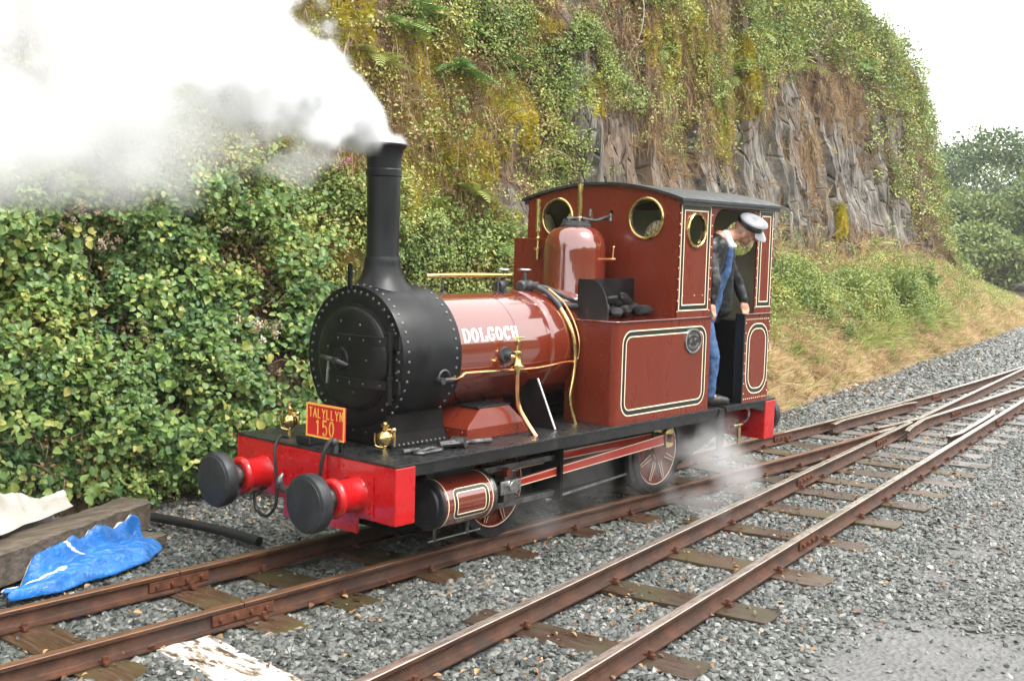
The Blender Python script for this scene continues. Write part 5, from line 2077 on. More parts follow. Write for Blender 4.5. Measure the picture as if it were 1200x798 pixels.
def cloth(name, outline, hfun, n, mats, seed, origin, matfun=None):
    """crumpled sheet: outline in (along, across) coordinates of the baulk; hfun gives the height."""
    U, Vv = np.meshgrid(np.linspace(0, 1, n), np.linspace(0, 1, n // 2), indexing='ij')
    L0, L1 = outline
    A = np.interp(U, *zip(*[(p[0], p[1]) for p in L0]))
    Bq = np.interp(U, *zip(*[(p[0], p[2]) for p in L0]))
    along = L1[0] + (L1[1] - L1[0]) * U + 0.05 * noise3(U * 3, Vv * 3, seed)
    acr = A + (Bq - A) * Vv + 0.025 * noise3(U * 7, Vv * 5, seed + 2)
    h = hfun(U, Vv, along, acr)
    X = a0.x + dr.x * along + nr.x * acr
    Y = a0.y + dr.y * along + nr.y * acr
    ni, nj = U.shape
    ix = np.arange(ni * nj).reshape(ni, nj)
    f = np.stack([ix[:-1, :-1], ix[1:, :-1], ix[1:, 1:], ix[:-1, 1:]], -1).reshape(-1, 4)
    P = np.stack([X - origin[0], Y - origin[1], h - origin[2]], -1).reshape(-1, 3)
    me = raw_mesh(name, P, f, mats, smooth=True)
    if matfun is not None:
        mi = matfun(U, Vv)[:-1, :-1].ravel().astype(np.int32)
        me.polygons.foreach_set("material_index", mi)
    o = obj_from(name, me, None, origin)
    so = o.modifiers.new("thickness", 'SOLIDIFY')
    so.thickness = 0.004
    return o


def h_blue(U, V, al, ac):
    dome = np.sin(np.clip(V, 0, 1) * PI) ** 0.7 * (0.035 + 0.055 * np.sin(np.clip(U * 1.02, 0, 1) * PI) ** 0.6)
    up = 0.19 * sstep(0.66, 1.0, V) * sstep(0.05, 0.35, U)
    return 0.014 + (dome + up) * (0.72 + 0.28 * creases(al, ac, 3.2, 2.2)) + 0.045 * creases(al * 1.0 + ac * 1.4, ac, 5.0, 7.7) * sstep(0, 0.2, V)


def blue_slots(U, V):
    tr = ((U < 0.34) & (np.abs(V - 0.62 + 0.5 * U) < 0.07)) | (V > 0.955) | ((np.abs(U - 0.53 - 0.10 * np.sin(V * 5)) < 0.014) & (V > 0.45))
    return tr.astype(int)


tb = cloth("blue_tarpaulin", ([(0, -.22, -.15), (.2, -.35, -.13), (.5, -.43, -.12), (.8, -.46, -.12), (1, -.36, -.13)], (1.15, 2.42)), h_blue, 110, ["tarp_blue", "tarp_white"], 3.1, (-2.1, 0.95, 0), blue_slots)
tag(tb, "crumpled bright blue tarpaulin bag with white straps beside the rail", "tarpaulin")


def h_white(U, V, al, ac):
    base_ = 0.285 * (1 - sstep(0.45, 0.98, V)) + 0.03
    ruck = sstep(0.06, 0.40, V) * (0.55 + 0.45 * np.sin(U * PI))
    return base_ + ruck * (0.05 + 0.17 * creases(al, ac, 2.2, 11.0)) * sstep(1.02, 0.7, V) + 0.035 * creases(al, ac, 5.5, 4.4) * sstep(0.02, 0.25, V)


tw = cloth("white_sheet", ([(0, .02, .75), (.4, .05, .80), (.7, .08, .60), (1, .14, .34)], (0.75, 2.15)), h_white, 90, ["sheet_white"], 8.1, (-2.4, 1.6, 0))
tag(tw, "crumpled off-white sheet heaped behind the weathered timber baulk", "sheet")

bm_ = MB()
bm_.tube(smooth_path([(-1.22, 1.95, 0.045), (-1.14, 1.55, 0.05), (-1.06, 1.15, 0.045), (-1.03, 0.82, 0.035)], 4), 0.034, 12)
o = bm_.build("drain_pipe", "rubber", None, origin=(-1.1, 1.4, 0))
tag(o, "black pipe lying on the ballast between the blue tarpaulin and the buffers", "pipe")

# ================================================================== CLIFF AND BANK
KX = [-16, -6, -3, -1, 0.5, 2, 3.5, 5, 6.6, 8, 11, 13.4, 17, 19.5, 21, 23, 25, 26.2, 27.2, 28.4, 31, 40, 60]
K_yb = [3.6, 3.0, 2.75, 2.45, 2.2, 2.0, 1.75, 1.35, 1.15, 1.45, 1.98, 2.3, 2.95, 3.3, 3.5, 3.9, 4.2, 4.4, 4.55, 4.75, 5.2, 7.2, 14]
K_yf = [4.3, 3.7, 3.45, 3.15, 2.95, 2.85, 2.85, 2.95, 3.15, 3.4, 3.8, 4.05, 4.6, 4.95, 5.2, 5.5, 5.9, 6.1, 6.3, 6.6, 7.2, 9.6, 17]
K_zf = [1.3, 1.3, 1.3, 1.35, 1.45, 1.5, 1.5, 1.5, 1.55, 1.65, 1.85, 1.95, 2.0, 1.95, 1.9, 1.85, 1.75, 1.7, 1.6, 1.4, 1.15, 0.8, 0.5]
K_H = [8.5, 8.5, 8.5, 8.5, 8.5, 8.5, 8.6, 8.7, 8.8, 8.9, 8.8, 8.5, 8.15, 7.8, 7.6, 7.2, 6.7, 6.2, 4.3, 2.3, 1.5, 1.0, 0.6]
K_ln = [.32, .30, .28, .26, .24, .22, .22, .22, .20, .20, .22, .24, .26, .24, .22, .20, .20, .22, .30, .6, 1, 1, 1]

xs = np.concatenate([np.linspace(-16, -4, 80)[:-1], np.linspace(-4, 17.5, 540)[:-1], np.linspace(17.5, 30, 250)[:-1], np.linspace(30, 60, 70)])
tv = np.concatenate([np.linspace(0, 0.28, 52)[:-1], np.linspace(0.28, 0.86, 165)[:-1], np.linspace(0.86, 1, 26)])
CXm, CTm = np.meshgrid(xs, tv, indexing='ij')


def kint(K, x):
    return np.interp(x, KX, K)


def cliff_base(x, t):
    yb, yf, zf, H, ln = (kint(K, x) for K in (K_yb, K_yf, K_zf, K_H, K_ln))
    a = np.clip(t / 0.28, 0, 1)
    b = np.clip((t - 0.28) / 0.58, 0, 1)
    c = np.clip((t - 0.86) / 0.14, 0, 1)
    bulge = np.sin(a * PI) * 0.15
    y = yb + (yf - yb) * a + (H - zf) * ln * b ** 1.25 + 7 * c
    z = -0.06 + (zf + 0.06) * a + bulge * sstep(7, 2, x) + (H - zf) * b + 1.4 * c
    return y, z


_, CZ0 = cliff_base(CXm, CTm)
CSm = CXm                                             # columns of the sheet follow the dip of the slate
CXm = CSm + 0.07 * np.clip(CZ0 - 1.6, 0, 7.5)
CY0, CZ0 = cliff_base(CXm, CTm)


def hsh(i, k=0.0):
    v = np.sin(i * 127.1 + k * 311.7) * 43758.5453
    return v - np.floor(v)


def blobs(x, z, L):
    """soft union of ellipses (x, z, rx, rz) on the face."""
    m = np.zeros_like(x)
    for bx, bz, rx, rz in L:
        m = np.maximum(m, np.exp(-(((x - bx) / rx) ** 2 + ((z - bz) / rz) ** 2) ** 1.3))
    return m


face = sstep(0.24, 0.36, CTm) * sstep(0.90, 0.84, CTm)
toe = sstep(0.34, 0.22, CTm)
rk = np.maximum(sstep(4.8, 6.8, CXm), 0.25) * face
wob = 0.40 * noise3(CSm * 0.25, 0.5, 1.5)
u1 = CSm + wob
u1 = u1 + 0.55 * noise3(u1 * 0.8, 0.5, 0.5) + 0.05 * noise3(CSm * 0.5, CZ0 * 0.4, 91.5)
w1 = 0.62
i1 = np.floor(u1 / w1)
f1 = u1 / w1 - i1
zq = CZ0 + 0.25 * noise3(CXm * 0.6, CZ0 * 0.4, 61.5) + 0.55 * u1 + 1.1 * (hsh(i1, 9) - 0.5) * f1
seg1 = np.floor((zq + 4 * hsh(i1, 1)) / (1.3 + 1.8 * hsh(i1, 2)))
u2 = u1 + 0.08 * noise3(u1 * 3.1, 0.5, 6.5)
i2 = np.floor(u2 / 0.17)
seg2 = np.floor((zq * 1.0 + 3 * hsh(i2, 4)) / (0.7 + 1.2 * hsh(i2, 5)))
u3 = u2 + 0.03 * noise3(u1 * 7.0, 0.5, 16.5)
u4 = CZ0 * 0.85 - 0.62 * CXm + 0.3 * noise3(CXm * 0.5, CZ0 * 0.5, 71.5)
i4 = np.floor(u4 / 1.25)
i3 = np.floor(u3 / 0.075)
slab = (hsh(i1, 3) - 0.5) * 0.34 + (hsh(i1 + 57 * seg1, 3) - 0.5) * 0.12 + (hsh(i2, 7) - 0.5) * 0.15 + (hsh(i2 + 31 * seg2, 6) - 0.5) * 0.02 + (hsh(i3, 8) - 0.5) * 0.05 + (hsh(i4 + 13 * np.floor(u1 / 1.9), 10) - 0.5) * 0.30 + 0.10 * fbm(CXm * 1.6, CZ0 * 1.3, 81.5, 4) + (0.5 - f1) * 0.12
crack = -0.06 * np.exp(-(np.minimum(f1, 1 - f1) / 0.06) ** 2)
bigl = 0.55 * fbm(CXm * 0.28, CZ0 * 0.33, 9.1, 3)
lump = 0.30 * fbm(CXm * 0.9, CZ0 * 0.9, 2.2, 4)
fine = 0.03 * fbm(CXm * 6, CZ0 * 2.5, 5.5, 3)
disp = face * (rk * (slab + crack) * 0.8 + bigl * (1 - 0.7 * rk) + lump * (1.15 - 0.95 * rk) + fine * (1 - 0.6 * rk))
disp += toe * (0.22 * fbm(CXm * 0.7, CTm * 8, 7.7, 4)) * sstep(0.0, 0.04, CTm)
disp += sstep(0.84, 0.9, CTm) * (0.35 * fbm(CXm * 0.5, CTm * 12, 3.3, 4))
CX_ = CXm - 0.08 * disp
CY_ = CY0 - 0.94 * disp
CZ_ = CZ0 + 0.28 * disp * (1 - face) + 0.10 * disp * face

P = np.stack([CX_, CY_, CZ_], -1)
du = np.gradient(P, axis=0)
dv = np.gradient(P, axis=1)
NRM = np.cross(du, dv)
NRM /= np.linalg.norm(NRM, axis=-1, keepdims=True) + 1e-9
if NRM[..., 1].mean() > 0:
    NRM = -NRM
AREA = np.linalg.norm(np.cross(du, dv), axis=-1)

# what grows where (world x, z on the face)
MOSS = [(1.6,3.94,.5,.6),(1.1,2.75,.35,.5),(1.2,1.8,.4,.5),(2.8,3.77,.4,.5),(3.4,4.2,.4,.4),(3.05,3.0,.5,.5),(2.5,2.45,.5,.4),(3.8,3.6,.4,.5),(4.5,3.8,.4,.6),(6,4.0,.3,.3),(9.7,5.2,.9,.6),(11.3,4.75,.8,.5),(10.4,4.0,.9,.55),(11,5.4,.6,.4),(15.7,2.6,.3,.35),(17.7,3.2,.3,.3),(.3,1.75,.35,.4),(1.1,2.1,.5,.5),(0.75,2.35,.3,.5),(0.2,3.0,.4,.3),(5.5,2.55,.5,.3),(4.9,4.4,.5,.4),(3.2,2.2,.5,.4),(8.3,5.0,.6,.5)]
moss = np.clip(blobs(CX_, CZ_, MOSS) * 1.3 + 0.55 * (fbm(CX_ * 0.9, CZ_ * 0.9, 12.0, 4)) + 0.34 * sstep(6, 2, CX_) - 0.22, 0, 1) * face
moss = np.clip(moss * (0.6 + 0.8 * np.clip(NRM[..., 2] + 0.35, 0, 1)), 0, 1)
ROCK = [(5.9,3.4,.5,.7),(5.9,4.3,.3,.3),(6.9,3.3,.7,.7),(7.8,3.0,1,.6),(12,3.5,1.3,1.0),(13.5,4.6,1.0,.8),(14,3.2,1.6,1.0),(14,2.5,1.5,.6),(17.3,4.2,1.2,.8),(21,4.8,.8,.5),(20.8,2.8,1.5,.6),(11.3,2.9,1.2,.8),(18,3.2,1.5,.8),(9,2.9,1.2,.6)]
rockx = np.clip(blobs(CX_, CZ_, ROCK) * 1.5 + 0.35 * fbm(CX_ * 0.8, CZ_ * 0.6, 22.0, 3), 0, 1) * face * sstep(4.6, 6.0, CX_)
moss = moss * (1 - 0.75 * rockx)
soilc = np.clip(0.55 - rockx + 0.6 * fbm(CX_ * 1.2, CZ_ * 1.0, 31.0, 4), 0, 1)

m, n, l, b = new_mat("cliff_face")
tc = n.new("ShaderNodeTexCoord")
mp = n.new("ShaderNodeMapping")
mp.inputs["Rotation"].default_value = (0, R(4), 0)
mp.inputs["Scale"].default_value = (5.0, 0.8, 0.75)
l.new(tc.outputs["Object"], mp.inputs[0])
s1 = n.new("ShaderNodeTexNoise")
s1.inputs["Scale"].default_value = 2.4
s1.inputs["Detail"].default_value = 10
s1.inputs["Roughness"].default_value = 0.65
s1.inputs["Distortion"].default_value = 0.15
l.new(mp.outputs[0], s1.inputs["Vector"])
r1 = ramp(n, [(0.32, (0.024, 0.021, 0.018)), (0.43, (0.090, 0.082, 0.070)), (0.54, (0.185, 0.165, 0.135)), (0.70, (0.33, 0.30, 0.25))])
l.new(s1.outputs[0], r1.inputs[0])
s2 = n.new("ShaderNodeTexNoise")
s2.inputs["Scale"].default_value = 0.75
s2.inputs["Detail"].default_value = 7
l.new(tc.outputs["Object"], s2.inputs["Vector"])
r2 = ramp(n, [(0.50, 0.0), (0.70, 0.75)])
l.new(s2.outputs[0], r2.inputs[0])
mx = n.new("ShaderNodeMix")
mx.data_type = 'RGBA'
l.new(r2.outputs[0], mx.inputs[0])
l.new(r1.outputs[0], mx.inputs[6])
mx.inputs[7].default_value = (0.20, 0.125, 0.075, 1)


def attr_mix(prev, name, col0, col1, nscale):
    a = n.new("ShaderNodeAttribute")
    a.attribute_name = name
    q = n.new("ShaderNodeTexNoise")
    q.inputs["Scale"].default_value = nscale
    q.inputs["Detail"].default_value = 8
    l.new(tc.outputs["Object"], q.inputs["Vector"])
    rc = ramp(n, [(0.3, col0), (0.7, col1)])
    l.new(q.outputs[0], rc.inputs[0])
    md = n.new("ShaderNodeMath")
    md.operation = 'MULTIPLY_ADD'
    l.new(q.outputs[0], md.inputs[0])
    md.inputs[1].default_value = 1.2
    md.inputs[2].default_value = -0.6
    ad = n.new("ShaderNodeMath")
    ad.operation = 'ADD'
    l.new(a.outputs["Fac"], ad.inputs[0])
    l.new(md.outputs[0], ad.inputs[1])
    rs = ramp(n, [(0.36, 0.0), (0.52, 1.0)])
    l.new(ad.outputs[0], rs.inputs[0])
    mq = n.new("ShaderNodeMix")
    mq.data_type = 'RGBA'
    l.new(rs.outputs[0], mq.inputs[0])
    l.new(prev, mq.inputs[6])
    l.new(rc.outputs[0], mq.inputs[7])
    return mq.outputs[2]


cs = attr_mix(mx.outputs[2], "soil", (0.055, 0.035, 0.020), (0.17, 0.105, 0.06), 5)
cs = attr_mix(cs, "moss", (0.13, 0.11, 0.014), (0.33, 0.26, 0.03), 7)
cs = attr_mix(cs, "straw", (0.13, 0.095, 0.05), (0.32, 0.23, 0.12), 6)
l.new(cs, b.inputs["Base Color"])
b.inputs["Roughness"].default_value = 0.7
mv = n.new("ShaderNodeMapping")
mv.inputs["Scale"].default_value = (2.6, 0.5, 0.8)
mv.inputs["Rotation"].default_value = (0, R(9), 0)
l.new(tc.outputs["Object"], mv.inputs[0])
vo = n.new("ShaderNodeTexVoronoi")
vo.feature = 'DISTANCE_TO_EDGE'
vo.inputs["Scale"].default_value = 1.7
l.new(mv.outputs[0], vo.inputs["Vector"])
rcv = ramp(n, [(0.0, 0.0), (0.05, 1.0)])
l.new(vo.outputs["Distance"], rcv.inputs[0])
hm = n.new("ShaderNodeMath")
hm.operation = 'MULTIPLY_ADD'
l.new(rcv.outputs[0], hm.inputs[0])
hm.inputs[1].default_value = 0.5
l.new(s1.outputs[0], hm.inputs[2])
bp = n.new("ShaderNodeBump")
bp.inputs["Strength"].default_value = 1.0
bp.inputs["Distance"].default_value = 0.09
l.new(hm.outputs[0], bp.inputs["Height"])
l.new(bp.outputs[0], b.inputs["Normal"])

ni, nj = CX_.shape
ix = np.arange(ni * nj).reshape(ni, nj)
fcs = np.stack([ix[:-1, :-1], ix[1:, :-1], ix[1:, 1:], ix[:-1, 1:]], -1).reshape(-1, 4)
cme = raw_mesh("cliff", P.reshape(-1, 3), fcs, "cliff_face", smooth=True)
cme.set_sharp_from_angle(angle=R(22))
straw = toe * sstep(4.5, 7, CX_)
for nm, arr in (("moss", moss), ("soil", np.clip(soilc + toe * sstep(6, 3, CX_), 0, 1)), ("straw", straw)):
    a = cme.attributes.new(nm, 'FLOAT', 'POINT')
    a.data.foreach_set("value", arr.ravel().astype(np.float32))
cliff = obj_from("cliff", cme)
tag(cliff, "steep slate cliff and bank behind the locomotive, hung with moss and plants", kind="structure")

# ================================================================== FOLIAGE
def leaf_mat(name, c0, c1, c2, rough=0.38, trans=0.25, var=0.5):
    """colour from the plant's own tint (0 deep green .. 1 yellow or brown) plus leaf-to-leaf variation."""
    m, n, l, b = new_mat(name)
    at = n.new("ShaderNodeAttribute")
    at.attribute_type = 'INSTANCER'
    at.attribute_name = "tint"
    ge = n.new("ShaderNodeNewGeometry")
    ad = n.new("ShaderNodeMath")
    ad.operation = 'MULTIPLY_ADD'
    l.new(ge.outputs["Random Per Island"], ad.inputs[0])
    ad.inputs[1].default_value = var
    l.new(at.outputs["Fac"], ad.inputs[2])
    sb_ = n.new("ShaderNodeMath")
    sb_.operation = 'SUBTRACT'
    l.new(ad.outputs[0], sb_.inputs[0])
    sb_.inputs[1].default_value = var / 2
    rp = ramp(n, [(0.0, c0), (0.5, c1), (1.0, c2)])
    l.new(sb_.outputs[0], rp.inputs[0])
    l.new(rp.outputs[0], b.inputs["Base Color"])
    b.inputs["Roughness"].default_value = rough
    b.inputs["Specular IOR Level"].default_value = 0.45
    if trans:
        tr = n.new("ShaderNodeBsdfTranslucent")
        l.new(rp.outputs[0], tr.inputs["Color"])
        ms = n.new("ShaderNodeMixShader")
        ms.inputs[0].default_value = trans
        l.new(b.outputs[0], ms.inputs[1])
        l.new(tr.outputs[0], ms.inputs[2])
        l.new(ms.outputs[0], n["Material Output"].inputs["Surface"])
    return m


leaf_mat("bramble_leaf", (0.075, 0.160, 0.056), (0.225, 0.345, 0.090), (0.52, 0.48, 0.14), 0.36, 0.38, 0.75)
leaf_mat("shrub_leaf", (0.095, 0.165, 0.042), (0.260, 0.330, 0.072), (0.52, 0.45, 0.13), 0.42)
leaf_mat("moss_blade", (0.22, 0.22, 0.024), (0.52, 0.44, 0.045), (0.64, 0.47, 0.07), 0.7, 0.2)
leaf_mat("dead_blade", (0.14, 0.085, 0.045), (0.34, 0.225, 0.115), (0.52, 0.39, 0.22), 0.75, 0.15)
leaf_mat("straw_blade", (0.26, 0.19, 0.085), (0.55, 0.39, 0.20), (0.70, 0.55, 0.34), 0.75, 0.2)
leaf_mat("grass_blade", (0.10, 0.17, 0.035), (0.25, 0.33, 0.07), (0.46, 0.44, 0.14), 0.55, 0.25)
leaf_mat("fern_leaf", (0.035, 0.10, 0.025), (0.085, 0.20, 0.045), (0.24, 0.28, 0.06), 0.5, 0.25)
leaf_mat("blossom", (0.30, 0.21, 0.13), (0.50, 0.38, 0.27), (0.70, 0.62, 0.52), 0.7, 0.1)
leaf_mat("fallen_leaf", (0.06, 0.026, 0.013), (0.17, 0.075, 0.03), (0.36, 0.22, 0.09), 0.5, 0.1, 0.8)
leaf_mat("withered_leaf", (0.07, 0.04, 0.018), (0.18, 0.095, 0.035), (0.34, 0.24, 0.09), 0.6, 0.15, 0.6)
mat("cane_brown", (0.20, 0.12, 0.075), 0.6, var=0.4, vscale=12)
mat("stem_brown", (0.11, 0.07, 0.045), 0.7, var=0.4, vscale=20)
mat("bark", (0.10, 0.085, 0.07), 0.8, var=0.4, vscale=8, bump=0.5, bscale=20)

PROTO = bpy.data.collections.new("prototypes")


class Leaves:
    def __init__(self):
        self.v, self.f = [], []

    def leaf(self, base, d, nrm, L, W, fold=0.25, droop=0.2):
        """pointed oval folded along the midrib: 6 triangles/quads in one island."""
        d = Vector(d).normalized()
        nrm = Vector(nrm)
        s = d.cross(nrm).normalized()
        up = s.cross(d).normalized()
        base = Vector(base)
        b = len(self.v)
        mid = lambda t, k=0: base + d * (L * t) - up * (droop * L * t * t) + up * k
        f = fold * W
        self.v += [mid(0), mid(0.5), mid(1.0), mid(0.22) + s * W * 0.40 + up * f * 0.8, mid(0.55) + s * W * 0.48 + up * f, mid(0.82) + s * W * 0.28 + up * f * 0.5,
                   mid(0.22) - s * W * 0.40 + up * f * 0.8, mid(0.55) - s * W * 0.48 + up * f, mid(0.82) - s * W * 0.28 + up * f * 0.5]
        self.f += [(b, b + 1, b + 4, b + 3), (b + 1, b + 2, b + 5, b + 4), (b, b + 6, b + 7, b + 1), (b + 1, b + 7, b + 8, b + 2)]

    def blade(self, base, d, L, W, bend, n=3, side=None):
        """tapering grass blade curving towards bend."""
        d = Vector(d).normalized()
        bend = Vector(bend)
        base = Vector(base)
        s = side or d.cross(Vector((rnd.gauss(0, 1), rnd.gauss(0, 1), rnd.gauss(0, .3)))).normalized()
        b = len(self.v)
        for i in range(n + 1):
            t = i / n
            p = base + d * (L * t) + bend * (L * t * t)
            w = W * (1 - t) ** 0.7 * 0.5 + 0.0004
            self.v += [p - s * w, p + s * w]
        for i in range(n):
            o = b + 2 * i
            self.f.append((o, o + 1, o + 3, o + 2))

    def mesh(self, name, mats, mi=None):
        me = raw_mesh(name, np.array([tuple(v) for v in self.v]), np.array(self.f), mats)
        if mi is not None:
            me.polygons.foreach_set("material_index", mi)
        return me


def rv3(s=1.0):
    return Vector((rnd.gauss(0, s), rnd.gauss(0, s), rnd.gauss(0, s)))


def sprig(nl, L, W, spread, mname, stem=True):
    """leafy shoot growing along +Z, leaves facing outwards."""
    g = Leaves()
    mi = []
    for k in range(nl):
        t = (k + 0.5) / nl
        a = k * 2.4 + rnd.uniform(-.5, .5)
        base = Vector((0, 0, spread * t)) + rv3(spread * 0.10)
        out = Vector((math.cos(a), math.sin(a), rnd.uniform(-0.1, 0.7)))
        sc = rnd.uniform(0.65, 1.15)
        q = base + out.normalized() * (spread * rnd.uniform(0.15, 0.55))
        n0 = len(g.f)
        g.leaf(q, out + rv3(.25), Vector((0, 0, 1)) + rv3(.35) + out * 0.3, L * sc, W * sc, 0.22, rnd.uniform(0.05, 0.4))
        mi += [0] * (len(g.f) - n0)
    if stem:
        n0 = len(g.f)
        g.blade((0, 0, -0.12), (0, 0, 1), spread * 1.2 + 0.1, 0.006, rv3(.15), 3)
        mi += [1] * (len(g.f) - n0)
    return g.mesh("leafy_shoot", [mname, "stem_brown"], mi)


def tuft(nb, L, W, spread, droop, mname, flat=0.0):
    g = Leaves()
    for k in range(nb):
        a = rnd.uniform(0, 2 * PI)
        o = Vector((math.cos(a), math.sin(a), 0))
        g.blade(o * rnd.uniform(0, spread * 0.25), Vector((0, 0, 1)) + o * rnd.uniform(0.1, 0.9) * (1 + flat), L * rnd.uniform(0.55, 1.1), W * rnd.uniform(.7, 1.2), o * rnd.uniform(0, droop) - Vector((0, 0, droop * rnd.uniform(0.2, 0.9))), 3)
    return g.mesh("grass_tuft", [mname])


def hang(nb, L, W, mname):
    """strands hanging down from the origin."""
    g = Leaves()
    for k in range(nb):
        p = Vector((rnd.gauss(0, .07), rnd.gauss(0, .03), rnd.gauss(0, .05)))
        g.blade(p, Vector((rnd.gauss(0, .25), rnd.gauss(-.15, .2), -1)), L * rnd.uniform(.4, 1.1), W, Vector((rnd.gauss(0, .25), rnd.gauss(0, .12), rnd.gauss(0, .1))), 4)
    return g.mesh("hanging_strands", [mname])


def heads(nb, R0, s, mname):
    """loose head of small faded blossoms."""
    g = Leaves()
    for k in range(nb):
        d = rv3().normalized()
        g.leaf(d * R0 * rnd.uniform(.3, 1), rv3(), rv3(), s * rnd.uniform(.7, 1.3), s, 0.4, 0)
    return g.mesh("blossom_head", [mname])


def scatter(name, pos, rot, scale, tint, idx, meshes, label, cat=None):
    """one object of ground cover: an instance of one of the meshes at every point."""
    coll = bpy.data.collections.new(name + "_set")
    for i, me in enumerate(meshes):
        o = bpy.data.objects.new("%s_form_%02d" % (name, i), me)
        coll.objects.link(o)
    N = len(pos)
    me = bpy.data.meshes.new(name)
    me.vertices.add(N)
    me.vertices.foreach_set("co", np.asarray(pos, np.float32).ravel())
    for nm, ty, arr in (("rot", 'FLOAT_VECTOR', rot), ("scale", 'FLOAT', scale), ("tint", 'FLOAT', tint), ("form", 'INT', idx)):
        a = me.attributes.new(nm, ty, 'POINT')
        a.data.foreach_set("vector" if ty == 'FLOAT_VECTOR' else "value", np.ascontiguousarray(arr, np.int32 if ty == 'INT' else np.float32).ravel())
    me.update()
    ng = bpy.data.node_groups.new(name, 'GeometryNodeTree')
    ng.interface.new_socket("Geometry", in_out='INPUT', socket_type='NodeSocketGeometry')
    ng.interface.new_socket("Geometry", in_out='OUTPUT', socket_type='NodeSocketGeometry')
    nn, ll = ng.nodes, ng.links
    gi, go = nn.new("NodeGroupInput"), nn.new("NodeGroupOutput")
    ip = nn.new("GeometryNodeInstanceOnPoints")
    ci = nn.new("GeometryNodeCollectionInfo")
    ci.inputs["Collection"].default_value = coll
    ci.inputs["Separate Children"].default_value = True
    ci.inputs["Reset Children"].default_value = True

    def na(nm, ty):
        q = nn.new("GeometryNodeInputNamedAttribute")
        q.data_type = ty
        q.inputs["Name"].default_value = nm
        return q.outputs["Attribute"]
    e2r = nn.new("FunctionNodeEulerToRotation")
    ll.new(na("rot", 'FLOAT_VECTOR'), e2r.inputs[0])
    ll.new(gi.outputs[0], ip.inputs["Points"])
    ll.new(ci.outputs[0], ip.inputs["Instance"])
    ip.inputs["Pick Instance"].default_value = True
    ll.new(na("form", 'INT'), ip.inputs["Instance Index"])
    ll.new(e2r.outputs[0], ip.inputs["Rotation"])
    ll.new(na("scale", 'FLOAT'), ip.inputs["Scale"])
    ll.new(ip.outputs[0], go.inputs[0])
    o = obj_from(name, me)
    md = o.modifiers.new("scatter", 'NODES')
    md.node_group = ng
    tag(o, label, cat, kind="stuff")
    return o


def basis_euler(Zd, spin):
    """XYZ euler angles that turn +Z to Zd after a spin about Z (vectorised)."""
    Zd = Zd / (np.linalg.norm(Zd, axis=-1, keepdims=True) + 1e-9)
    ref = np.where(np.abs(Zd[..., 2:3]) < 0.95, np.array([0, 0, 1.0]), np.array([1.0, 0, 0]))
    X = np.cross(ref, Zd)
    X /= np.linalg.norm(X, axis=-1, keepdims=True) + 1e-9
    Y = np.cross(Zd, X)
    c, s = np.cos(spin)[..., None], np.sin(spin)[..., None]
    X2, Y2 = X * c + Y * s, -X * s + Y * c
    # matrix columns X2 Y2 Zd
    ry = np.arcsin(np.clip(-X2[..., 2], -1, 1))
    rx = np.arctan2(Y2[..., 2], Zd[..., 2])
    rz = np.arctan2(X2[..., 1], X2[..., 0])
    return np.stack([rx, ry, rz], -1)


def pick(weight, count):
    """random points on the cliff sheet, by area times weight."""
    w = (AREA * np.clip(weight, 0, None))[:-1, :-1].ravel()
    w = w / w.sum()
    k = rng.choice(len(w), count, p=w)
    i, jx = np.unravel_index(k, (ni - 1, nj - 1))
    a, b_ = rng.random(count), rng.random(count)
    lerp = lambda Q: (Q[i, jx] * ((1 - a) * (1 - b_))[:, None] + Q[i + 1, jx] * (a * (1 - b_))[:, None] + Q[i, jx + 1] * ((1 - a) * b_)[:, None] + Q[i + 1, jx + 1] * (a * b_)[:, None])
    return lerp(P), lerp(NRM)


def nfield(pos, k, seed):
    return fbm(pos[:, 0] * k, pos[:, 1] * k + pos[:, 2] * k, seed, 3)


VIS = sstep(-6.5, -5.0, CX_) * sstep(44, 36, CX_) * sstep(9.2, 8.6, CZ_)      # the stretch the place shows

# --- brambles on the left bank
M_br = [sprig(11, .058, .046, .10, "bramble_leaf") for _ in range(5)]
M_dl = [sprig(6, .045, .030, .12, "withered_leaf") for _ in range(3)]
M_sh = [sprig(12, .042, .028, .12, "shrub_leaf") for _ in range(4)]
M_ms = [tuft(18, .06, .010, .06, .25, "moss_blade", 1.0) for _ in range(3)]
M_dd = [hang(13, .34, .008, "dead_blade") for _ in range(4)]
M_dt = [tuft(18, .26, .008, .08, .55, "dead_blade", .8) for _ in range(3)]
M_st = [tuft(20, .24, .008, .08, .5, "straw_blade", .9) for _ in range(4)]
M_gr = [tuft(16, .24, .010, .07, .45, "grass_blade", .4) for _ in range(3)]
M_bl = [heads(16, .045, .020, "blossom") for _ in range(3)]

lowleft = sstep(2.2, 0.8, CX_ + 0.45 * CZ_) * sstep(2.75, 2.15, CZ_ + 0.45 * noise3(CX_ * 0.9, CZ_ * .4, 41.0)) * sstep(0.02, 0.06, CTm)
holes_ = 0.015 + 0.985 * sstep(-0.22, 0.06, fbm(CX_ * 1.25, CZ_ * 1.9, 51.0, 3) + 0.5 * sstep(0.7, 0.2, CZ_))
N = 21000
pos, nr_ = pick(lowleft * holes_ * VIS, N)
off = rng.random(N) ** 0.7 * np.clip(0.26 + 0.42 * nfield(pos, 1.5, 61.0), 0.03, 0.6)
pos = pos + nr_ * off[:, None] + np.array([0, -0.02, 0.0])
pos[:, 2] = np.maximum(pos[:, 2], 0.05)
dirs = nr_ * 0.8 + np.array([0, -0.15, 0.75]) + rng.normal(size=(N, 3)) * 0.35
tint = np.clip(0.36 + 0.40 * nfield(pos, 0.9, 71.0) + rng.normal(size=N) * 0.10 + 0.10 * sstep(1.0, 0.2, pos[:, 2]), 0, 1)
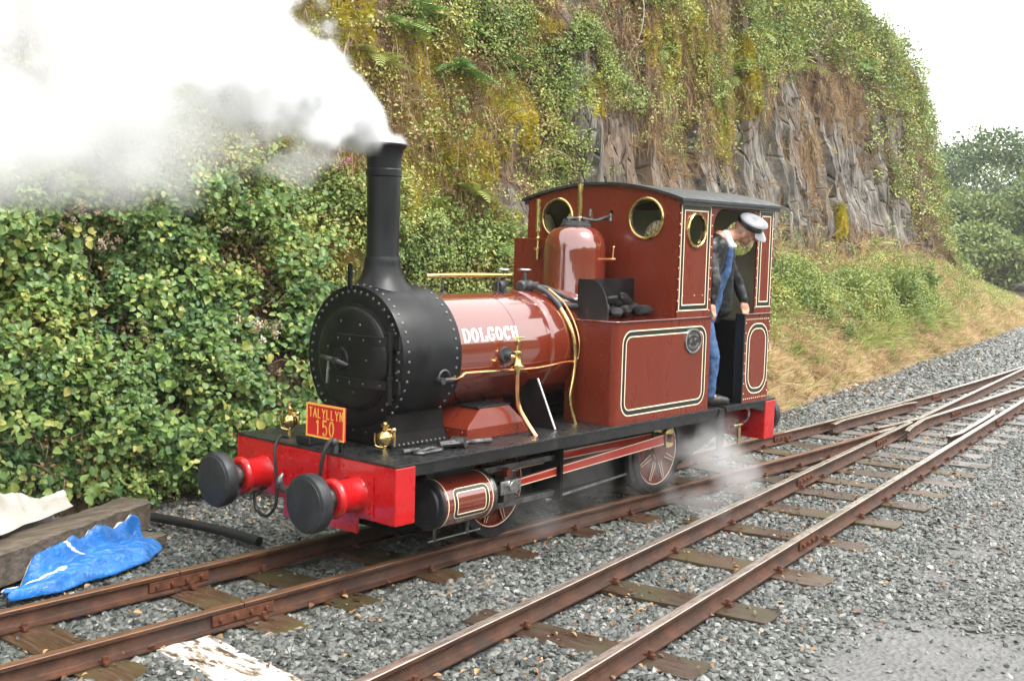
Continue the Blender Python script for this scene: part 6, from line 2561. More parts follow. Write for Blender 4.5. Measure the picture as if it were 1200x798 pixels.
scatter("bramble_thicket", pos, basis_euler(dirs, rng.random(N) * 6.28), np.clip(0.85 + 0.45 * nfield(pos, 2.1, 66.0) + rng.normal(size=N) * 0.16, 0.4, 1.4), tint, rng.integers(0, 4, N), M_br, "thicket of green bramble leaves covering the bank at the left", "brambles")
# larger leaves and bare arching canes standing out of the mass
M_bb = [sprig(6, .078, .064, .12, "bramble_leaf") for _ in range(3)]
N = 2000
pos, nr_ = pick(lowleft * VIS * np.clip(0.3 + fbm(CX_ * 1.7, CZ_ * 1.7, 171.0, 3), 0, 1), N)
pos = pos + nr_ * (0.15 + 0.35 * rng.random(N))[:, None]
pos[:, 2] = np.maximum(pos[:, 2], 0.06)
dirs = nr_ * 0.7 + np.array([0, -0.2, 0.7]) + rng.normal(size=(N, 3)) * 0.4
scatter("large_bramble_leaves", pos, basis_euler(dirs, rng.random(N) * 6.28), rng.uniform(0.6, 1.05, N), np.clip(0.36 + 0.2 * rng.normal(size=N), 0, 1), rng.integers(0, 3, N), M_bb, "larger bramble leaves standing out of the thicket", "brambles")
g_ = []
for q in range(3):
    lv_ = Leaves()
    for k_ in range(5):
        lv_.blade((rnd.gauss(0, .05), rnd.gauss(0, .05), 0), (rnd.gauss(0, .5), rnd.gauss(0, .5), 1), rnd.uniform(.35, .7), 0.011, (rnd.gauss(0, .4), rnd.gauss(0, .4), -rnd.uniform(.4, .9)), 5)
    g_.append(lv_.mesh("cane", ["cane_brown"]))
N = 420
pos, nr_ = pick((lowleft + 0.5 * face * sstep(6, 4, CX_)) * VIS, N)
pos = pos + nr_ * 0.15
scatter("bramble_canes", pos, basis_euler(nr_ + np.array([0, -0.2, 0.6]), rng.random(N) * 6.28), rng.uniform(0.6, 1.2, N), rng.random(N), rng.integers(0, 3, N), g_, "bare brown arching canes among the brambles", "canes")
N = 420
pos, nr_ = pick(lowleft * VIS * sstep(0.7, 1.2, CZ_) * sstep(0.0, 0.35, fbm(CX_ * 1.1, CZ_ * 1.1, 81.0, 3)), N)
pos = pos + nr_ * 0.38
scatter("bramble_blossom", pos, basis_euler(nr_ + np.array([0, 0, 1.0]), rng.random(N) * 6.28), rng.uniform(0.6, 1.1, N), rng.uniform(0.1, 0.9, N), rng.integers(0, 3, N), M_bl, "faded pale blossom heads on the brambles", "blossom")

# runners spilling from the bank on to the ballast
N = 900
xg = rng.uniform(-5, 3.2, N)
yg = np.interp(xg, KX, K_yb) - rng.random(N) ** 1.8 * (0.40 + 0.25 * noise3(xg * 1.3, 0.5, 0.5)) + 0.12
k = ~((xg < -1.35) & (yg < 1.75 + 0.45 * (xg + 2.4) + 0.65))
xg, yg = xg[k], yg[k]
N = len(xg)
scatter("bramble_runners", np.stack([xg, yg, rng.uniform(0.03, 0.22, N)], -1), basis_euler(np.array([0, -0.5, 0.8]) + rng.normal(size=(N, 3)) * 0.35, rng.random(N) * 6.28), rng.uniform(0.5, 0.95, N), np.clip(0.5 + rng.normal(size=N) * 0.2, 0, 1), rng.integers(0, 4, N), M_br, "bramble runners spilling from the bank on to the ballast", "brambles")

# --- leafy growth higher up and behind the boiler
LEAFY = [(3.1,1.8,.9,.45),(2.4,1.9,.7,.4),(-.1,2.6,.7,.3),(4.5,4.6,.6,.35),(5.3,3.9,.45,.5),(5.7,3.3,.5,.4),(1.7,2.5,.4,.35),(13.4,5.9,1.2,.6),(5.9,4.55,.4,.35),(3.1,4.5,.5,.3),(12.2,5.8,.8,.5),(8,5.9,1.5,.4),(0.9,3.3,.6,.3)]
leafy = np.clip(blobs(CX_, CZ_, LEAFY) * 1.2 + 0.8 * fbm(CX_ * 0.85, CZ_ * 0.85, 91.0, 4) + 0.35 * fbm(CX_ * 4, CZ_ * 4, 92.0, 2) - 0.16, 0.03, 1) * face * (1 - rockx) * sstep(15, 11.5, CX_)
leafy = leafy + 0.25 * face * sstep(3.0, 1.2, CX_) * sstep(3.0, 2.3, CZ_)
N = 16500
pos, nr_ = pick(leafy * VIS * sstep(16, 12, CX_), N)
off = rng.random(N) * 0.20
pos = pos + nr_ * off[:, None]
dirs = nr_ * 0.7 + np.array([0, -0.1, 0.6]) + rng.normal(size=(N, 3)) * 0.4
tint = np.clip(0.52 + 0.45 * nfield(pos, 0.8, 101.0) + rng.normal(size=N) * 0.12, 0, 1)
scatter("cliff_leaves", pos, basis_euler(dirs, rng.random(N) * 6.28), rng.uniform(0.55, 1.15, N), tint, rng.integers(0, 4, N), M_sh, "light green leafy shoots growing over the cliff face", "leaves")

# dry leaves caught among the green
N = 5000
pos, nr_ = pick((lowleft * 1.0 + 0.22 * face * sstep(10, 6, CX_) * (1 - rockx)) * VIS * np.clip(0.35 + fbm(CX_ * 1.1, CZ_ * 1.1, 77.0, 3), 0.05, 1), N)
pos = pos + nr_ * (rng.random(N) * 0.30)[:, None]
dirs = nr_ * 0.6 + np.array([0, -0.1, 0.4]) + rng.normal(size=(N, 3)) * 0.5
scatter("withered_leaves", pos, basis_euler(dirs, rng.random(N) * 6.28), rng.uniform(0.6, 1.1, N), rng.random(N), rng.integers(0, 3, N), M_dl, "withered brown leaves among the brambles and on the cliff", "leaves")

# --- moss and short grass
N = 42000
pos, nr_ = pick(np.clip(moss - 0.10, 0, 1) * VIS * (CX_ < 16), N)
dirs = nr_ + np.array([0, 0, 0.15]) + rng.normal(size=(N, 3)) * 0.3
tint = np.clip(0.45 + 0.5 * nfield(pos, 1.2, 111.0) + rng.normal(size=N) * 0.12, 0, 1)
scatter("moss_cushions", pos, basis_euler(dirs, rng.random(N) * 6.28), rng.uniform(0.7, 1.7, N), tint, rng.integers(0, 3, N), M_ms, "yellow-green moss cushions on the wet cliff face", "moss")

# --- dead hanging strands and dry tufts
deadw = np.clip(0.30 + 0.9 * fbm(CX_ * 0.9, CZ_ * 0.7, 121.0, 4), 0, 1) * face * (1 - 0.85 * rockx) * sstep(16, 13, CX_) + 0.6 * blobs(CX_, CZ_, [(.75,2.0,.45,.6),(0.3,2.5,.4,.3),(1.5,3.1,.3,.6),(2.5,3.5,.3,.5),(3.25,2.5,.25,.6),(7.3,4.7,.6,.5),(8.5,3.5,.8,.5),(14.3,4.0,.4,.9),(17.2,5.3,1.5,.6),(7.6,5.3,.6,.3),(.75,3.75,.3,.4)]) * face
N = 7000
pos, nr_ = pick(deadw * VIS, N)
pos = pos + nr_ * 0.03
rot = np.stack([rng.normal(size=N) * .12, rng.normal(size=N) * .12, rng.normal(size=N) * .5], -1)
scatter("hanging_roots", pos, rot, rng.uniform(0.5, 1.2, N), np.clip(rng.normal(size=N) * .2 + 0.4, 0, 1), rng.integers(0, 4, N), M_dd, "brown dead strands and roots hanging down the cliff", "roots")
N = 5200
pos, nr_ = pick(deadw * VIS * (0.3 + np.clip(NRM[..., 2], 0, 1)), N)
dirs = nr_ * 0.9 + np.array([0, 0, 0.5]) + rng.normal(size=(N, 3)) * 0.3
scatter("dry_cliff_grass", pos, basis_euler(dirs, rng.random(N) * 6.28), rng.uniform(0.5, 1.1, N), np.clip(rng.normal(size=N) * .2 + 0.45, 0, 1), rng.integers(0, 3, N), M_dt, "dry brown grass tufts on the cliff ledges", "grass")

# --- dry slope at the right, rough grass, bracken green patches
slope = toe * sstep(5.2, 6.6, CX_) * sstep(0.004, 0.016, CTm)
gpatch = np.clip(blobs(CX_, CZ_, [(12.0, 1.4, 2.2, .45), (15.5, 1.0, 2.0, .6), (9.2, 1.25, 1.0, .4), (19, 1.1, 2.5, .6), (7.6, .55, .5, .35), (14, .45, 1.2, .18)]) * 1.2 + 0.5 * fbm(CX_ * .7, CTm * 8, 131.0, 4) - 0.1, 0, 1)
N = 21000
pos, nr_ = pick(slope * (1.15 - gpatch) * VIS, N)
dirs = nr_ * .5 + np.array([0, -.1, 0.8]) + rng.normal(size=(N, 3)) * 0.45
scatter("straw_grass", pos, basis_euler(dirs, rng.random(N) * 6.28), rng.uniform(0.35, 0.85, N) * (1 + 0.9 * (rng.random(N) < 0.12)), np.clip(rng.normal(size=N) * .25 + 0.5 + .35 * nfield(pos, .8, 5.), 0, 1), rng.integers(0, 4, N), M_st, "dry straw-coloured grass on the slope at the right", "grass")
N = 4200
pos, nr_ = pick(slope * (gpatch * sstep(.03, .10, CTm) + 0.05) * VIS, N)
dirs = nr_ * .4 + np.array([0, -.1, 0.9]) + rng.normal(size=(N, 3)) * 0.25
scatter("green_grass", pos, basis_euler(dirs, rng.random(N) * 6.28), rng.uniform(0.7, 1.5, N), np.clip(rng.normal(size=N) * .2 + 0.5, 0, 1), rng.integers(0, 3, N), M_gr, "green grass among the dry grass on the right slope", "grass")
N = 5200
pos, nr_ = pick(slope * (gpatch ** 2 + 0.06) * VIS * sstep(.08, .16, CTm), N)
pos = pos + nr_ * (rng.random(N) * 0.22)[:, None]
dirs = nr_ * .5 + np.array([0, -.1, 0.8]) + rng.normal(size=(N, 3)) * 0.35
scatter("slope_scrub", pos, basis_euler(dirs, rng.random(N) * 6.28), rng.uniform(0.7, 1.4, N), np.clip(rng.normal(size=N) * .14 + 0.5 + .35 * nfield(pos, .7, 15.), 0, 1), rng.integers(0, 4, N), M_sh, "low green scrub on the slope under the cliff at the right", "scrub")

# --- crest growth along the top and the far end of the cliff
crest = (sstep(0.62, 0.86, CTm + 0.0 * CX_) * sstep(9.5, 13, CX_) + 0.35 * sstep(17.5, 21, CX_) * sstep(0.30, 0.40, CTm) * (1 - rockx)) * sstep(40, 30, CX_) * sstep(0.99, 0.93, CTm)
crest = np.maximum(crest, 0.6 * sstep(10, 13, CX_) * sstep(30, 28, CX_) * sstep(5.4, 6.2, CZ_ + .5 * noise3(CX_ * .6, CZ_ * .6, 33.0)) * sstep(0.97, 0.9, CTm))
N = 13000
pos, nr_ = pick(crest, N)
pos = pos + nr_ * (rng.random(N) * 0.35)[:, None]
dirs = nr_ * .5 + np.array([0, -.1, 0.8]) + rng.normal(size=(N, 3)) * 0.35
scatter("crest_scrub", pos, basis_euler(dirs, rng.random(N) * 6.28), rng.uniform(1.0, 2.2, N), np.clip(rng.normal(size=N) * .14 + 0.42 + .4 * nfield(pos, .55, 25.), 0, 1), rng.integers(0, 4, N), M_sh, "scrub along the crest of the cliff against the sky", "scrub")
N = 5000
pos, nr_ = pick(crest + 0.5 * face * sstep(15.5, 18, CX_) * (1 - rockx) * VIS, N)
dirs = nr_ * .7 + np.array([0, 0, 0.5]) + rng.normal(size=(N, 3)) * 0.35
scatter("crest_heather", pos, basis_euler(dirs, rng.random(N) * 6.28), rng.uniform(0.9, 1.8, N), np.clip(rng.normal(size=N) * .2 + 0.35, 0, 1), rng.integers(0, 3, N), M_dt, "brown heather and dry grass near the crest", "heather")


# --- ferns: each one a plant of its own
def frond(g, base, d, L, droop):
    d = Vector(d).normalized()
    n = 15
    pts = []
    for i in range(n + 1):
        t = i / n
        pts.append(Vector(base) + d * (L * t) + Vector((0, 0, -droop * L * t * t)))
    for i in range(1, n + 1):
        t = i / n
        tg = (pts[i] - pts[i - 1]).normalized()
        s = tg.cross(Vector((0, 0, 1))).normalized()
        w = L * 0.27 * math.sin(PI * min(1, 0.16 + 0.84 * t)) ** 0.8
        for sg in (-1, 1):
            dd = (s * sg + tg * 0.45 - Vector((0, 0, 0.18))).normalized()
            b0 = pts[i]
            up = s.cross(tg) * (1 if True else -1)
            k = len(g.v)
            ww = tg * (L / n * 0.30)
            g.v += [b0 - ww, b0 + ww, b0 + dd * w * 0.6 + ww * 0.8, b0 + dd * w * 0.6 - ww * 0.8, b0 + dd * w]
            g.f += [(k, k + 1, k + 2, k + 3), (k + 3, k + 2, k + 4, k + 4)]
    return pts


def fern_mesh(nf, L, seed):
    rnd.seed(seed)
    g = Leaves()
    st = MB()
    for k in range(nf):
        a = PI * (-0.15 + 1.3 * (k + rnd.uniform(-.3, .3)) / max(1, nf - 1)) + PI      # fans out towards -y
        d = Vector((math.cos(a), math.sin(a) * 0.9, rnd.uniform(0.35, 1.1)))
        pts = frond(g, (0, 0, 0), d, L * rnd.uniform(.7, 1.1), rnd.uniform(.45, .9))
        st.tube(pts, 0.003, 4, caps=False)
    # degenerate quads to triangles
    me = bpy.data.meshes.new("fronds")
    me.from_pydata([tuple(v) for v in g.v], [], [tuple(dict.fromkeys(f)) for f in g.f])
    me.materials.append(MATS["fern_leaf_single"])
    ms = bpy.data.meshes.new("stalks")
    ms.from_pydata([tuple(v) for v in st.v], [], st.f)
    ms.materials.append(MATS["stem_green"])
    return me, ms


m, n, l, b = new_mat("fern_leaf_single")
oi = n.new("ShaderNodeObjectInfo")
ge = n.new("ShaderNodeNewGeometry")
ad = n.new("ShaderNodeMath")
ad.operation = 'MULTIPLY_ADD'
l.new(ge.outputs["Random Per Island"], ad.inputs[0])
ad.inputs[1].default_value = 0.3
l.new(oi.outputs["Random"], ad.inputs[2])
rp = ramp(n, [(0.1, (0.11, 0.24, 0.065)), (0.6, (0.20, 0.34, 0.09)), (1.0, (0.36, 0.40, 0.11))])
l.new(ad.outputs[0], rp.inputs[0])
l.new(rp.outputs[0], b.inputs["Base Color"])
b.inputs["Roughness"].default_value = 0.5
tr = n.new("ShaderNodeBsdfTranslucent")
l.new(rp.outputs[0], tr.inputs["Color"])
ms_ = n.new("ShaderNodeMixShader")
ms_.inputs[0].default_value = 0.25
l.new(b.outputs[0], ms_.inputs[1])
l.new(tr.outputs[0], ms_.inputs[2])
l.new(ms_.outputs[0], n["Material Output"].inputs["Surface"])
mat("stem_green", (0.10, 0.12, 0.03), 0.6, var=0.3)
FERNS = [fern_mesh(9, .52, 1), fern_mesh(8, .46, 2), fern_mesh(10, .58, 3)]
rnd.seed(99)


def on_face(x, z):
    """nearest point of the cliff sheet to (x, z)."""
    k = np.argmin((CX_ - x) ** 2 + (CZ_ - z) ** 2 + 100 * (CTm > 0.88))
    i, jx = np.unravel_index(k, CX_.shape)
    return Vector(P[i, jx]), Vector(NRM[i, jx])

FERN_SPOTS = [
    (3.08, 4.45, 1.2, "large green fern hanging high on the cliff above the chimney"),
    (2.15, 3.85, 1.15, "arching fern just above the chimney top beside the steam"),
    (3.55, 3.95, 1.0, "fern drooping over yellow moss right of the chimney"),
    (3.9, 4.4, 0.9, "small fern below the large high fern, right of the chimney top"),
    (5.05, 4.9, 0.9, "fern at the top edge of the picture above the cab front"),
    (5.8, 4.8, 0.75, "small fern beside the brown roots high above the cab"),
    (3.75, 2.05, 1.1, "pale fern low on the bank above the brass boiler rail"),
    (3.25, 2.6, 1.0, "light fern on the bank left of the cab roof"),
    (5.9, 2.75, 0.9, "light fern on the rock face right behind the cab roof front"),
    (11.3, 4.95, 1.1, "bright fern on the ledge above the rear of the cab roof"),
    (12.2, 5.8, 1.2, "pale fern standing out on the ledge near the top of the cliff"),
    (19.0, 6.2, 1.6, "fern high on the far part of the cliff above the pale rock"),
    (-0.5, 2.35, 0.9, "yellowish fern rising from the brambles under the drifting steam"),
    (10.3, 4.5, 0.8, "small bright green fern on yellow moss above the cab roof"),
    (12.6, 1.75, 1.3, "fern at the foot of the rock right of the cab"),
    (17.5, 2.1, 1.5, "fern on the slope below the far end of the cliff"),
    (1.75, 3.3, 0.9, "fern on brown roots just left of the top of the chimney"),
    (2.6, 4.25, 1.0, "fern between the two big ferns above the chimney"),
    (4.6, 4.1, 0.9, "fern on moss halfway between chimney top and cab roof"),
    (8.2, 4.9, 0.9, "fern on the mossy ledge above the middle of the cab roof"),
    (14.6, 5.6, 1.3, "fern hanging over the brown gully right of the pale ledge fern"),
    (2.55, 2.35, 0.9, "fern low on the bank directly right of the chimney stem"),
]
for k, (x, z, s, lab) in enumerate(FERN_SPOTS):
    p, nn_ = on_face(x, z)
    o = empty("fern", p + nn_ * 0.03)
    o.rotation_euler = (rnd.uniform(-.2, .1), rnd.uniform(-.25, .25), rnd.uniform(-.5, .5))
    o.scale = (s, s, s)
    fm, sm_ = FERNS[k % 3]
    a = obj_from("fronds", fm, o)
    c = obj_from("stalks", sm_, o)
    tag(o, lab, "fern", "ferns on the cliff")

# foxglove beside the chimney
p, nn_ = on_face(1.25, 2.55)
fg = empty("foxglove", p)
tag(fg, "lone pink foxglove spike on the bank left of the chimney", "flower")
m = MB()
tip = p + Vector((0.10, -0.30, 0.30))
m.tube(smooth_path([p, p + Vector((0.02, -0.14, 0.13)), p + Vector((0.06, -0.25, 0.24)), tip], 4), 0.005, 6)
m.build("stalk", "stem_green", fg)
mat("foxglove_pink", (0.62, 0.14, 0.38), 0.5, var=0.2)
m = MB()
for k in range(6):
    q = tip - Vector((0.012 * k, -0.018 * k, 0.018 * k)) + Vector((rnd.uniform(-.015, .015), -0.012, 0))
    m.lathe([(0.002, 0), (0.008, 0.01), (0.009, 0.022), (0.013, 0.03)], q, (rnd.uniform(-.6, .6), -0.8, -0.6), 7)
m.build("bells", "foxglove_pink", fg, kind="stuff")


# --- bare twigs on the cliff
def twig(pts, r, lab):
    m = MB()
    pp = smooth_path(pts, 5)
    n_ = len(pp)
    m.tube(pp, [r * (1 - 0.7 * i / n_) for i in range(n_)], 6)
    o = m.build("bare_twig", "twig_grey", None, origin=tuple(pts[0]))
    tag(o, lab, "twig")


mat("twig_grey", (0.27, 0.22, 0.17), 0.7, var=0.3, vscale=20)
q, _n = on_face(7.4, 4.9)
q = q + Vector((0, -0.12, 0))
twig([q + Vector((0.05, 0, 0.75)), q + Vector((0.02, -.10, .45)), q + Vector((-0.04, -.12, 0.15)), q + Vector((-.12, -.10, -0.05)), q + Vector((-.25, -.03, -0.28))], 0.014, "pale bare twig hanging down the cliff above the cab roof")
q, _n = on_face(2.95, 4.0)
q = q + Vector((0, -0.12, 0))
twig([q + Vector((-.25, 0.02, 0.35)), q + Vector((-.12, -.08, .22)), q + Vector((-.06, -.10, 0.05)), q + Vector((.0, -.08, -0.25))], 0.010, "crooked pale twig among the ferns right of the chimney top")


# --- shrubs on the slope
def bush_mesh(seed, nl, rx, ry, rz, L, W):
    r = np.random.default_rng(seed)
    g = Leaves()
    rnd.seed(seed)
    for k in range(nl):
        d = rv3().normalized()
        d.z = abs(d.z) * 1.0 - 0.1
        lob = 0.65 + 0.55 * float(noise3(d.x * 1.8 + seed, d.y * 1.8, d.z * 1.8))
        q = Vector((d.x * rx, d.y * ry, d.z * rz)) * (rnd.uniform(.25, 1) ** 0.5) * lob
        g.leaf(q, d + rv3(.6), Vector((0, 0, 1)) + rv3(.5), L * rnd.uniform(.6, 1.2), W * rnd.uniform(.6, 1.2), .2, .2)
    me = g.mesh("crown", ["bush_leaf"])
    return me


m, n, l, b = new_mat("tree_leaf")
oi = n.new("ShaderNodeObjectInfo")
ge = n.new("ShaderNodeNewGeometry")
a1 = n.new("ShaderNodeMath")
a1.operation = 'MULTIPLY_ADD'
l.new(ge.outputs["Random Per Island"], a1.inputs[0])
a1.inputs[1].default_value = 0.5
a2 = n.new("ShaderNodeMath")
a2.operation = 'MULTIPLY'
l.new(oi.outputs["Random"], a2.inputs[0])
a2.inputs[1].default_value = 0.5
l.new(a2.outputs[0], a1.inputs[2])
rp = ramp(n, [(0.0, (0.045, 0.085, 0.028)), (0.5, (0.105, 0.165, 0.048)), (1.0, (0.24, 0.28, 0.085))])
l.new(a1.outputs[0], rp.inputs[0])
l.new(rp.outputs[0], b.inputs["Base Color"])
b.inputs["Roughness"].default_value = 0.5
tr = n.new("ShaderNodeBsdfTranslucent")
l.new(rp.outputs[0], tr.inputs["Color"])
ms_ = n.new("ShaderNodeMixShader")
ms_.inputs[0].default_value = 0.25
l.new(b.outputs[0], ms_.inputs[1])
l.new(tr.outputs[0], ms_.inputs[2])
l.new(ms_.outputs[0], n["Material Output"].inputs["Surface"])
mb_ = MATS["tree_leaf"].copy()
mb_.name = "bush_leaf"
MATS["bush_leaf"] = mb_
for e_, c_ in zip([q for q in mb_.node_tree.nodes if q.type == 'VALTORGB'][0].color_ramp.elements, ((0.09, 0.16, 0.045), (0.19, 0.27, 0.07), (0.36, 0.38, 0.12))):
    e_.color = (*c_, 1)
BUSH = [bush_mesh(5, 700, .55, .45, .55, .07, .045), bush_mesh(6, 600, .5, .5, .42, .06, .04)]
rnd.seed(123)


def bush_stems(o, h):
    m = MB()
    base = o.location.copy()
    for k in range(5):
        a = 2 * PI * k / 5 + 0.4
        m.tube(smooth_path([base + Vector((0, 0, -0.05)), base + Vector((.1 * math.cos(a), .1 * math.sin(a), h * .4)), base + Vector((.25 * math.cos(a), .25 * math.sin(a), h * .8))], 3), [0.012, 0.011, 0.010, 0.008, 0.006, 0.005, 0.003], 5)
    return m.build("stem", "stem_brown", o, kind="stuff")


for k, (x, z, s, lab) in enumerate([
    (14.6, 1.05, 1.15, "broad green shrub in the middle of the right-hand slope"),
    (11.3, 1.05, 0.85, "low green shrub on the straw slope just right of the cab rear"),
    (17.6, 1.0, 1.2, "pale green shrub far along the slope before the trees"),
    (20.5, 1.1, 1.3, "shrub at the far right foot of the cliff"),
    (12.6, 0.55, 0.6, "small shrub low on the slope near the ballast edge"),
    (10.2, 1.75, 0.7, "leafy shrub against the rock right behind the cab"),
    (19.0, 7.7, 1.4, "bush on the skyline at the highest corner of the cliff"),
    (23.5, 7.0, 1.4, "bush on the cliff crest halfway down the skyline"),
    (26.6, 5.4, 1.3, "bush on the skyline where the cliff drops to the trees"),
]):
    p, nn_ = on_face(x, z)
    o = empty("shrub", p)
    c = obj_from("crown", BUSH[k % 2], o)
    c.location = (0, 0, 0.25 * s)
    c.scale = (s, s, s)
    c.rotation_euler = (0, 0, k * 1.3)
    bush_stems(o, 0.4 * s)
    tag(o, lab, "shrub", "shrubs on the slope and the crest")


# --- broadleaf trees beyond the slope
def tree(x, y, H, rx, seed, lab, zc=0.55):
    x, y, H, rx = -5.66 + 1.7 * (x + 5.66), -5.38 + 1.7 * (y + 5.38), H * 1.22, rx * 1.6
    o = empty("broadleaf_tree", (x, y, 0.0))
    rnd.seed(seed)
    base = Vector((x, y, 0))
    m = MB()
    tops = []
    m.tube(smooth_path([base + Vector((0, 0, -.3)), base + Vector((.1, 0, H * .2)), base + Vector((-.1, .1, H * .42)), base + Vector((.05, 0, H * .7))], 5), [0.26 - 0.22 * i / 15 for i in range(16)], 9)
    for k in range(9):
        a = k * 2.4
        z0 = H * rnd.uniform(.2, .6)
        e = base + Vector((math.cos(a) * rx * rnd.uniform(.5, .85), math.sin(a) * rx * rnd.uniform(.5, .85), z0 + H * rnd.uniform(.1, .3)))
        s0 = base + Vector((0, 0, z0))
        m.tube(smooth_path([s0, s0.lerp(e, .5) + Vector((0, 0, -.1 * rx)), e], 4), [0.10 - 0.09 * i / 8 for i in range(9)], 6)
        tops.append(e)
    m.build("trunk", "bark", o, smooth=60)
    # crown: clumps of leaves
    g = Leaves()
    cl = []
    for k in range(85):
        d = rv3().normalized()
        cl.append((base + Vector((d.x * rx * .8, d.y * rx * .8, H * zc + d.z * H * .40)), rnd.uniform(.22, .36) * rx))
    for c, r0 in cl:
        for q in range(135):
            d = rv3().normalized()
            p_ = c + Vector((d.x, d.y, d.z * .75)) * r0 * rnd.uniform(.55, 1.05)
            g.leaf(p_ - base, d + rv3(.7), Vector((0, 0, 1)) + rv3(.5), 0.30 * rnd.uniform(.6, 1.2), 0.22 * rnd.uniform(.6, 1.2), .2, .2)
    me = g.mesh("crown", ["tree_leaf"])
    obj_from("crown", me, o)
    tag(o, lab, "tree", "trees beyond the slope")


tree(41, 9.5, 8.2, 3.4, 1, "dark broadleaf tree left of the group beyond the slope")
tree(47, 9.0, 8.8, 3.8, 2, "tallest broadleaf tree in the group at the right edge")
tree(38, 6.2, 6.0, 2.6, 3, "lighter green nearer tree at the right edge")
tree(36, 9.0, 4.6, 2.3, 4, "small tree at the foot of the cliff before the wood")
tree(55, 15.0, 10.0, 4.4, 5, "hazy far tree behind the others on the right")
tree(45, 4.5, 6.5, 3.0, 6, "tree partly cut off by the right edge of the picture")
tree(33, 7.4, 3.0, 1.7, 7, "bushy low tree where the slope meets the wood", 0.5)

# far hill
HX, HY = np.meshgrid(np.linspace(120, 400, 40), np.linspace(-55, 250, 60), indexing='ij')
HZ = 20 * np.exp(-(((HX - 240) / 60) ** 2 + ((HY - 22) / 50) ** 2)) * (1 + 0.15 * fbm(HX * .012, HY * .012, 2.0, 4)) - 1.0
ix2 = np.arange(HX.size).reshape(HX.shape)
mat("hill_green", (0.07, 0.10, 0.05), 0.9, var=0.4, vscale=0.03)
hme = raw_mesh("hill", np.stack([HX, HY, HZ], -1).reshape(-1, 3), np.stack([ix2[:-1, :-1], ix2[1:, :-1], ix2[1:, 1:], ix2[:-1, 1:]], -1).reshape(-1, 4), "hill_green", smooth=True)
tag(obj_from("hill", hme), kind="structure")

# ================================================================== BALLAST STONES
def stone_mesh(seed, flat):
    r = random.Random(seed)
    bm = bmesh.new()
    bmesh.ops.create_icosphere(bm, subdivisions=1, radius=1.0)
    for v in bm.verts:
        v.co *= r.uniform(.72, 1.12)
        v.co.z *= flat
        v.co.x *= 1.25
    me = bpy.data.meshes.new("stone")
    bm.to_mesh(me)
    bm.free()
    me.materials.append(MATS["stone"])
    return me


m, n, l, b = new_mat("stone")
at = n.new("ShaderNodeAttribute")
at.attribute_type = 'INSTANCER'
at.attribute_name = "tint"
rp = ramp(n, [(0.0, (0.030, 0.034, 0.031)), (0.3, (0.078, 0.086, 0.078)), (0.6, (0.155, 0.160, 0.146)), (0.85, (0.28, 0.27, 0.24)), (0.93, (0.26, 0.17, 0.11)), (1.0, (0.50, 0.48, 0.45))])
l.new(at.outputs["Fac"], rp.inputs[0])
l.new(rp.outputs[0], b.inputs["Base Color"])
b.inputs["Roughness"].default_value = 0.36
b.inputs["Specular IOR Level"].default_value = 0.5
STONES = [stone_mesh(i, fl) for i, fl in enumerate((.45, .55, .35, .7, .4, .3, .6, .5))]


def rails_clear(x, y):
    """1 where a stone may lie: not on a rail, not on a sleeper."""
    ok = np.ones(len(x), bool)
    for fy, lo, hi in ((far1, -20, 16.2), (near1, -20, 7.0), (rail_A, -20, 7.5), (wingA, 6.75, 40), (wingN, 6.8, 16), (rail_B, -20, 40), (check1, 6.6, 9.35), (check2, 6.8, 9.4)):
        ok &= ~((np.abs(y - fy(x)) < 0.058) & (x > lo) & (x < hi))
    for sx, sy, rz, L, W in SLEEPERS:
        c, s = math.cos(rz), math.sin(rz)
        dx, dy = x - sx, y - sy
        a, b_ = dx * c + dy * s, -dx * s + dy * c
        wob_ = 0.03 * noise3(x * 9, y * 9, 0.5)
        ins = (np.abs(a) < W / 2 - 0.012 + wob_) & (np.abs(b_) < L / 2 - 0.03 + wob_)
        keep = rng.random(len(x)) < 0.022
        ok &= ~(ins & ~keep)
    return ok


def stones(name, N, box, smin, smax, dens, tmean, tsd, label, lift=0.0):
    x = rng.uniform(box[0], box[1], N)
    y = rng.uniform(box[2], box[3], N)
    k = (rng.random(N) < dens(x, y)) & rails_clear(x, y) & (y < np.interp(x, KX, K_yb) + 0.25)
    x, y = x[k], y[k]
    M = len(x)
    s = smin + (smax - smin) * rng.random(M) ** 1.8
    z = ground_z(x, y) + s * 0.12 + lift
    # stones caught on a sleeper lie on its top
    on = np.zeros(M, bool)
    for sx, sy, rz, L, W in SLEEPERS:
        c, sn = math.cos(rz), math.sin(rz)
        dx, dy = x - sx, y - sy
        on |= (np.abs(dx * c + dy * sn) < W / 2 - 0.02) & (np.abs(-dx * sn + dy * c) < L / 2 - 0.04)
    z = np.where(on, 0.012, z)
    s = np.where(on, s * 0.45, s)
    rot = np.stack([rng.normal(size=M) * .38, rng.normal(size=M) * .38, rng.random(M) * 6.28], -1)
    tint = np.clip(tmean + rng.normal(size=M) * tsd + 0.10 * fbm(x * .8, y * .8, 3.0, 3), 0, 1)
    return scatter(name, np.stack([x, y, z], -1), rot, s, tint, rng.integers(0, len(STONES), M), STONES, label, "stones")


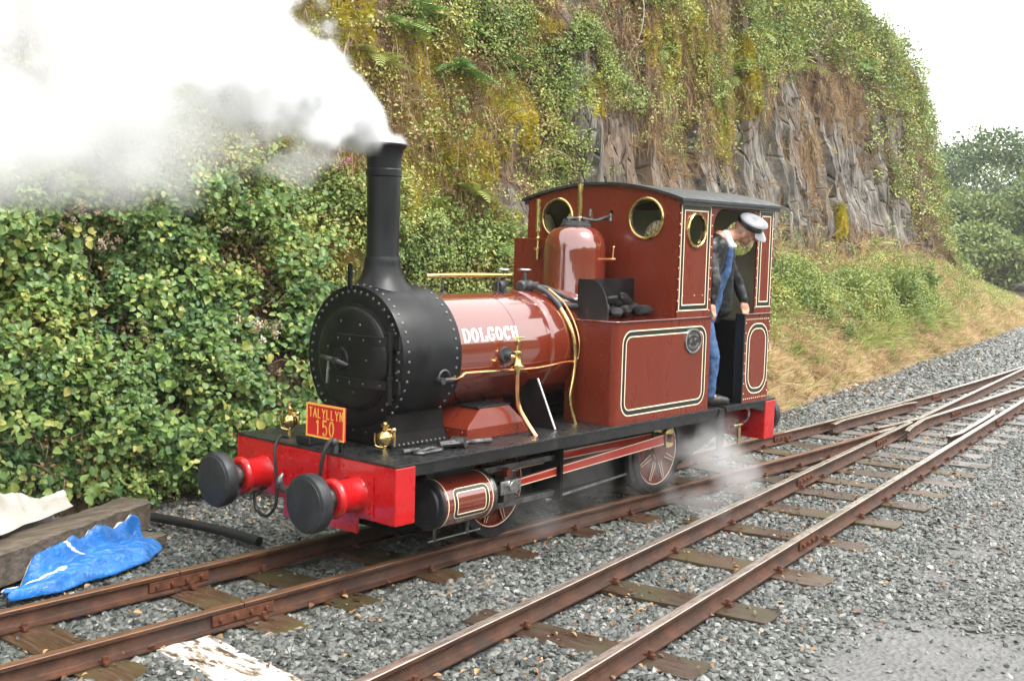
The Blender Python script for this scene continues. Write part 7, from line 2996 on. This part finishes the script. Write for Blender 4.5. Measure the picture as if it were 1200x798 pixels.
camd = lambda x, y: np.hypot(x + 5.66, y + 5.38)
infr = lambda x, y: (np.abs(np.arctan2(y + 5.38, x + 5.66) - CAM_YAW) < 0.50)
yard = lambda x, y: sstep(0.75, 1.3, rail_A(x) - y - 0.374 + 0.0)
finz = lambda x, y: sstep(0.35, 0.75, 0.5 + 0.5 * fbm(x * 0.55, y * 0.55, 4.2, 4) + 0.75 * np.exp(-(((x + 0.2) / 1.3) ** 2 + ((y + 3.75) / 0.85) ** 2)) - 0.1) * sstep(0.9, 1.8, rail_A(x) - y)
stones("track_ballast", 190000, (-5.2, 10, -3.4, 2.9), 0.013, 0.031, lambda x, y: infr(x, y) * (1 - yard(x, y)) * np.clip(1.35 - camd(x, y) / 17, .3, 1), 0.29, 0.20, "grey slate ballast stones between and around the rails")
stones("yard_gravel", 125000, (-3.5, 14, -6.5, 0.5), 0.010, 0.026, lambda x, y: infr(x, y) * yard(x, y) * np.clip(1.3 - camd(x, y) / 17, .3, 1) * (1 - 0.93 * finz(x, y)), 0.38, 0.17, "pale grey gravel of the yard at the right")
stones("far_ballast", 50000, (8, 32, -5, 5), 0.025, 0.05, lambda x, y: infr(x, y) * 1.0, 0.42, 0.2, "ballast stones along the far part of the tracks")

# fallen leaves on the ballast
g = []
for k in range(4):
    q = Leaves()
    q.leaf((0, 0, 0), (1, 0, 0.1), (0, 0, 1), 0.055, 0.035, .35, .25)
    g.append(q.mesh("leaf", ["fallen_leaf"]))
N = 11000
x = rng.uniform(-5, 12, N)
y = rng.uniform(-3.0, 2.6, N)
w = 0.10 + 0.55 * sstep(0.9, 1.9, y) + 0.5 * np.clip(fbm(x * .9, y * .9, 14.0, 3), 0, 1) + 0.35 * np.exp(-((y - rail_A(x) + .4) / .45) ** 2)
k = (rng.random(N) < w) & infr(x, y)
x, y = x[k], y[k]
N = len(x)
scatter("fallen_leaves", np.stack([x, y, ground_z(x, y) + rng.uniform(.025, .045, N)], -1), np.stack([rng.normal(size=N) * .3, rng.normal(size=N) * .3, rng.random(N) * 6.28], -1), rng.uniform(.35, .9, N), rng.random(N), rng.integers(0, 4, N), g, "brown fallen leaves scattered over the ballast", "fallen leaves")

# ================================================================== STEAM
def steam_object(name, dens, lo, hi, voxel_n, label, aniso=0.2):
    """fog grid: a density array sampled by a Volume Cube node."""
    nx, ny, nz = voxel_n
    helper = bpy.data.meshes.new(name + "_grid")
    helper.vertices.add(nx * ny * nz)
    a = helper.attributes.new("dens", 'FLOAT', 'POINT')
    a.data.foreach_set("value", dens.astype(np.float32).ravel())
    ho = bpy.data.objects.new(name + "_grid", helper)
    PROTO.objects.link(ho)
    ng = bpy.data.node_groups.new(name, 'GeometryNodeTree')
    ng.interface.new_socket("Geometry", in_out='INPUT', socket_type='NodeSocketGeometry')
    ng.interface.new_socket("Geometry", in_out='OUTPUT', socket_type='NodeSocketGeometry')
    nn, ll = ng.nodes, ng.links
    nn.new("NodeGroupInput")
    go = nn.new("NodeGroupOutput")
    vc = nn.new("GeometryNodeVolumeCube")
    vc.inputs["Min"].default_value = lo
    vc.inputs["Max"].default_value = hi
    for k, v in zip(("Resolution X", "Resolution Y", "Resolution Z"), voxel_n):
        vc.inputs[k].default_value = v
    oi_ = nn.new("GeometryNodeObjectInfo")
    oi_.inputs["Object"].default_value = ho
    ps = nn.new("GeometryNodeInputPosition")
    sx = nn.new("ShaderNodeSeparateXYZ")
    ll.new(ps.outputs[0], sx.inputs[0])
    idxs = []
    for k in range(3):
        mr = nn.new("ShaderNodeMapRange")
        mr.inputs["From Min"].default_value = lo[k]
        mr.inputs["From Max"].default_value = hi[k]
        mr.inputs["To Min"].default_value = 0
        mr.inputs["To Max"].default_value = voxel_n[k] - 1
        ll.new(sx.outputs[k], mr.inputs["Value"])
        rd = nn.new("ShaderNodeMath")
        rd.operation = 'ROUND'
        ll.new(mr.outputs[0], rd.inputs[0])
        idxs.append(rd.outputs[0])

    def madd(a_, mul, b_):
        q = nn.new("ShaderNodeMath")
        q.operation = 'MULTIPLY_ADD'
        ll.new(a_, q.inputs[0])
        q.inputs[1].default_value = mul
        ll.new(b_, q.inputs[2])
        return q.outputs[0]
    t_ = madd(idxs[0], ny, idxs[1])
    t_ = madd(t_, nz, idxs[2])
    si = nn.new("GeometryNodeSampleIndex")
    si.data_type = 'FLOAT'
    si.domain = 'POINT'
    si.clamp = True
    na_ = nn.new("GeometryNodeInputNamedAttribute")
    na_.data_type = 'FLOAT'
    na_.inputs["Name"].default_value = "dens"
    ll.new(oi_.outputs["Geometry"], si.inputs["Geometry"])
    ll.new(na_.outputs["Attribute"], si.inputs["Value"])
    ll.new(t_, si.inputs["Index"])
    ll.new(si.outputs[0], vc.inputs["Density"])
    sm = nn.new("GeometryNodeSetMaterial")
    sm.inputs["Material"].default_value = MATS[name + "_vapour"]
    ll.new(vc.outputs[0], sm.inputs["Geometry"])
    ll.new(sm.outputs[0], go.inputs[0])
    me = bpy.data.meshes.new(name)
    me.materials.append(MATS[name + "_vapour"])
    o = obj_from(name, me)
    md = o.modifiers.new("vapour", 'NODES')
    md.node_group = ng
    tag(o, label, "steam", kind="stuff")
    return o


def vapour(name, k, aniso):
    m = bpy.data.materials.new(name)
    m.use_nodes = True
    n, l = m.node_tree.nodes, m.node_tree.links
    n.remove(n["Principled BSDF"])
    pv = n.new("ShaderNodeVolumePrincipled")
    pv.inputs["Color"].default_value = (0.935, 0.94, 0.945, 1)
    pv.inputs["Density"].default_value = k
    pv.inputs["Anisotropy"].default_value = aniso
    l.new(pv.outputs[0], n["Material Output"].inputs["Volume"])
    MATS[name] = m


vapour("chimney_steam_vapour", 1.0, 0.0)
vapour("drifting_steam_vapour", 1.0, 0.1)
lo, hi = (-4.6, -1.3, 2.15), (-0.45, 1.6, 4.6)
vn = (168, 116, 100)
ax = [np.linspace(lo[k], hi[k], vn[k]) for k in range(3)]
VX_, VY_, VZ_ = np.meshgrid(*ax, indexing='ij')
# spine: out of the chimney, blown forwards (-x) and up
sx_ = np.array([-0.69, -0.78, -1.0, -1.35, -1.8, -2.4, -3.2, -4.6])[::-1]
sz_ = np.array([2.68, 2.76, 2.89, 3.06, 3.20, 3.32, 3.40, 3.5])[::-1]
sr_ = np.array([0.10, 0.16, 0.25, 0.36, 0.46, 0.58, 0.72, 0.9])[::-1]
cz_ = np.interp(VX_, sx_, sz_)
cr_ = np.interp(VX_, sx_, sr_)
cy_ = np.interp(VX_, [-4.6, -2, -.69], [0.25, 0.1, 0.0])
warp = np.clip((-0.69 - VX_) / 0.6, 0, 1)
nz1 = fbm(VX_ * 2.2, VY_ * 2.2, VZ_ * 2.2, 4, 0.55)
bil = np.abs(noise3(VX_ * 5.5 + 3, VY_ * 5.5, VZ_ * 5.5)) + 0.5 * np.abs(noise3(VX_ * 11, VY_ * 11 + 2, VZ_ * 11)) + 0.28 * np.abs(noise3(VX_ * 19, VY_ * 19 + 2, VZ_ * 19))
d = np.hypot(VY_ - cy_, (VZ_ - cz_) * 1.05) / cr_
f = 1 - d + (0.55 * nz1 + 0.48 * (0.5 - bil)) * (0.42 + 0.58 * warp)
f = f + 0.16 * (noise3(VX_ * 9, VY_ * 9, VZ_ * 9) + 0.6 * noise3(VX_ * 17, VY_ * 17, VZ_ * 17)) * (0.5 + 0.5 * warp)
core = sstep(-0.04, 0.42, f)
f2 = sstep(-0.72, -0.70, VX_ - 0.0)          # nothing to the right of the chimney lip below it
core = core * np.where((VX_ > -0.80) & (VZ_ < 2.70) & (np.hypot(VX_ + 0.69, VY_) > 0.10), 0, 1)
core = core * np.where(VX_ > -0.69 + 0.12, 0, 1)
strength = np.interp(VX_, [-4.6, -3.2, -2.2, -1.5, -0.69], [0.9, 1.3, 2.5, 11, 36])
# thin lower veil further out, with shreds hanging below
lowz = np.interp(VX_, [-4.6, -3.2, -2.4, -1.9, -1.5, -1.1], [2.55, 2.6, 2.62, 2.78, 2.95, 3.0])
veil = sstep(0.0, 0.7, (1 - np.hypot((VY_ - 0.35) / 0.95, (VZ_ - lowz) / 0.50)) + 0.55 * nz1 - 0.10 * bil) * sstep(-1.35, -2.0, VX_)
tail = sstep(0.05, 0.6, 1 - np.hypot((VX_ + 1.36) / 0.22, (VY_ - 0.05) / 0.25, ) - np.abs(VZ_ - 2.56 - 0.25 * (VX_ + 1.3)) / 0.20 + 0.6 * nz1)
dens = core * strength * (0.75 + 0.5 * nz1) + veil * 1.7 + tail * 3.0
edge = np.ones_like(dens)
for A_, k in ((VX_, 0), (VY_, 1), (VZ_, 2)):
    edge *= sstep(lo[k], lo[k] + 0.12, A_) * sstep(hi[k], hi[k] - 0.12, A_)
dens = np.clip(dens, 0, None) * edge
dens[dens < 0.05] = 0
steam_object("chimney_steam", dens, lo, hi, vn, "thick white steam plume blowing left from the chimney top")

lo, hi = (-0.3, -1.75, 0.03), (3.3, -0.45, 1.0)
vn = (150, 56, 44)
ax = [np.linspace(lo[k], hi[k], vn[k]) for k in range(3)]
VX_, VY_, VZ_ = np.meshgrid(*ax, indexing='ij')
nz1 = fbm(VX_ * 2.4, VY_ * 2.4, VZ_ * 2.8, 4, 0.55)
dens = np.zeros_like(VX_)
for bx, by, bz, rx, ry, rz, k in ((1.68, -0.70, 0.56, .36, .20, .26, 0.7), (2.05, -0.80, 0.52, .32, .22, .28, 1.5), (2.30, -0.92, 0.32, .30, .22, .22, 1.6), (1.30, -0.70, 0.45, .36, .18, .24, .35), (1.85, -0.95, .16, .42, .26, .16, .8), (0.7, -0.72, .45, .5, .16, .28, .22), (0.0, -0.80, .28, .35, .2, .2, .4)):
    dens += k * sstep(0.0, 0.75, 1 - np.sqrt(((VX_ - bx) / rx) ** 2 + ((VY_ - by) / ry) ** 2 + ((VZ_ - bz) / rz) ** 2) + 0.75 * nz1)
edge = np.ones_like(dens)
for A_, k in ((VX_, 0), (VY_, 1), (VZ_, 2)):
    edge *= sstep(lo[k], lo[k] + 0.12, A_) * sstep(hi[k], hi[k] - 0.12, A_)
dens = dens * edge
dens[dens < 0.05] = 0
steam_object("drifting_steam", dens, lo, hi, vn, "thin steam drifting from under the cab past the rear wheel")

# ================================================================== HAZE
m = bpy.data.materials.new("haze_air")
m.use_nodes = True
n, l = m.node_tree.nodes, m.node_tree.links
n.remove(n["Principled BSDF"])
pv = n.new("ShaderNodeVolumePrincipled")
pv.inputs["Color"].default_value = (0.93, 0.95, 0.97, 1)
pv.inputs["Density"].default_value = 0.0006
pv.inputs["Anisotropy"].default_value = 0.0
l.new(pv.outputs[0], n["Material Output"].inputs["Volume"])
MATS["haze_air"] = m
hz = MB()
hz.box((-70, -60, -3), (420, 260, 22))
HAZE = hz.build("haze", "haze_air", None, smooth=0)
tag(HAZE, "thin damp haze in the air", kind="stuff")
